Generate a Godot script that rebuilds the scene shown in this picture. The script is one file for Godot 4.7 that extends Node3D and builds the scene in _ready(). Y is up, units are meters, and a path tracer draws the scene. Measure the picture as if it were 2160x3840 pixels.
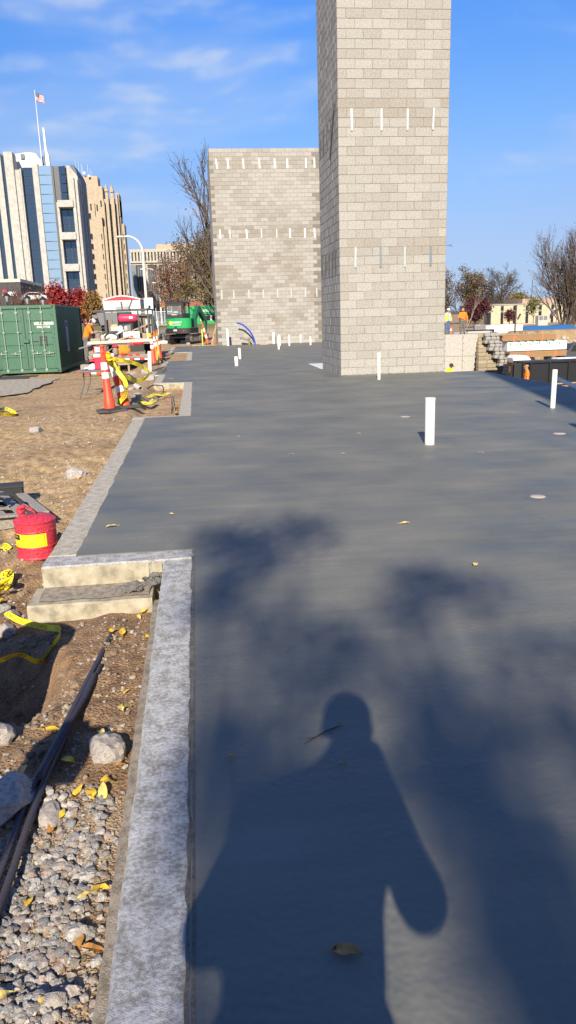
extends Node3D

# ---------------------------------------------------------------- mesh builder
class MB:
	var v := PackedVector3Array()
	var n := PackedVector3Array()
	var c := PackedColorArray()
	var u := PackedVector2Array()
	var col := Color(1, 1, 1)
	var xf := Transform3D()

	func tri(a: Vector3, b: Vector3, d: Vector3, na: Vector3, nb: Vector3, nd: Vector3, ua := Vector2(), ub := Vector2(), ud := Vector2()) -> void:
		if (d - a).cross(b - a).dot(na + nb + nd) < 0.0:
			var t := b
			b = d
			d = t
			t = nb
			nb = nd
			nd = t
			var s := ub
			ub = ud
			ud = s
		v.append(xf * a)
		v.append(xf * b)
		v.append(xf * d)
		n.append((xf.basis * na).normalized())
		n.append((xf.basis * nb).normalized())
		n.append((xf.basis * nd).normalized())
		c.append(col)
		c.append(col)
		c.append(col)
		u.append(ua)
		u.append(ub)
		u.append(ud)

	func quad(a: Vector3, b: Vector3, d: Vector3, e: Vector3, nn: Vector3) -> void:   # a b d e in a ring
		tri(a, b, d, nn, nn, nn, Vector2(0, 0), Vector2(1, 0), Vector2(1, 1))
		tri(a, d, e, nn, nn, nn, Vector2(0, 0), Vector2(1, 1), Vector2(0, 1))

	func qf(a: Vector3, b: Vector3, d: Vector3, e: Vector3, out: Vector3) -> void:    # flat quad whose normal is worked out, facing "out"
		var nn := (b - a).cross(d - a)
		if nn.length() < 1e-12:
			nn = (d - a).cross(e - a)
		nn = nn.normalized()
		if nn.dot(out) < 0:
			nn = -nn
		quad(a, b, d, e, nn)

	func box(ce: Vector3, s: Vector3, bev := 0.0, rot := Basis()) -> void:
		var h := s * 0.5
		var q := Vector3(h.x - bev, h.y - bev, h.z - bev)
		for ax in 3:
			for sg in [-1.0, 1.0]:
				var nn := Vector3()
				nn[ax] = sg
				var i := (ax + 1) % 3
				var j := (ax + 2) % 3
				var p := []
				for k in [[-1, -1], [1, -1], [1, 1], [-1, 1]]:
					var w := Vector3()
					w[ax] = sg * h[ax]
					w[i] = k[0] * q[i]
					w[j] = k[1] * q[j]
					p.append(ce + rot * w)
				quad(p[0], p[1], p[2], p[3], rot * nn)
		if bev > 0.0:
			for ax in 3:
				var i := (ax + 1) % 3
				var j := (ax + 2) % 3
				for k in [[-1, -1], [1, -1], [1, 1], [-1, 1]]:
					var p := []
					for m in [[-1, 0], [1, 0], [1, 1], [-1, 1]]:
						var w := Vector3()
						w[ax] = m[0] * q[ax]
						w[i] = k[0] * (h[i] if m[1] == 0 else q[i])
						w[j] = k[1] * (q[j] if m[1] == 0 else h[j])
						p.append(ce + rot * w)
					var nn := Vector3()
					nn[i] = k[0]
					nn[j] = k[1]
					quad(p[0], p[1], p[2], p[3], rot * nn.normalized())
			for a in [-1, 1]:
				for b in [-1, 1]:
					for d in [-1, 1]:
						var nn := rot * Vector3(a, b, d).normalized()
						tri(ce + rot * Vector3(a * h.x, b * q.y, d * q.z), ce + rot * Vector3(a * q.x, b * h.y, d * q.z), ce + rot * Vector3(a * q.x, b * q.y, d * h.z), nn, nn, nn)

	func bar(a: Vector3, b: Vector3, w: float, d: float, bev := 0.0) -> void:         # a box from a to b, w wide and d deep
		var y := (b - a).normalized()
		var x := y.cross(Vector3(0, 0, 1))
		if x.length() < 0.01:
			x = Vector3(1, 0, 0)
		x = x.normalized()
		box((a + b) / 2, Vector3(w, (b - a).length(), d), bev, Basis(x, y, x.cross(y)))

	func tube(p: Array, r, sides := 8, cap := true) -> void:
		var k := p.size()
		var t0: Vector3 = (p[1] - p[0]).normalized()
		var s := t0.cross(Vector3.UP)
		if s.length() < 0.05:
			s = t0.cross(Vector3.RIGHT)
		s = s.normalized()
		var rings := []
		var nrm := []
		for i in k:
			var t: Vector3 = (p[mini(i + 1, k - 1)] - p[maxi(i - 1, 0)]).normalized()
			s = (s - t * s.dot(t)).normalized()
			var w := t.cross(s)
			var rr: float = r[i] if r is Array else r
			var ring := []
			var nr := []
			for j in sides:
				var a := TAU * j / sides
				var o := s * cos(a) + w * sin(a)
				ring.append(p[i] + o * rr)
				nr.append(o)
			rings.append(ring)
			nrm.append(nr)
		for i in k - 1:
			for j in sides:
				var m := (j + 1) % sides
				tri(rings[i][j], rings[i][m], rings[i + 1][m], nrm[i][j], nrm[i][m], nrm[i + 1][m])
				tri(rings[i][j], rings[i + 1][m], rings[i + 1][j], nrm[i][j], nrm[i + 1][m], nrm[i + 1][j])
		if cap:
			for e in [0, k - 1]:
				var nn: Vector3 = (p[0] - p[1]).normalized() if e == 0 else (p[k - 1] - p[k - 2]).normalized()
				for j in range(1, sides - 1):
					tri(rings[e][0], rings[e][j], rings[e][j + 1], nn, nn, nn)

	func lathe(prof: Array, sides := 16, ce := Vector3(), sharp := 0.75) -> void:     # prof: Vector2(radius, height) from the bottom up
		var k := prof.size()
		var sn := []
		for i in k - 1:
			var d: Vector2 = prof[i + 1] - prof[i]
			sn.append(Vector2(d.y, -d.x).normalized())
		for i in k - 1:
			var n0: Vector2 = sn[i]
			var n1: Vector2 = sn[i]
			if i > 0 and sn[i].dot(sn[i - 1]) > sharp:
				n0 = (sn[i] + sn[i - 1]).normalized()
			if i < k - 2 and sn[i].dot(sn[i + 1]) > sharp:
				n1 = (sn[i] + sn[i + 1]).normalized()
			for j in sides:
				var a := TAU * j / sides
				var b := TAU * (j + 1) / sides
				var ca := Vector3(cos(a), 0, sin(a))
				var cb := Vector3(cos(b), 0, sin(b))
				var y0 := Vector3(0, prof[i].y, 0) + ce
				var y1 := Vector3(0, prof[i + 1].y, 0) + ce
				var up := Vector3.UP
				var ua := Vector2(float(j) / sides, float(i) / (k - 1))
				var ub := Vector2(float(j + 1) / sides, ua.y)
				var uc := Vector2(ub.x, float(i + 1) / (k - 1))
				var ud := Vector2(ua.x, uc.y)
				if prof[i].x > 1e-5:
					tri(y0 + ca * prof[i].x, y0 + cb * prof[i].x, y1 + cb * prof[i + 1].x, ca * n0.x + up * n0.y, cb * n0.x + up * n0.y, cb * n1.x + up * n1.y, ua, ub, uc)
				if prof[i + 1].x > 1e-5:
					tri(y0 + ca * prof[i].x, y1 + cb * prof[i + 1].x, y1 + ca * prof[i + 1].x, ca * n0.x + up * n0.y, cb * n1.x + up * n1.y, ca * n1.x + up * n1.y, ua, uc, ud)

	func prism(poly: PackedVector2Array, z0: float, z1: float) -> void:               # an outline in x and y with depth along z
		var ix := Geometry2D.triangulate_polygon(poly)
		for i in range(0, ix.size(), 3):
			for z in [[z0, -1.0], [z1, 1.0]]:
				var nn := Vector3(0, 0, z[1] * signf(z1 - z0))
				var a := poly[ix[i]]
				var b := poly[ix[i + 1]]
				var d := poly[ix[i + 2]]
				tri(Vector3(a.x, a.y, z[0]), Vector3(b.x, b.y, z[0]), Vector3(d.x, d.y, z[0]), nn, nn, nn)
		var cw := Geometry2D.is_polygon_clockwise(poly)
		for i in poly.size():
			var a := poly[i]
			var b := poly[(i + 1) % poly.size()]
			var d := b - a
			var nn := Vector3(d.y, -d.x, 0).normalized()
			if cw:
				nn = -nn
			quad(Vector3(a.x, a.y, z0), Vector3(b.x, b.y, z0), Vector3(b.x, b.y, z1), Vector3(a.x, a.y, z1), nn)

	func ball(ce: Vector3, r: Vector3, seg := 10, rings := 6) -> void:
		for i in rings:
			for j in seg:
				var p := []
				for k in [[i, j], [i, j + 1], [i + 1, j + 1], [i + 1, j]]:
					var th: float = PI * k[0] / rings
					var ph: float = TAU * k[1] / seg
					p.append(Vector3(sin(th) * cos(ph), cos(th), sin(th) * sin(ph)))
				if i > 0:
					tri(ce + p[0] * r, ce + p[1] * r, ce + p[2] * r, p[0] / r, p[1] / r, p[2] / r)
				if i < rings - 1:
					tri(ce + p[0] * r, ce + p[2] * r, ce + p[3] * r, p[0] / r, p[2] / r, p[3] / r)

	func rock(ce: Vector3, r: Vector3, sd: int, rough := 0.25, sub := 1) -> void:     # an angular stone
		var rn := RandomNumberGenerator.new()
		rn.seed = sd
		var t := (1.0 + sqrt(5.0)) / 2.0
		var pts := [Vector3(-1, t, 0), Vector3(1, t, 0), Vector3(-1, -t, 0), Vector3(1, -t, 0), Vector3(0, -1, t), Vector3(0, 1, t), Vector3(0, -1, -t), Vector3(0, 1, -t), Vector3(t, 0, -1), Vector3(t, 0, 1), Vector3(-t, 0, -1), Vector3(-t, 0, 1)]
		var fs := [0, 11, 5, 0, 5, 1, 0, 1, 7, 0, 7, 10, 0, 10, 11, 1, 5, 9, 5, 11, 4, 11, 10, 2, 10, 7, 6, 7, 1, 8, 3, 9, 4, 3, 4, 2, 3, 2, 6, 3, 6, 8, 3, 8, 9, 4, 9, 5, 2, 4, 11, 6, 2, 10, 8, 6, 7, 9, 8, 1]
		for s in sub:
			var nf := []
			var mid := {}
			for f in range(0, fs.size(), 3):
				var m := []
				for e in 3:
					var a: int = fs[f + e]
					var b: int = fs[f + (e + 1) % 3]
					var key := mini(a, b) * 1000 + maxi(a, b)
					if not mid.has(key):
						mid[key] = pts.size()
						pts.append((pts[a] + pts[b]).normalized() * 1.902)
					m.append(mid[key])
				nf.append_array([fs[f], m[0], m[2], fs[f + 1], m[1], m[0], fs[f + 2], m[2], m[1], m[0], m[1], m[2]])
			fs = nf
		# cut by random planes for flat faces
		var cuts := []
		for i in 7:
			cuts.append([Vector3(rn.randf_range(-1, 1), rn.randf_range(-1, 1), rn.randf_range(-1, 1)).normalized(), rn.randf_range(0.62, 0.9)])
		var q := []
		for p in pts:
			var w: Vector3 = p.normalized() * (1.0 + rn.randf_range(-rough, rough) * 0.5)
			for k in cuts:
				var d: float = w.dot(k[0]) - k[1]
				if d > 0:
					w -= k[0] * d
			q.append(ce + w * r)
		for f in range(0, fs.size(), 3):
			var a: Vector3 = q[fs[f]]
			var b: Vector3 = q[fs[f + 1]]
			var d: Vector3 = q[fs[f + 2]]
			var nn := (b - a).cross(d - a).normalized()
			if nn.dot((a + b + d) / 3.0 - ce) < 0:
				nn = -nn
			tri(a, b, d, nn, nn, nn)

	func ribbon(p: Array, side: Array, w: float) -> void:                              # a thin strip with its length along u
		var l := 0.0
		for i in p.size() - 1:
			var nl: float = l + (p[i + 1] - p[i]).length()
			var a: Vector3 = p[i] - side[i] * w / 2
			var b: Vector3 = p[i] + side[i] * w / 2
			var d: Vector3 = p[i + 1] + side[i + 1] * w / 2
			var e: Vector3 = p[i + 1] - side[i + 1] * w / 2
			var nn := (b - a).cross(d - a).normalized()
			if nn.y < 0:
				nn = -nn
			for o in [0.0, -0.0012]:
				var g: Vector3 = nn if o == 0.0 else -nn
				var h: Vector3 = nn * o
				tri(a + h, b + h, d + h, g, g, g, Vector2(l / w, 1), Vector2(l / w, 0), Vector2(nl / w, 0))
				tri(a + h, d + h, e + h, g, g, g, Vector2(l / w, 1), Vector2(nl / w, 0), Vector2(nl / w, 1))
			l = nl

	func add(m: MB, t: Transform3D) -> void:
		for i in m.v.size():
			v.append(t * m.v[i])
			n.append((t.basis * m.n[i]).normalized())
			c.append(m.c[i])
			u.append(m.u[i])

	func mesh(mat: Material = null) -> ArrayMesh:
		var a := []
		a.resize(Mesh.ARRAY_MAX)
		a[Mesh.ARRAY_VERTEX] = v
		a[Mesh.ARRAY_NORMAL] = n
		a[Mesh.ARRAY_COLOR] = c
		a[Mesh.ARRAY_TEX_UV] = u
		var m := ArrayMesh.new()
		m.add_surface_from_arrays(Mesh.PRIMITIVE_TRIANGLES, a)
		if mat:
			m.surface_set_material(0, mat)
		return m

# ---------------------------------------------------------------- objects
var used := {}
var rng := RandomNumberGenerator.new()
var mats := {}
var tx := {}

func numbered(called: String) -> String:
	var k: int = used.get(called, 0)
	used[called] = k + 1
	return called if k == 0 else "%s_%03d" % [called, k]

func tag(o: Node, label: String, cat: String, group := "") -> void:
	o.set_meta("label", label)
	o.set_meta("category", cat)
	if group:
		o.set_meta("group", group)

func thing(called: String, label: String, cat: String, at := Vector3(), turn := 0.0, group := "") -> Node3D:
	var o := Node3D.new()
	o.name = numbered(called)
	add_child(o)
	o.position = at
	o.rotation.y = turn
	tag(o, label, cat, group)
	return o

func part(par: Node3D, called: String, m, mat: Material, at := Vector3()) -> MeshInstance3D:
	var o := MeshInstance3D.new()
	var k: int = par.get_meta("n_" + called, 0)
	par.set_meta("n_" + called, k + 1)
	o.name = called if k == 0 else "%s_%03d" % [called, k]
	o.mesh = m.mesh() if m is MB else m
	o.material_override = mat
	o.position = at
	par.add_child(o, true)
	return o

func stuff(par: Node3D, called: String, m, mat: Material) -> MeshInstance3D:
	var o := part(par, called, m, mat)
	o.set_meta("kind", "stuff")
	return o

func solo(called: String, label: String, cat: String, m, mat: Material, at := Vector3(), group := "") -> MeshInstance3D:
	var o := MeshInstance3D.new()
	o.name = numbered(called)
	o.mesh = m.mesh() if m is MB else m
	o.material_override = mat
	o.position = at
	add_child(o)
	tag(o, label, cat, group)
	return o

func struct(called: String, m, mat: Material) -> MeshInstance3D:
	var o := MeshInstance3D.new()
	o.name = numbered(called)
	o.mesh = m.mesh() if m is MB else m
	o.material_override = mat
	add_child(o)
	o.set_meta("kind", "structure")
	return o

func dup(o: Node3D, label: String, at: Vector3, turn := 0.0) -> Node3D:
	var base := String(o.name)
	if base.length() > 4 and base[base.length() - 4] == "_" and base.substr(base.length() - 3).is_valid_int():
		base = base.substr(0, base.length() - 4)
	var r: Node3D = o.duplicate()
	r.name = numbered(base)
	add_child(r)
	r.position = at
	r.rotation.y = turn
	r.set_meta("label", label)
	return r

# ---------------------------------------------------------------- materials (colours are linear base colours)
func lin(r: float, g: float, b: float) -> Color:
	return Color(r, g, b).linear_to_srgb()

func mt(key: String, r := 0.5, g := 0.5, b := 0.5, rough := 0.8, metal := 0.0) -> StandardMaterial3D:
	if mats.has(key):
		return mats[key]
	var m := StandardMaterial3D.new()
	m.resource_name = key
	m.albedo_color = lin(r, g, b)
	m.roughness = rough
	m.metallic = metal
	mats[key] = m
	return m

func tp(m: StandardMaterial3D, tex: Texture2D, per_m: float, bump: Texture2D = null, cm := 0.0) -> StandardMaterial3D:
	m.uv1_triplanar = true
	m.uv1_world_triplanar = true
	m.uv1_scale = Vector3.ONE * per_m
	m.uv1_triplanar_sharpness = 6.0
	if tex:
		m.albedo_texture = tex
	if bump:
		m.heightmap_enabled = true
		m.heightmap_texture = bump
		m.heightmap_scale = cm
	return m

func vcol(m: StandardMaterial3D) -> StandardMaterial3D:
	m.vertex_color_use_as_albedo = true
	return m

func glass(key: String, r: float, g: float, b: float, rough := 0.04, metal := 0.75) -> StandardMaterial3D:
	return mt(key, r, g, b, rough, metal)

func nz(freq: float, oct: int, sd: int, w := 512, h := 512, kind := FastNoiseLite.TYPE_SIMPLEX_SMOOTH) -> Image:
	var f := FastNoiseLite.new()
	f.seed = sd
	f.noise_type = kind
	f.frequency = freq
	f.fractal_octaves = oct
	return f.get_seamless_image(w, h)

func ramp_tex(im: Image, stops: Array) -> ImageTexture:      # stops: [position, r, g, b] in sRGB
	var lut := PackedByteArray()
	for i in 256:
		var t := i / 255.0
		var k := 0
		while k < stops.size() - 2 and t > stops[k + 1][0]:
			k += 1
		var a: Array = stops[k]
		var b: Array = stops[k + 1]
		var f := clampf((t - a[0]) / maxf(b[0] - a[0], 1e-5), 0, 1)
		for j in [1, 2, 3]:
			lut.append(int(255.0 * clampf(lerpf(a[j], b[j], f), 0, 1)))
	var d := im.get_data()
	var o := PackedByteArray()
	o.resize(d.size() * 3)
	for i in d.size():
		var q := d[i] * 3
		o[i * 3] = lut[q]
		o[i * 3 + 1] = lut[q + 1]
		o[i * 3 + 2] = lut[q + 2]
	return ImageTexture.create_from_image(Image.create_from_data(im.get_width(), im.get_height(), false, Image.FORMAT_RGB8, o))

func blend(ims: Array, ws: Array, gain := 1.0) -> Image:     # weighted sum of grey images round mid grey
	var n: int = ims[0].get_data().size()
	var ds := []
	for im in ims:
		ds.append(im.get_data())
	var o := PackedByteArray()
	o.resize(n)
	for i in n:
		var s := 0.0
		for k in ds.size():
			s += ws[k] * (ds[k][i] - 127.5)
		o[i] = clampi(int(127.5 + gain * s), 0, 255)
	return Image.create_from_data(ims[0].get_width(), ims[0].get_height(), false, Image.FORMAT_L8, o)

func itex(im: Image) -> ImageTexture:
	return ImageTexture.create_from_image(im)

func words(t: String, h: float, depth := 0.004) -> Mesh:
	var m := TextMesh.new()
	var f := SystemFont.new()
	f.font_names = PackedStringArray(["Droid Sans"])
	f.font_weight = 700
	m.text = t
	m.font = f
	m.font_size = 32
	m.pixel_size = h / 24.0
	m.depth = depth
	m.curve_step = 3.0
	return m

const FONT := {"A": [14, 17, 17, 31, 17, 17, 17], "C": [14, 17, 16, 16, 16, 17, 14], "D": [30, 17, 17, 17, 17, 17, 30], "I": [14, 4, 4, 4, 4, 4, 14], "N": [17, 25, 21, 19, 17, 17, 17], "O": [14, 17, 17, 17, 17, 17, 14], "T": [31, 4, 4, 4, 4, 4, 4], "U": [17, 17, 17, 17, 17, 17, 14]}

func print_on(im: Image, t: String, x: int, y: int, s: int, col: Color) -> void:
	for ch in t:
		if FONT.has(ch):
			for r in 7:
				for k in 5:
					if FONT[ch][r] >> (4 - k) & 1:
						im.fill_rect(Rect2i(x + k * s, y + r * s, s, s), col)
		x += 6 * s

func sstep(a: float, b: float, x: float) -> float:
	var t := clampf((x - a) / (b - a), 0, 1)
	return t * t * (3 - 2 * t)
# ---------------------------------------------------------------- the lie of the land
var fa := FastNoiseLite.new()
var fb := FastNoiseLite.new()
var fc := FastNoiseLite.new()
const SUN_AZ := 0.1972
const SUN_EL := 0.5149

func land(x: float, z: float) -> float:          # the broad shape of the ground, slab top = 0
	var d := -z
	var left := -0.25
	left = lerpf(left, -0.02, sstep(6.0, 12.5, d))
	left = lerpf(left, -0.42, sstep(-1.65, -2.8, x) * sstep(13.5, 19, d))
	left = lerpf(left, -0.17, sstep(-1.25, -1.0, x) * sstep(12.3, 12.5, d) * sstep(19.2, 18.9, d))
	left = lerpf(left, 1.05, sstep(49, 70, d) * sstep(10.0, 2.0, x))
	left -= 0.36 * sstep(0.55, 0.15, Vector2((x + 1.22) * 1.0, (z + 3.62) * 0.9).length())
	left += 0.02 * sstep(4.6, 4.0, d) * sstep(-1.1, -0.5, x)
	if x < 7.0 and x > -0.25 and d < 46:
		return -0.5
	var right := -3.0
	var xb := lerpf(19.9, 27.5, sstep(56, 61, d)) + 14.0 * sstep(62.5, 67, d)
	right = lerpf(right, -0.12 - 0.022 * clampf(d - 53, 0, 30), sstep(52.4, 52.9, d) * sstep(xb + 0.7, xb - 0.7, x) * sstep(92, 80, d))
	return lerpf(left, right, sstep(6.9, 7.3, x))

func gy(x: float, z: float) -> float:            # the ground with its bumps
	var y := land(x, z)
	var near := sstep(30, 4, -z)
	y += fa.get_noise_2d(x, z) * lerpf(0.05, 0.075, near) * sstep(-0.33, -0.75, x)
	y += fb.get_noise_2d(x, z) * 0.032 * near * sstep(-0.3, -0.5, x)
	return y

func ground_colour(x: float, z: float) -> Color:
	var d := -z
	var c := Color(1, 1, 1)
	var t := fa.get_noise_2d(x * 0.45 + 90, z * 0.9)
	c = c.lerp(Color(0.72, 0.68, 0.64), clampf(t * 1.6, 0, 1))
	c = c.lerp(Color(1.12, 1.02, 0.85), clampf(-t * 1.3, 0, 0.8) * sstep(3, 8, d))
	var wet := sstep(6.4, 4.6, d) * sstep(-2.2, -1.2, x)
	c = c.lerp(Color(0.55, 0.48, 0.455), wet * 0.95)
	var q := fb.get_noise_2d(x * 0.22, z * 0.22)
	var grit := sstep(2.75, 2.45, d + q * 0.3) * sstep(-1.4, -0.8, x)
	c = c.lerp(Color(0.84, 0.86, 0.96), grit * 0.85)
	c = c.lerp(Color(1.25, 1.3, 1.4), 0.55 * sstep(0.35, 0.6, fb.get_noise_2d(x * 0.15 + 30, z * 0.15)) * sstep(9, 7.5, d) * sstep(6.2, 6.8, d) * sstep(-1.9, -1.4, x))
	if d > 55 and x < 9:
		c = c.lerp(Color(0.42, 0.56, 0.3), sstep(58, 64, d))
	if x > 7.1:
		c = c.lerp(Color(0.75, 0.75, 0.78), 0.8)
	return c

func axis(stops: Array) -> PackedFloat32Array:    # stops: [from, step] ... ends with [last, 0]
	var o := PackedFloat32Array()
	for i in stops.size() - 1:
		var a: float = stops[i][0]
		var b: float = stops[i + 1][0]
		var n := maxi(1, int(round(absf(b - a) / stops[i][1])))
		for k in n:
			o.append(lerpf(a, b, float(k) / n))
	o.append(stops[-1][0])
	return o

func sheet(xs: PackedFloat32Array, zs: PackedFloat32Array, mat: Material) -> ArrayMesh:
	var v := PackedVector3Array()
	var n := PackedVector3Array()
	var c := PackedColorArray()
	var ix := PackedInt32Array()
	var w := xs.size()
	for z in zs:
		for x in xs:
			v.append(Vector3(x, gy(x, z), z))
			c.append(ground_colour(x, z))
	n.resize(v.size())
	for j in zs.size():
		for i in w:
			var k := j * w + i
			var dx := v[j * w + mini(i + 1, w - 1)] - v[j * w + maxi(i - 1, 0)]
			var dz := v[mini(j + 1, zs.size() - 1) * w + i] - v[maxi(j - 1, 0) * w + i]
			var nn := dz.cross(dx).normalized()
			n[k] = nn if nn.y > 0 else -nn
			if i < w - 1 and j < zs.size() - 1:
				for q in ([k, k + w, k + 1, k + 1, k + w, k + w + 1] if true else []):
					ix.append(q)
	# front faces run clockwise seen from above
	if (v[ix[2]] - v[ix[0]]).cross(v[ix[1]] - v[ix[0]]).y < 0:
		for i in range(0, ix.size(), 3):
			var t := ix[i]
			ix[i] = ix[i + 1]
			ix[i + 1] = t
	var a := []
	a.resize(Mesh.ARRAY_MAX)
	a[Mesh.ARRAY_VERTEX] = v
	a[Mesh.ARRAY_NORMAL] = n
	a[Mesh.ARRAY_COLOR] = c
	a[Mesh.ARRAY_INDEX] = ix
	var m := ArrayMesh.new()
	m.add_surface_from_arrays(Mesh.PRIMITIVE_TRIANGLES, a)
	m.surface_set_material(0, mat)
	return m

# ---------------------------------------------------------------- the sky: blue air and thin cirrus
func sky_image() -> Image:
	var w := 2048
	var h := 1024
	var im := Image.create(w, h, false, Image.FORMAT_RGBF)  # second kind has the bright sky reflection in its colour
	var n1 := FastNoiseLite.new()
	n1.seed = 5
	n1.frequency = 1.0
	n1.fractal_octaves = 5
	var n2 := FastNoiseLite.new()
	n2.seed = 21
	n2.frequency = 1.0
	n2.fractal_octaves = 4
	var stops := [[0.0, 0.35, 0.475, 0.64], [4.0, 0.325, 0.46, 0.69], [8.0, 0.25, 0.425, 0.745], [12.0, 0.175, 0.37, 0.75], [16.0, 0.115, 0.30, 0.73], [20.0, 0.08, 0.25, 0.70], [32.0, 0.055, 0.18, 0.58], [55.0, 0.042, 0.14, 0.48], [90.0, 0.035, 0.12, 0.43]]
	for y in h:
		var el := 90.0 - (y + 0.5) * 180.0 / h
		var k := 0
		while k < stops.size() - 2 and el > stops[k + 1][0]:
			k += 1
		var f := clampf((el - stops[k][0]) / (stops[k + 1][0] - stops[k][0]), 0, 1)
		var base := Vector3(lerpf(stops[k][1], stops[k + 1][1], f), lerpf(stops[k][2], stops[k + 1][2], f), lerpf(stops[k][3], stops[k + 1][3], f))
		if el < -1.0:
			base = Vector3(0.16, 0.145, 0.125)
			for x in w:
				im.set_pixel(x, y, Color(base.x, base.y, base.z))
			continue
		for x in w:
			var az := (x + 0.5) * 360.0 / w - 180.0
			var cl := 0.0
			if el < 75.0:
				# long streaks that rise gently to the right, and finer combed wisps
				var sa := sin(deg_to_rad(az)) * 57.3
				var ca := cos(deg_to_rad(az)) * 57.3
				var wob := n2.get_noise_3d(sa * 0.02, ca * 0.02, el * 0.05) * 3.5
				var e := el - az * 0.10 * (1.0 if absf(az) < 90 else 0.0) + wob
				var s1 := n1.get_noise_3d(sa * 0.035, ca * 0.035, e * 0.20)
				var s2 := n1.get_noise_3d(sa * 0.12 + 40, ca * 0.12, e * 0.55 + 9)
				var s3 := n2.get_noise_3d(sa * 0.32 - 11, ca * 0.32, e * 0.9)
				cl = sstep(0.0, 0.62, s1 + 0.10) * (0.45 + 0.55 * sstep(-0.3, 0.5, s2)) * 0.42
				cl += sstep(0.16, 0.6, s2 * 0.6 + s1 * 0.5 + s3 * 0.35) * 0.30
				cl *= sstep(-1.0, 5.0, el) * sstep(75, 40, el)
			cl = clampf(cl, 0, 0.75)
			var glow := maxf(0.0, cos(deg_to_rad(az - 180 - 11.3)))
			var c := base * (1.0 + 0.35 * pow(glow, 4) * sstep(85, 20, el)) * (1.0 - cl) + Vector3(0.60, 0.70, 0.88) * cl
			im.set_pixel(x, y, Color(c.x, c.y, c.z))
	return im

# ---------------------------------------------------------------- block work
var tones := []

func block_tone(sd: float, tan_row := false) -> StandardMaterial3D:
	if tan_row and sd < 0.7:
		return tones[6 + int(sd * 2.8) % 2]
	return tones[int(sd * 6.0) % 6]

func strap_mesh(l: float) -> MB:
	var m := MB.new()
	m.box(Vector3(0, -l / 2, 0), Vector3(0.05, l, 0.012), 0.003)
	m.box(Vector3(0, -0.006, -0.03), Vector3(0.05, 0.012, 0.06))
	return m

func pvc(label: String, x: float, z: float, h: float, r: float, lean := 0.0, plug := false) -> void:
	var o := thing("pipe_stub", label, "pipe", Vector3(x, 0.002, z), 0.0, "white plastic pipe stubs standing out of the slab")
	o.rotation.z = lean
	var m := MB.new()
	m.lathe([Vector2(r, -0.02), Vector2(r, h - 0.004), Vector2(r - 0.003, h), Vector2(r - 0.007, h), Vector2(r - 0.007, h - 0.15), Vector2(0, h - 0.15)], 20)
	part(o, "pipe", m, mats.pvc)
	var e := MB.new()
	var pr := []
	for k in 5:
		pr.append(Vector2(r + 0.035 - 0.008 * k, -0.001 + 0.003 * k))
	pr.append(Vector2(r - 0.004, 0.012))
	e.lathe(pr, 14)
	part(o, "cement_collar", e, mats.slab)
	if plug:
		var c := MB.new()
		c.lathe([Vector2(r + 0.004, h - 0.03), Vector2(r + 0.005, h), Vector2(r - 0.002, h + 0.004), Vector2(0, h + 0.004)], 20)
		part(o, "cap", c, mats.pvc)

var leaf_meshes := []
var leaf_n := 0

func leaf_on(label: String, x: float, z: float, l := 0.07, y := 99.0, turn := 0.0, tilt := 0.12, tone := 0) -> void:
	var o := MeshInstance3D.new()
	o.name = numbered("fallen_leaf")
	o.mesh = leaf_meshes[leaf_n % 4]
	leaf_n += 1
	o.material_override = [mats.leaf, mats.leaf_pale, mats.leaf_brown][tone]
	add_child(o)
	if y > 90:
		y = gy(x, z) + 0.012
	o.position = Vector3(x, y, z)
	o.basis = (Basis(Vector3.UP, turn) * Basis(Vector3(1, 0, 0.4).normalized(), tilt)).scaled(Vector3.ONE * l)
	tag(o, label, "leaf", "yellow leaves fallen on the site")

func make_leaves() -> void:
	for k in 4:
		var m := MB.new()
		var rows := 6
		var pts := []
		for i in rows + 1:
			var t := float(i) / rows
			var wd: float = 0.24 * pow(sin(PI * pow(t, 0.8)), 0.8) * (1.0 if k != 2 else 0.8)
			var up: float = [0.10, 0.16, 0.05, 0.2][k] * sin(PI * t) + [0.05, 0.0, 0.1, 0.12][k] * t * t
			pts.append([Vector3(-wd, up + 0.05 + 0.05 * sin(t * 9 + k), t - 0.5), Vector3(0, up, t - 0.5), Vector3(wd, up + 0.06 + 0.04 * sin(t * 7 + 2 * k), t - 0.5)])
		for i in rows:
			for j in 2:
				m.qf(pts[i][j], pts[i][j + 1], pts[i + 1][j + 1], pts[i + 1][j], Vector3.UP)
		m.tube([Vector3(0, 0.0, -0.5), Vector3(0.03, 0.03, -0.66), Vector3(0.09, 0.0, -0.8)], 0.012, 4)
		leaf_meshes.append(m.mesh())

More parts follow.
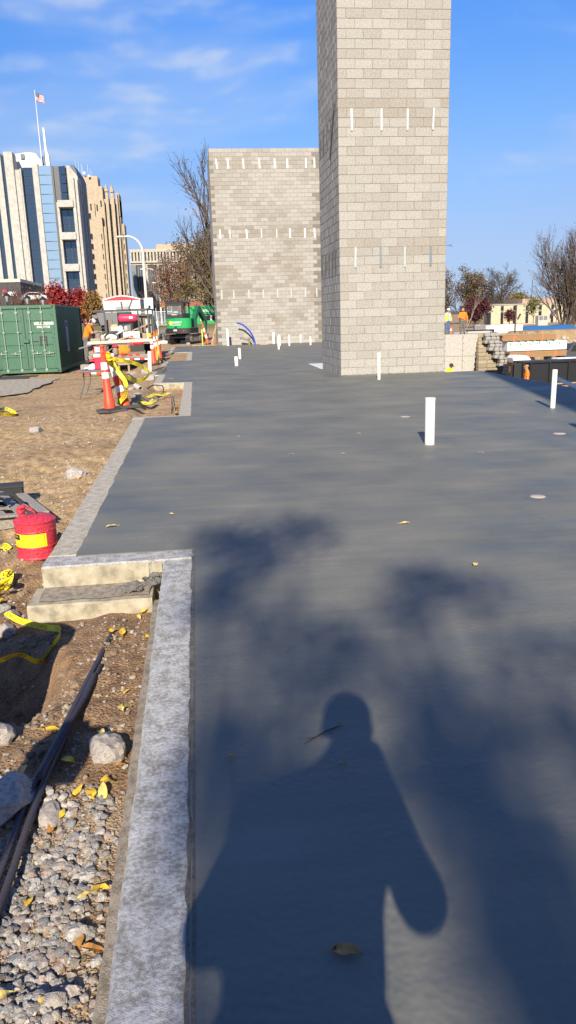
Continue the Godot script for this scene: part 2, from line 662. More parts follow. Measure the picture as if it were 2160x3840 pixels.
func kerb(m: MB, x0: float, x1: float, z0: float, z1: float, y0: float, y1: float, fine := 0.05) -> void:   # a cast wall with a slightly uneven arris
	var along_z := absf(z1 - z0) > absf(x1 - x0)
	var l := absf(z1 - z0) if along_z else absf(x1 - x0)
	var n := maxi(2, int(l / fine))
	var prev := []
	for i in n + 1:
		var t := float(i) / n
		var a := lerpf(z0, z1, t) if along_z else lerpf(x0, x1, t)
		var p0 := x0 if along_z else z0
		var p1 := x1 if along_z else z1
		var j := fb.get_noise_2d(a * 1.3, p0 * 7) * 0.006
		var j2 := fb.get_noise_2d(a * 1.7 + 55, p0 * 7) * 0.008
		var jy := fb.get_noise_2d(a * 0.6 + 20, p1 * 5) * 0.0035
		var sg := signf(p1 - p0)
		var ch := 0.007 + absf(fb.get_noise_2d(a * 2.5, 3)) * 0.012
		var ring := [[p0, y0], [p0 + j * sg, y1 - ch], [p0 + (ch + j) * sg, y1 + jy], [(p0 * 2 + p1) / 3, y1 + jy * 0.4], [(p0 + p1 * 2) / 3, y1 - jy * 0.4], [p1 - (ch + j2) * sg, y1 + jy], [p1 - j2 * sg, y1 - ch], [p1, y0]]
		var cur := []
		for q in ring:  # left fins are coloured darker for the shade on them
			cur.append(Vector3(q[0], q[1], a) if along_z else Vector3(a, q[1], q[0]))
		if i > 0:
			var mid: Vector3 = (cur[0] + cur[7] + prev[0] + prev[7]) / 4
			for k in 7:
				m.qf(prev[k], prev[k + 1], cur[k + 1], cur[k], (prev[k] + prev[k + 1] + cur[k] + cur[k + 1]) / 4 - mid)  # leftmost pier takes the same shade colour
		if i == 0 or i == n:
			var out: Vector3 = (Vector3(0, 0, z0 - z1) if along_z else Vector3(x0 - x1, 0, 0)) * (1 if i == 0 else -1)
			m.qf(cur[0], cur[1], cur[6], cur[7], out)
			m.qf(cur[1], cur[2], cur[5], cur[6], out)
		prev = cur

func _ready() -> void:
	rng.seed = 77
	# camera
	var cam := Camera3D.new()
	cam.name = "camera"
	var yaw := 0.1108
	var pit := 0.2523
	var rol := 0.0306
	var fw := Vector3(sin(yaw) * cos(pit), -sin(pit), -cos(yaw) * cos(pit))
	var rt := Vector3(cos(yaw), 0, sin(yaw))
	var up := rt.cross(fw)
	cam.transform = Transform3D(Basis(rt * cos(rol) - up * sin(rol), rt * sin(rol) + up * cos(rol), -fw), Vector3(0, 1.5, 0))
	cam.fov = 67.92
	cam.near = 0.05
	cam.far = 3000
	add_child(cam)
	# sky, exposure, sun
	var env := Environment.new()
	env.background_mode = Environment.BG_SKY
	var sky := Sky.new()
	var ps := PanoramaSkyMaterial.new()
	ps.panorama = ImageTexture.create_from_image(sky_image())
	sky.sky_material = ps
	env.sky = sky
	env.background_energy_multiplier = 0.60
	env.tonemap_mode = Environment.TONE_MAPPER_LINEAR
	env.tonemap_exposure = 1.68
	env.sdfgi_enabled = true
	env.ssao_enabled = true
	env.ssil_enabled = true
	var we := WorldEnvironment.new()
	we.name = "world_environment"
	we.environment = env
	add_child(we)
	var sun := DirectionalLight3D.new()
	sun.name = "sun"
	sun.light_energy = 1.6
	sun.light_color = Color(1.0, 0.955, 0.88)
	sun.light_angular_distance = 0.5
	sun.shadow_enabled = true
	var sd := Vector3(sin(SUN_AZ) * cos(SUN_EL), -sin(SUN_EL), -cos(SUN_AZ) * cos(SUN_EL))
	sun.basis = Basis.looking_at(sd, Vector3.UP)
	add_child(sun)

	fa.seed = 3
	fa.frequency = 0.55
	fa.fractal_octaves = 4
	fb.seed = 8
	fb.frequency = 3.2
	fb.fractal_octaves = 4
	make_materials()
	make_leaves()
	build_ground()
	build_slab()
	build_tower()
	build_back_wall()
	build_pipes()
	build_foreground()
	build_middle()
	build_machines()
	build_city()
	build_right()
	build_behind()

func make_materials() -> void:
	# shared grey pictures
	var grain := nz(0.35, 3, 1, 256, 256)
	var mid := nz(0.03, 5, 2)
	var fine := nz(0.12, 4, 3)
	tx.grain = ramp_tex(grain, [[0, 0.80, 0.80, 0.80], [0.45, 0.93, 0.93, 0.93], [1, 1, 1, 1]])
	tx.blot = ramp_tex(blend([mid, fine], [0.9, 0.6], 1.5), [[0, 0.74, 0.73, 0.71], [0.5, 0.92, 0.92, 0.91], [1, 1, 1, 1]])
	tx.soft = ramp_tex(mid, [[0, 0.86, 0.855, 0.85], [0.5, 0.95, 0.95, 0.945], [1, 1, 1, 1]])
	tx.bump = itex(blend([fine, mid], [0.7, 0.6], 1.6))
	tx.bumpf = itex(nz(0.25, 4, 9, 512, 512))
	# concrete block
	var cm := blend([nz(0.2, 3, 31), nz(0.5, 2, 32)], [0.8, 0.5], 1.5)
	var cmt := ramp_tex(blend([cm, mid], [0.8, 0.7], 1.15), [[0, 0.76, 0.75, 0.73], [0.3, 0.90, 0.895, 0.89], [0.65, 0.97, 0.965, 0.96], [1, 1, 1, 1]])
	var cmb := itex(cm)
	var tone_list := [[0.375, 0.36, 0.328], [0.395, 0.38, 0.35], [0.36, 0.342, 0.308], [0.405, 0.388, 0.355], [0.352, 0.336, 0.304], [0.38, 0.367, 0.34], [0.325, 0.303, 0.265], [0.34, 0.318, 0.28], [0.225, 0.21, 0.185]]
	for i in tone_list.size():
		var t: Array = tone_list[i]
		tones.append(tp(mt("block_%d" % i, t[0], t[1], t[2], 0.95), cmt, 1.3, cmb, 0.13))
	tp(vcol(mt("block_v", 1, 1, 1, 0.95)), cmt, 1.3, cmb, 0.13)
	tp(mt("mortar", 0.285, 0.265, 0.235, 0.97), tx.blot, 1.2, tx.bump, 0.3)
	# fresh slab: patchy, with strokes of the float across it
	var st := nz(0.02, 4, 41, 256, 1024)
	st.resize(1024, 1024, Image.INTERPOLATE_CUBIC)
	var st2 := nz(0.05, 4, 42, 128, 1024)
	st2.resize(1024, 1024, Image.INTERPOLATE_CUBIC)
	var bl := nz(0.006, 4, 43, 1024, 1024)
	var gr := nz(0.3, 3, 44, 1024, 1024)
	var sm := blend([st, st2, bl, gr], [0.3, 0.12, 0.7, 0.12], 1.1)
	var slab := mt("slab", 0.200, 0.200, 0.180, 0.5)
	tp(slab, ramp_tex(sm, [[0, 0.70, 0.72, 0.74], [0.35, 0.82, 0.83, 0.82], [0.6, 0.90, 0.895, 0.87], [0.85, 0.97, 0.95, 0.92], [1, 1, 1, 0.98]]), 0.11, itex(blend([st2, gr, bl, st], [0.3, 0.3, 0.6, 0.3], 1.2)), 0.9)
	slab.roughness_texture = ramp_tex(blend([st, bl], [0.8, 0.6], 1.3), [[0, 0.50, 0.50, 0.50], [0.5, 0.66, 0.66, 0.66], [1, 0.82, 0.82, 0.82]])
	slab.roughness = 1.0
	slab.metallic_specular = 0.45
	# old cast concrete with white bloom
	var kb := blend([nz(0.012, 5, 51, 1024, 1024), nz(0.05, 5, 52, 1024, 1024), nz(0.25, 3, 53, 1024, 1024)], [0.6, 0.6, 0.45], 1.25)
	tp(mt("kerb", 0.47, 0.465, 0.455, 0.9), ramp_tex(kb, [[0, 0.66, 0.645, 0.61], [0.3, 0.77, 0.755, 0.725], [0.5, 0.87, 0.865, 0.85], [0.68, 0.95, 0.95, 0.945], [1, 1, 1, 1]]), 0.9, itex(kb), 0.25)
	tp(mt("kerb_far", 0.56, 0.52, 0.44, 0.9), ramp_tex(kb, [[0, 0.70, 0.68, 0.64], [0.4, 0.82, 0.81, 0.78], [1, 1, 1, 1]]), 0.9, itex(kb), 0.4)
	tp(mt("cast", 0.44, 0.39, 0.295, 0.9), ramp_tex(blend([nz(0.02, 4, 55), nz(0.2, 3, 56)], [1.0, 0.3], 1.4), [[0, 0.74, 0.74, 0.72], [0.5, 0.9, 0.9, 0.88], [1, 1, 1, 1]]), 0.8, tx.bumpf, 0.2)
	tp(mt("ledge", 0.30, 0.255, 0.205, 0.95), tx.blot, 1.1, tx.bumpf, 0.25)
	tp(mt("wet_edge", 0.145, 0.13, 0.105, 0.8), tx.blot, 1.5, tx.bumpf, 0.15)
	tp(mt("cast_pale", 0.52, 0.49, 0.43, 0.92), tx.blot, 0.12, tx.bumpf, 0.2)
	# earth
	var di := blend([nz(0.012, 5, 61, 1024, 1024), nz(0.09, 4, 62, 1024, 1024), nz(0.4, 2, 63, 1024, 1024)], [0.7, 0.55, 0.4], 1.25)
	tp(vcol(mt("dirt", 0.56, 0.405, 0.235, 0.98)), ramp_tex(di, [[0, 0.60, 0.55, 0.49], [0.3, 0.80, 0.76, 0.71], [0.55, 0.91, 0.89, 0.86], [0.78, 0.97, 0.96, 0.94], [1, 1, 1, 1]]), 0.55, itex(blend([nz(0.09, 4, 62, 1024, 1024), nz(0.4, 2, 63, 1024, 1024)], [1.0, 0.5], 1.3)), 1.1)
	tp(mt("tarmac", 0.05, 0.05, 0.053, 0.9), tx.grain, 1.0)
	tp(mt("pavement", 0.42, 0.37, 0.29, 0.95), tx.blot, 0.4, tx.bumpf, 0.3)
	tp(vcol(mt("stone", 1, 1, 1, 0.93)), tx.blot, 9.0, tx.bumpf, 0.25)
	tp(mt("boulder", 0.40, 0.355, 0.32, 0.95), tx.blot, 2.0, tx.bumpf, 0.25)
	tp(mt("boulder_pale", 0.47, 0.43, 0.40, 0.95), tx.blot, 2.0, tx.bumpf, 0.3)
	tp(mt("clod", 0.185, 0.175, 0.16, 0.97), tx.blot, 3.0, tx.bumpf, 0.3)
	# plastics, metals, paint
	tp(mt("pvc", 0.80, 0.78, 0.71, 0.42), ramp_tex(blend([nz(0.05, 4, 71), nz(0.4, 2, 72)], [0.9, 0.5], 1.6), [[0, 0.72, 0.68, 0.6], [0.22, 0.95, 0.94, 0.91], [1, 1, 1, 1]]), 3.0)
	tp(mt("galv", 0.62, 0.68, 0.72, 0.42, 0.55), tx.blot, 6.0)
	tp(mt("galv_dark", 0.28, 0.33, 0.37, 0.45, 0.6), tx.blot, 6.0)
	tp(mt("galv_strap", 0.50, 0.53, 0.53, 0.5, 0.3), tx.blot, 6.0)
	tp(mt("cover", 0.55, 0.47, 0.40, 0.9), tx.blot, 8.0)
	tp(mt("can", 0.62, 0.045, 0.075, 0.5), ramp_tex(blend([nz(0.03, 5, 78), nz(0.14, 4, 79)], [1.0, 0.7], 1.7), [[0, 0.70, 0.55, 0.55], [0.3, 0.85, 0.82, 0.82], [0.62, 1, 1, 1], [0.72, 1, 1, 1], [0.86, 1.0, 2.0, 1.9], [1, 1, 2.4, 2.2]]), 3.2)
	tp(mt("hose", 0.46, 0.50, 0.46, 0.6), tx.blot, 8.0)
	tp(mt("rubber_grey", 0.085, 0.08, 0.072, 0.9), tx.blot, 4.0)
	mt("table_grey", 0.13, 0.135, 0.15, 0.55)
	mt("leg_grey", 0.12, 0.115, 0.115, 0.5, 0.3)
	mt("cooler_red", 0.60, 0.015, 0.05, 0.5)
	tp(mt("container", 0.05, 0.145, 0.088, 0.5), tx.soft, 0.5)
	mt("rod_grey", 0.26, 0.32, 0.28, 0.5, 0.1)
	mt("plate_blue", 0.06, 0.08, 0.25, 0.6)
	mt("green_black", 0.012, 0.045, 0.035, 0.4)
	tp(mt("panel_tan", 0.20, 0.165, 0.13, 0.5), tx.blot, 2.0)
	mt("panel_pale", 0.42, 0.40, 0.36, 0.5)
	mt("gen_yellow", 0.45, 0.36, 0.14, 0.6)
	mt("tank_red", 0.62, 0.03, 0.09, 0.5)
	mt("plank_pink", 0.46, 0.27, 0.22, 0.85)
	mt("case_grey", 0.16, 0.16, 0.165, 0.7)
	mt("sun_yellow", 0.80, 0.62, 0.02, 0.5)
	mt("cab_grey", 0.035, 0.038, 0.045, 0.4)
	var cp := mt("clear_pane", 0.9, 0.95, 0.95, 0.03)
	cp.transparency = BaseMaterial3D.TRANSPARENCY_ALPHA
	cp.albedo_color.a = 0.06
	cp.metallic_specular = 0.12
	mt("pane_pale", 0.30, 0.32, 0.33, 0.1)
	tp(mt("brick_wall", 0.34, 0.13, 0.075, 0.9), tx.blot, 1.0)
	vcol(mt("skin_v", 1, 1, 1, 0.6))
	tp(mt("bark", 0.13, 0.10, 0.078, 0.95), tx.blot, 1.0)
	tp(mt("bark_red", 0.16, 0.095, 0.075, 0.95), tx.blot, 1.0)
	var lv := vcol(mt("leaf_v", 1, 1, 1, 0.7))
	lv.backlight_enabled = true
	lv.backlight = Color(0.35, 0.35, 0.3)
	tp(mt("tower_conc", 0.45, 0.435, 0.405, 0.9), tx.soft, 0.05)
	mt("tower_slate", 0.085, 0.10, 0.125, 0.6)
	mt("slot_dark", 0.035, 0.04, 0.05, 0.4)
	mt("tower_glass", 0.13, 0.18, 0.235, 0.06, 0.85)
	mt("tower_glass_skylit", 0.74, 0.90, 0.95, 0.08, 0.85)  # bright sky reflection put into the base colour
	tp(mt("tan_stone", 0.44, 0.355, 0.26, 0.9), tx.soft, 0.05)
	tp(mt("white_stone", 0.45, 0.41, 0.35, 0.9), tx.soft, 0.05)
	mt("fin_shade_grey", 0.16, 0.18, 0.20, 0.8)  # the neighbouring building's shade put into the stone colour
	mt("dark_wall", 0.055, 0.053, 0.058, 0.8)
	mt("lamp_pole", 0.62, 0.60, 0.54, 0.5)
	mt("signal_orange", 0.75, 0.22, 0.02, 0.5)
	mt("sign_green", 0.01, 0.17, 0.10, 0.5)
	tp(mt("bark_pale", 0.36, 0.30, 0.24, 0.95), tx.blot, 1.0)
	tp(mt("retain", 0.43, 0.415, 0.38, 0.9), tx.soft, 0.35)
	tp(vcol(mt("step_stone", 1, 1, 1, 0.95)), tx.blot, 0.9, tx.bump, 1.5)
	tp(mt("pier_grey", 0.40, 0.385, 0.365, 0.95), tx.blot, 0.9, tx.bump, 1.2)
	mt("strap_orange", 0.85, 0.17, 0.03, 0.6)
	tp(mt("dumpster", 0.013, 0.014, 0.017, 0.5), tx.blot, 0.8)
	mt("blue_tarp", 0.012, 0.10, 0.29, 0.45)
	mt("grey_box", 0.28, 0.27, 0.28, 0.6)
	tp(mt("cream", 0.52, 0.45, 0.31, 0.9), tx.soft, 0.05)
	tp(mt("pink_wall", 0.47, 0.33, 0.25, 0.9), tx.blot, 0.1)
	mt("cap_tan", 0.45, 0.21, 0.08, 0.85)
	tp(mt("tail_white", 0.60, 0.57, 0.51, 0.7), tx.blot, 1.6)
	mt("brass", 0.30, 0.20, 0.09, 0.5, 0.5)
	tp(mt("rebar", 0.12, 0.115, 0.12, 0.5, 0.45), ramp_tex(nz(0.04, 4, 75), [[0, 0.65, 0.7, 0.95], [0.55, 0.85, 0.85, 0.9], [0.75, 1, 0.8, 0.6], [1, 1, 1, 1]]), 4.0)
	tp(mt("iron", 0.10, 0.085, 0.075, 0.7, 0.4), tx.blot, 6.0)
	mt("black", 0.018, 0.018, 0.02, 0.55)
	mt("rubber", 0.03, 0.03, 0.032, 0.85)
	mt("dark_steel", 0.07, 0.072, 0.078, 0.5, 0.3)
	tp(mt("dirty_steel", 0.30, 0.27, 0.235, 0.7, 0.2), tx.blot, 3.0)
	tp(mt("white_paint", 0.72, 0.72, 0.70, 0.55), tx.soft, 0.4)
	mt("white_clean", 0.74, 0.74, 0.72, 0.5)
	tp(mt("orange", 0.90, 0.115, 0.015, 0.55), ramp_tex(blend([mid, fine], [0.9, 0.6], 1.5), [[0, 0.85, 0.83, 0.83], [1, 1, 1, 1]]), 2.5)
	tp(mt("cone_red", 0.92, 0.085, 0.03, 0.5), tx.blot, 2.5)
	mt("hiviz_orange", 0.92, 0.20, 0.012, 0.85)
	mt("hiviz_yellow", 0.72, 0.86, 0.03, 0.85)
	mt("reflect", 0.80, 0.80, 0.80, 0.45)
	mt("tape_yellow", 0.83, 0.70, 0.03, 0.5)
	mt("red_paint", 0.55, 0.02, 0.025, 0.45)
	mt("maroon", 0.36, 0.025, 0.045, 0.6)
	tp(mt("wood", 0.43, 0.33, 0.215, 0.85), tx.blot, 2.0)
	tp(mt("wood_grey", 0.37, 0.335, 0.295, 0.9), tx.blot, 2.4, tx.bump, 0.3)
	tp(mt("lumber", 0.40, 0.235, 0.115, 0.85), tx.blot, 1.0)
	mt("green_paint", 0.012, 0.30, 0.085, 0.35)
	mt("green_dark", 0.008, 0.13, 0.05, 0.4)
	mt("blue_hose", 0.008, 0.055, 0.42, 0.4)
	mt("brick_red", 0.33, 0.115, 0.065, 0.9)
	mt("pane", 0.02, 0.025, 0.03, 0.06)
	mt("skin", 0.42, 0.235, 0.155, 0.6)
	mt("hair", 0.03, 0.02, 0.015, 0.7)
	mt("denim", 0.075, 0.13, 0.24, 0.9)
	mt("grey_cloth", 0.125, 0.12, 0.115, 0.9)
	mt("plaid", 0.34, 0.35, 0.38, 0.9)
	mt("dark_cloth", 0.035, 0.037, 0.045, 0.9)
	for q in [["leaf", 0.70, 0.44, 0.03], ["leaf_pale", 0.66, 0.50, 0.14], ["leaf_brown", 0.36, 0.17, 0.04]]:
		var m := mt(q[0], q[1], q[2], q[3], 0.6)
		m.backlight_enabled = true
		m.backlight = Color(0.35, 0.28, 0.1)

func build_ground() -> void:
	var xs := axis([[-900, 60], [-240, 12], [-60, 3], [-15, 0.5], [-8, 0.16], [-3.6, 0.06], [-1.7, 0.026], [-0.24, 0.5], [6.6, 0.1], [7.8, 1.5], [60, 12], [240, 60], [900, 0]])
	var zs := axis([[40, 5], [3, 0.5], [-0.6, 0.026], [-5.6, 0.045], [-9.5, 0.09], [-16, 0.16], [-32, 0.5], [-92, 6], [-300, 40], [-1000, 0]])
	struct("ground", sheet(xs, zs, null), mats.dirt)
	# a strip of light paving by the container, and dark tarmac in front of it
	for q in [[-9.5, -4.85, -22.0, -28.2, 0.10, "pavement"], [-12.0, -6.0, -25.6, -30.3, 0.05, "road"]]:
		var p := MB.new()
		for i in 20:
			for j in 14:
				var c := []
				for e in [[0, 0], [1, 0], [1, 1], [0, 1]]:
					var u: float = (i + e[0]) / 20.0
					var w: float = (j + e[1]) / 14.0
					var z := lerpf(q[2], q[3], w)
					var x := lerpf(q[0], q[1] - (0.35 * (1 - w) if q[5] == "road" else 0.0) + fb.get_noise_2d(3, z) * 0.2 - (0.5 if w < 0.05 else 0.0), u)
					c.append(Vector3(x, -0.425 + q[4] * 0.4 + (0.008 if q[5] == "road" else 0.0), z + (0.35 * x + 2.4 if w < 0.02 and q[5] == "pavement" else 0.0)))
				p.qf(c[0], c[1], c[2], c[3], Vector3.UP)
		struct(q[5], p, mats["tarmac" if q[5] == "road" else "pavement"])

func build_slab() -> void:
	var pts := [[-0.1, 4], [-0.1, -4.93], [-0.87, -4.93], [-0.87, -12.2], [-0.15, -12.22], [-0.15, -18.98], [-0.9, -19.15], [-0.9, -21.9], [-1.2, -22.0], [-1.2, -24.0], [-1.05, -24.1], [-1.05, -29.0], [-0.2, -29.05], [-0.2, -36.6], [-1.15, -36.8], [-1.15, -44.2], [8.5, -44.2], [8.5, -28], [6.0, -21.6], [6.1, -18.93], [7.1, -18.93], [7.1, 4]]
	var poly := PackedVector2Array()
	for i in pts.size():
		var a := Vector2(pts[i][0], pts[i][1])
		var b := Vector2(pts[(i + 1) % pts.size()][0], pts[(i + 1) % pts.size()][1])
		var fine := 0.06 if i < 4 else 0.25
		var n := maxi(1, int((b - a).length() / fine)) if i < 14 else 1
		for k in n:
			var q := a.lerp(b, float(k) / n)
			if k > 0 and i < 14:
				q += Vector2(fb.get_noise_2d(q.x, q.y), fb.get_noise_2d(q.y + 40, q.x)) * 0.016
			poly.append(q)
	var m := MB.new()
	var ix := Geometry2D.triangulate_polygon(poly)
	for i in range(0, ix.size(), 3):
		var a := poly[ix[i]]
		var b := poly[ix[i + 1]]
		var d := poly[ix[i + 2]]
		m.tri(Vector3(a.x, 0.007, a.y), Vector3(b.x, 0.007, b.y), Vector3(d.x, 0.007, d.y), Vector3.UP, Vector3.UP, Vector3.UP)
	for i in poly.size():
		var a := poly[i]
		var b := poly[(i + 1) % poly.size()]
		var out := Vector3((b - a).y, 0, -(b - a).x)
		m.qf(Vector3(a.x, 0.007, a.y), Vector3(b.x, 0.007, b.y), Vector3(b.x, -0.12, b.y), Vector3(a.x, -0.12, a.y), out)
	struct("concrete_slab", m, mats.slab)
	m = MB.new()
	for k in 150:
		var za := 1.0 - 0.0385 * k
		var zb := za - 0.0385
		var wa := 0.008 + 0.016 * absf(fb.get_noise_2d(za * 0.9, 8)) + 0.008 * fb.get_noise_2d(za * 2.0, 2)
		var wb := 0.008 + 0.016 * absf(fb.get_noise_2d(zb * 0.9, 8)) + 0.008 * fb.get_noise_2d(zb * 2.0, 2)
		m.qf(Vector3(-0.088, 0.0085, za), Vector3(-0.088, 0.0085, zb), Vector3(-0.10 - wb, 0.0045, zb), Vector3(-0.10 - wa, 0.0045, za), Vector3.UP)
	struct("slab_edge", m, mats.wet_edge)
	# the cast wall round the slab, and its footing
	var w := thing("foundation_wall", "pale cast concrete foundation wall stepping along the left edge of the slab", "wall")
	for s in [[-0.29, -0.04, 4.0, -4.73, "kerb", 0.04], [-1.06, -0.04, -4.75, -4.97, "kerb", 0.05], [-1.06, -0.80, -4.985, -12.17, "kerb_far", 0.08], [-1.07, -0.1, -12.4, -12.19, "kerb_far", 0.08], [-0.345, -0.08, -12.42, -18.93, "kerb_far", 0.1], [-1.08, -0.1, -18.95, -19.2, "kerb_far", 0.1], [-1.1, -0.8, -19.22, -21.9, "kerb_far", 0.2], [-1.32, -0.9, -21.93, -24.1, "kerb_far", 0.2], [-1.22, -1.0, -24.12, -28.98, "kerb_far", 0.2], [-1.22, -0.15, -29.0, -29.2, "kerb_far", 0.2], [-0.4, -0.15, -29.22, -36.5, "kerb_far", 0.2], [-1.35, -0.15, -36.52, -36.75, "kerb_far", 0.2], [-1.35, -1.1, -36.77, -44.3, "kerb_far", 0.2]]:
		var k := MB.new()
		kerb(k, s[0], s[1], s[2], s[3], -0.6, 0.0, s[5])
		part(w, "wall_segment", k, mats[s[4]])
	# front faces of the cross walls, in a warmer tone
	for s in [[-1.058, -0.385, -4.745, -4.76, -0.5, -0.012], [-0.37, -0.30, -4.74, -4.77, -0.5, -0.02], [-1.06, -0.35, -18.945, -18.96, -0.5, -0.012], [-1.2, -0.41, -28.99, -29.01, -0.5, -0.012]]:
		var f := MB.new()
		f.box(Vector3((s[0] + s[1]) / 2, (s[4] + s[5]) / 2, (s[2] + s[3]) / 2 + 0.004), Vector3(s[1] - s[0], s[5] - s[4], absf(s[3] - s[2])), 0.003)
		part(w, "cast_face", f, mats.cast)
	var ft := MB.new()
	kerb(ft, -1.11, -0.36, -4.47, -4.80, -0.7, -0.155, 0.05)
	part(w, "footing", ft, mats.cast)
	var top := MB.new()
	for i in 24:
		var a := lerpf(-1.05, -0.38, i / 24.0)
		var b := lerpf(-1.05, -0.38, (i + 1) / 24.0)
		var za := -4.50 - 0.02 * fb.get_noise_2d(a * 2, 1) - 0.02
		var zb := -4.50 - 0.02 * fb.get_noise_2d(b * 2, 1) - 0.02
		top.qf(Vector3(a, -0.148, za), Vector3(b, -0.148, zb), Vector3(b, -0.136, -4.74), Vector3(a, -0.136, -4.74), Vector3.UP)
	part(w, "footing_dirt", top, mats.ledge)
	var f2 := MB.new()
	kerb(f2, -0.352, -0.27, 4.0, -4.46, -0.7, -0.165, 0.04)
	part(w, "footing", f2, mats.ledge)
	var f3 := MB.new()
	f3.box(Vector3(7.12, -1.6, -7.5), Vector3(0.2, 3.18, 23.0), 0.01)
	part(w, "wall_segment", f3, mats.kerb_far)
	var f4 := MB.new()
	f4.box(Vector3(6.6, -1.6, -18.99), Vector3(0.9, 3.18, 0.2), 0.01)
	part(w, "wall_segment", f4, mats.kerb_far)
	var f5 := MB.new()
	f5.box(Vector3(3.9, -0.03, -23.1), Vector3(0.8, 0.09, 2.4), 0.01)
	struct("sand_patch", f5, mats.white_paint)

func build_tower() -> void:
	var t := thing("block_tower", "tall pale grey concrete block tower rising out of the top of the picture", "tower", Vector3(3.548, 0, -18.96))
	var cw := 0.2032
	var bw := 0.4064
	var wd := bw * 6.5
	var dp := bw * 7.0
	var rows := 47
	var core := MB.new()
	core.box(Vector3(wd / 2, rows * cw / 2 - 0.1, -dp / 2), Vector3(wd - 0.014, rows * cw + 0.18, dp - 0.014))
	part(t, "mortar", core, mats.mortar)
	var full := []
	var half := []
	for k in 3:
		var a := MB.new()
		a.box(Vector3(), Vector3(bw - 0.0085 - 0.001 * k, cw - 0.0085 - 0.0007 * k, 0.14), 0.004 + 0.0015 * k)
		full.append(a.mesh())
		var b := MB.new()
		b.box(Vector3(), Vector3(bw / 2 - 0.0085, cw - 0.0085 - 0.0007 * k, 0.14), 0.004 + 0.0015 * k)
		half.append(b.mesh())
	var rest := MB.new()
	for r in rows:
		var x := 0.0
		var y := (r + 0.5) * cw - 0.005
		var i := 0
		while x < wd - 0.01:
			var l := bw
			if (r % 2 == 1 and i == 0) or wd - x < bw - 0.01:
				l = bw / 2
			var pos := Vector3(x + l / 2, y + rng.randf_range(-0.0015, 0.0015), -0.07 + rng.randf_range(-0.003, 0.003))
			if x == 0.0:
				pos.x += 0.003
			var tr := r in [28, 29, 30, 14, 15]
			if r < 43:
				var o := part(t, "block", full[rng.randi() % 3] if l > 0.3 else half[rng.randi() % 3], block_tone(rng.randf(), tr), pos)
				o.rotation = Vector3(rng.randf_range(-0.004, 0.004), rng.randf_range(-0.004, 0.004), rng.randf_range(-0.004, 0.004))
			else:
				rest.col = Color(0.375, 0.36, 0.328)
				rest.box(pos, Vector3(l - 0.0085, cw - 0.009, 0.14), 0.005)
			x += l
			i += 1
		for side in 3:
			var run := wd if side == 2 else dp
			var q := 0.0
			i = 0
			while q < run - 0.01:
				var l := bw
				if (r % 2 == 0 and i == 0) or run - q < bw - 0.01:
					l = bw / 2
				var g := rng.randf_range(0.84, 1.1)
				rest.col = Color(0.372 * g, 0.356 * g, 0.325 * g)
				var pr := rng.randf_range(-0.002, 0.002)
				var e := 0.006 if i == 0 else 0.0
				var s := Vector3(0.12, cw - 0.009, l - 0.009 - e)
				if side == 0:
					rest.box(Vector3(0.06 + pr, y, -q - l / 2 - e / 2), s, 0.005)
				elif side == 1:
					rest.box(Vector3(wd - 0.06 + pr, y, -q - l / 2 - e / 2), s, 0.005)
				else:
					rest.box(Vector3(q + l / 2, y, -dp + 0.06 + pr), Vector3(s.z, s.y, s.x), 0.005)
				q += l
				i += 1
	stuff(t, "side_blocks", rest, mats.block_v)
	# galvanised strips that hang from the joints
	var sm := strap_mesh(0.47).mesh()
	for p in [[3.86, 6.08, 0, 0.03], [4.57, 6.08, 0, 0.0], [5.19, 6.08, 0, 0.0], [5.815, 6.09, 0, -0.03], [3.94, 3.05, 0, -0.03], [4.555, 3.04, 1, 0.0], [5.15, 3.04, 0, 0.0], [5.80, 3.05, 1, 0.0]]:
		var o := part(t, "steel_strap", sm, mats.galv if p[2] == 0 else mats.galv_dark, Vector3(p[0] - 3.548, p[1], 0.016))
		o.rotation.z = p[3]
		for k in 3:
			var hm := MB.new()
			hm.xf = Transform3D(Basis(Vector3.RIGHT, PI / 2), Vector3(0, -0.17 - 0.13 * k, 0.004))
			hm.lathe([Vector2(0.007, 0), Vector2(0.007, 0.004), Vector2(0, 0.004)], 8)
			part(o, "bolt_hole", hm, mats.black)
	for p in [[6.08, -21.37, 0.48, 0.0], [6.08, -20.85, 0.52, 0.03], [6.07, -20.28, 0.50, 0.04], [6.09, -19.73, 0.48, 0.03], [6.09, -19.32, 0.92, 0.62], [6.25, -19.25, 0.66, 0.42], [3.07, -21.4, 0.47, 0.0], [3.04, -20.78, 0.47, 0.02], [3.04, -20.25, 0.52, 0.05], [3.04, -19.72, 0.53, 0.08], [3.05, -19.31, 0.52, 0.06]]:
		var m := MB.new()
		var z: float = p[1] + 18.96
		m.tube([Vector3(0.03, p[0], z), Vector3(-0.03, p[0] - 0.01, z), Vector3(-0.035, p[0] - 0.05, z - p[3] * 0.08), Vector3(-0.035, p[0] - p[2], z - p[3])], 0.013, 6)
		part(t, "tie_rod", m, mats.dark_steel)
	var wm := MB.new()
	wm.box(Vector3(wd + 0.03, 6.03, -0.3), Vector3(0.07, 0.22, 0.09), 0.004)
	part(t, "timber_stub", wm, mats.wood)
	var wr := MB.new()
	wr.tube([Vector3(wd - 0.02, 3.06, -0.05), Vector3(wd + 0.07, 3.05, -0.02), Vector3(wd + 0.16, 3.02, 0.02)], 0.006, 5)
	wr.tube([Vector3(wd + 0.07, 3.05, -0.02), Vector3(wd + 0.15, 3.08, -0.06)], 0.005, 5)
	part(t, "tie_wire", wr, mats.dark_steel)
	# cement smeared along the foot of the wall
	var ft := MB.new()
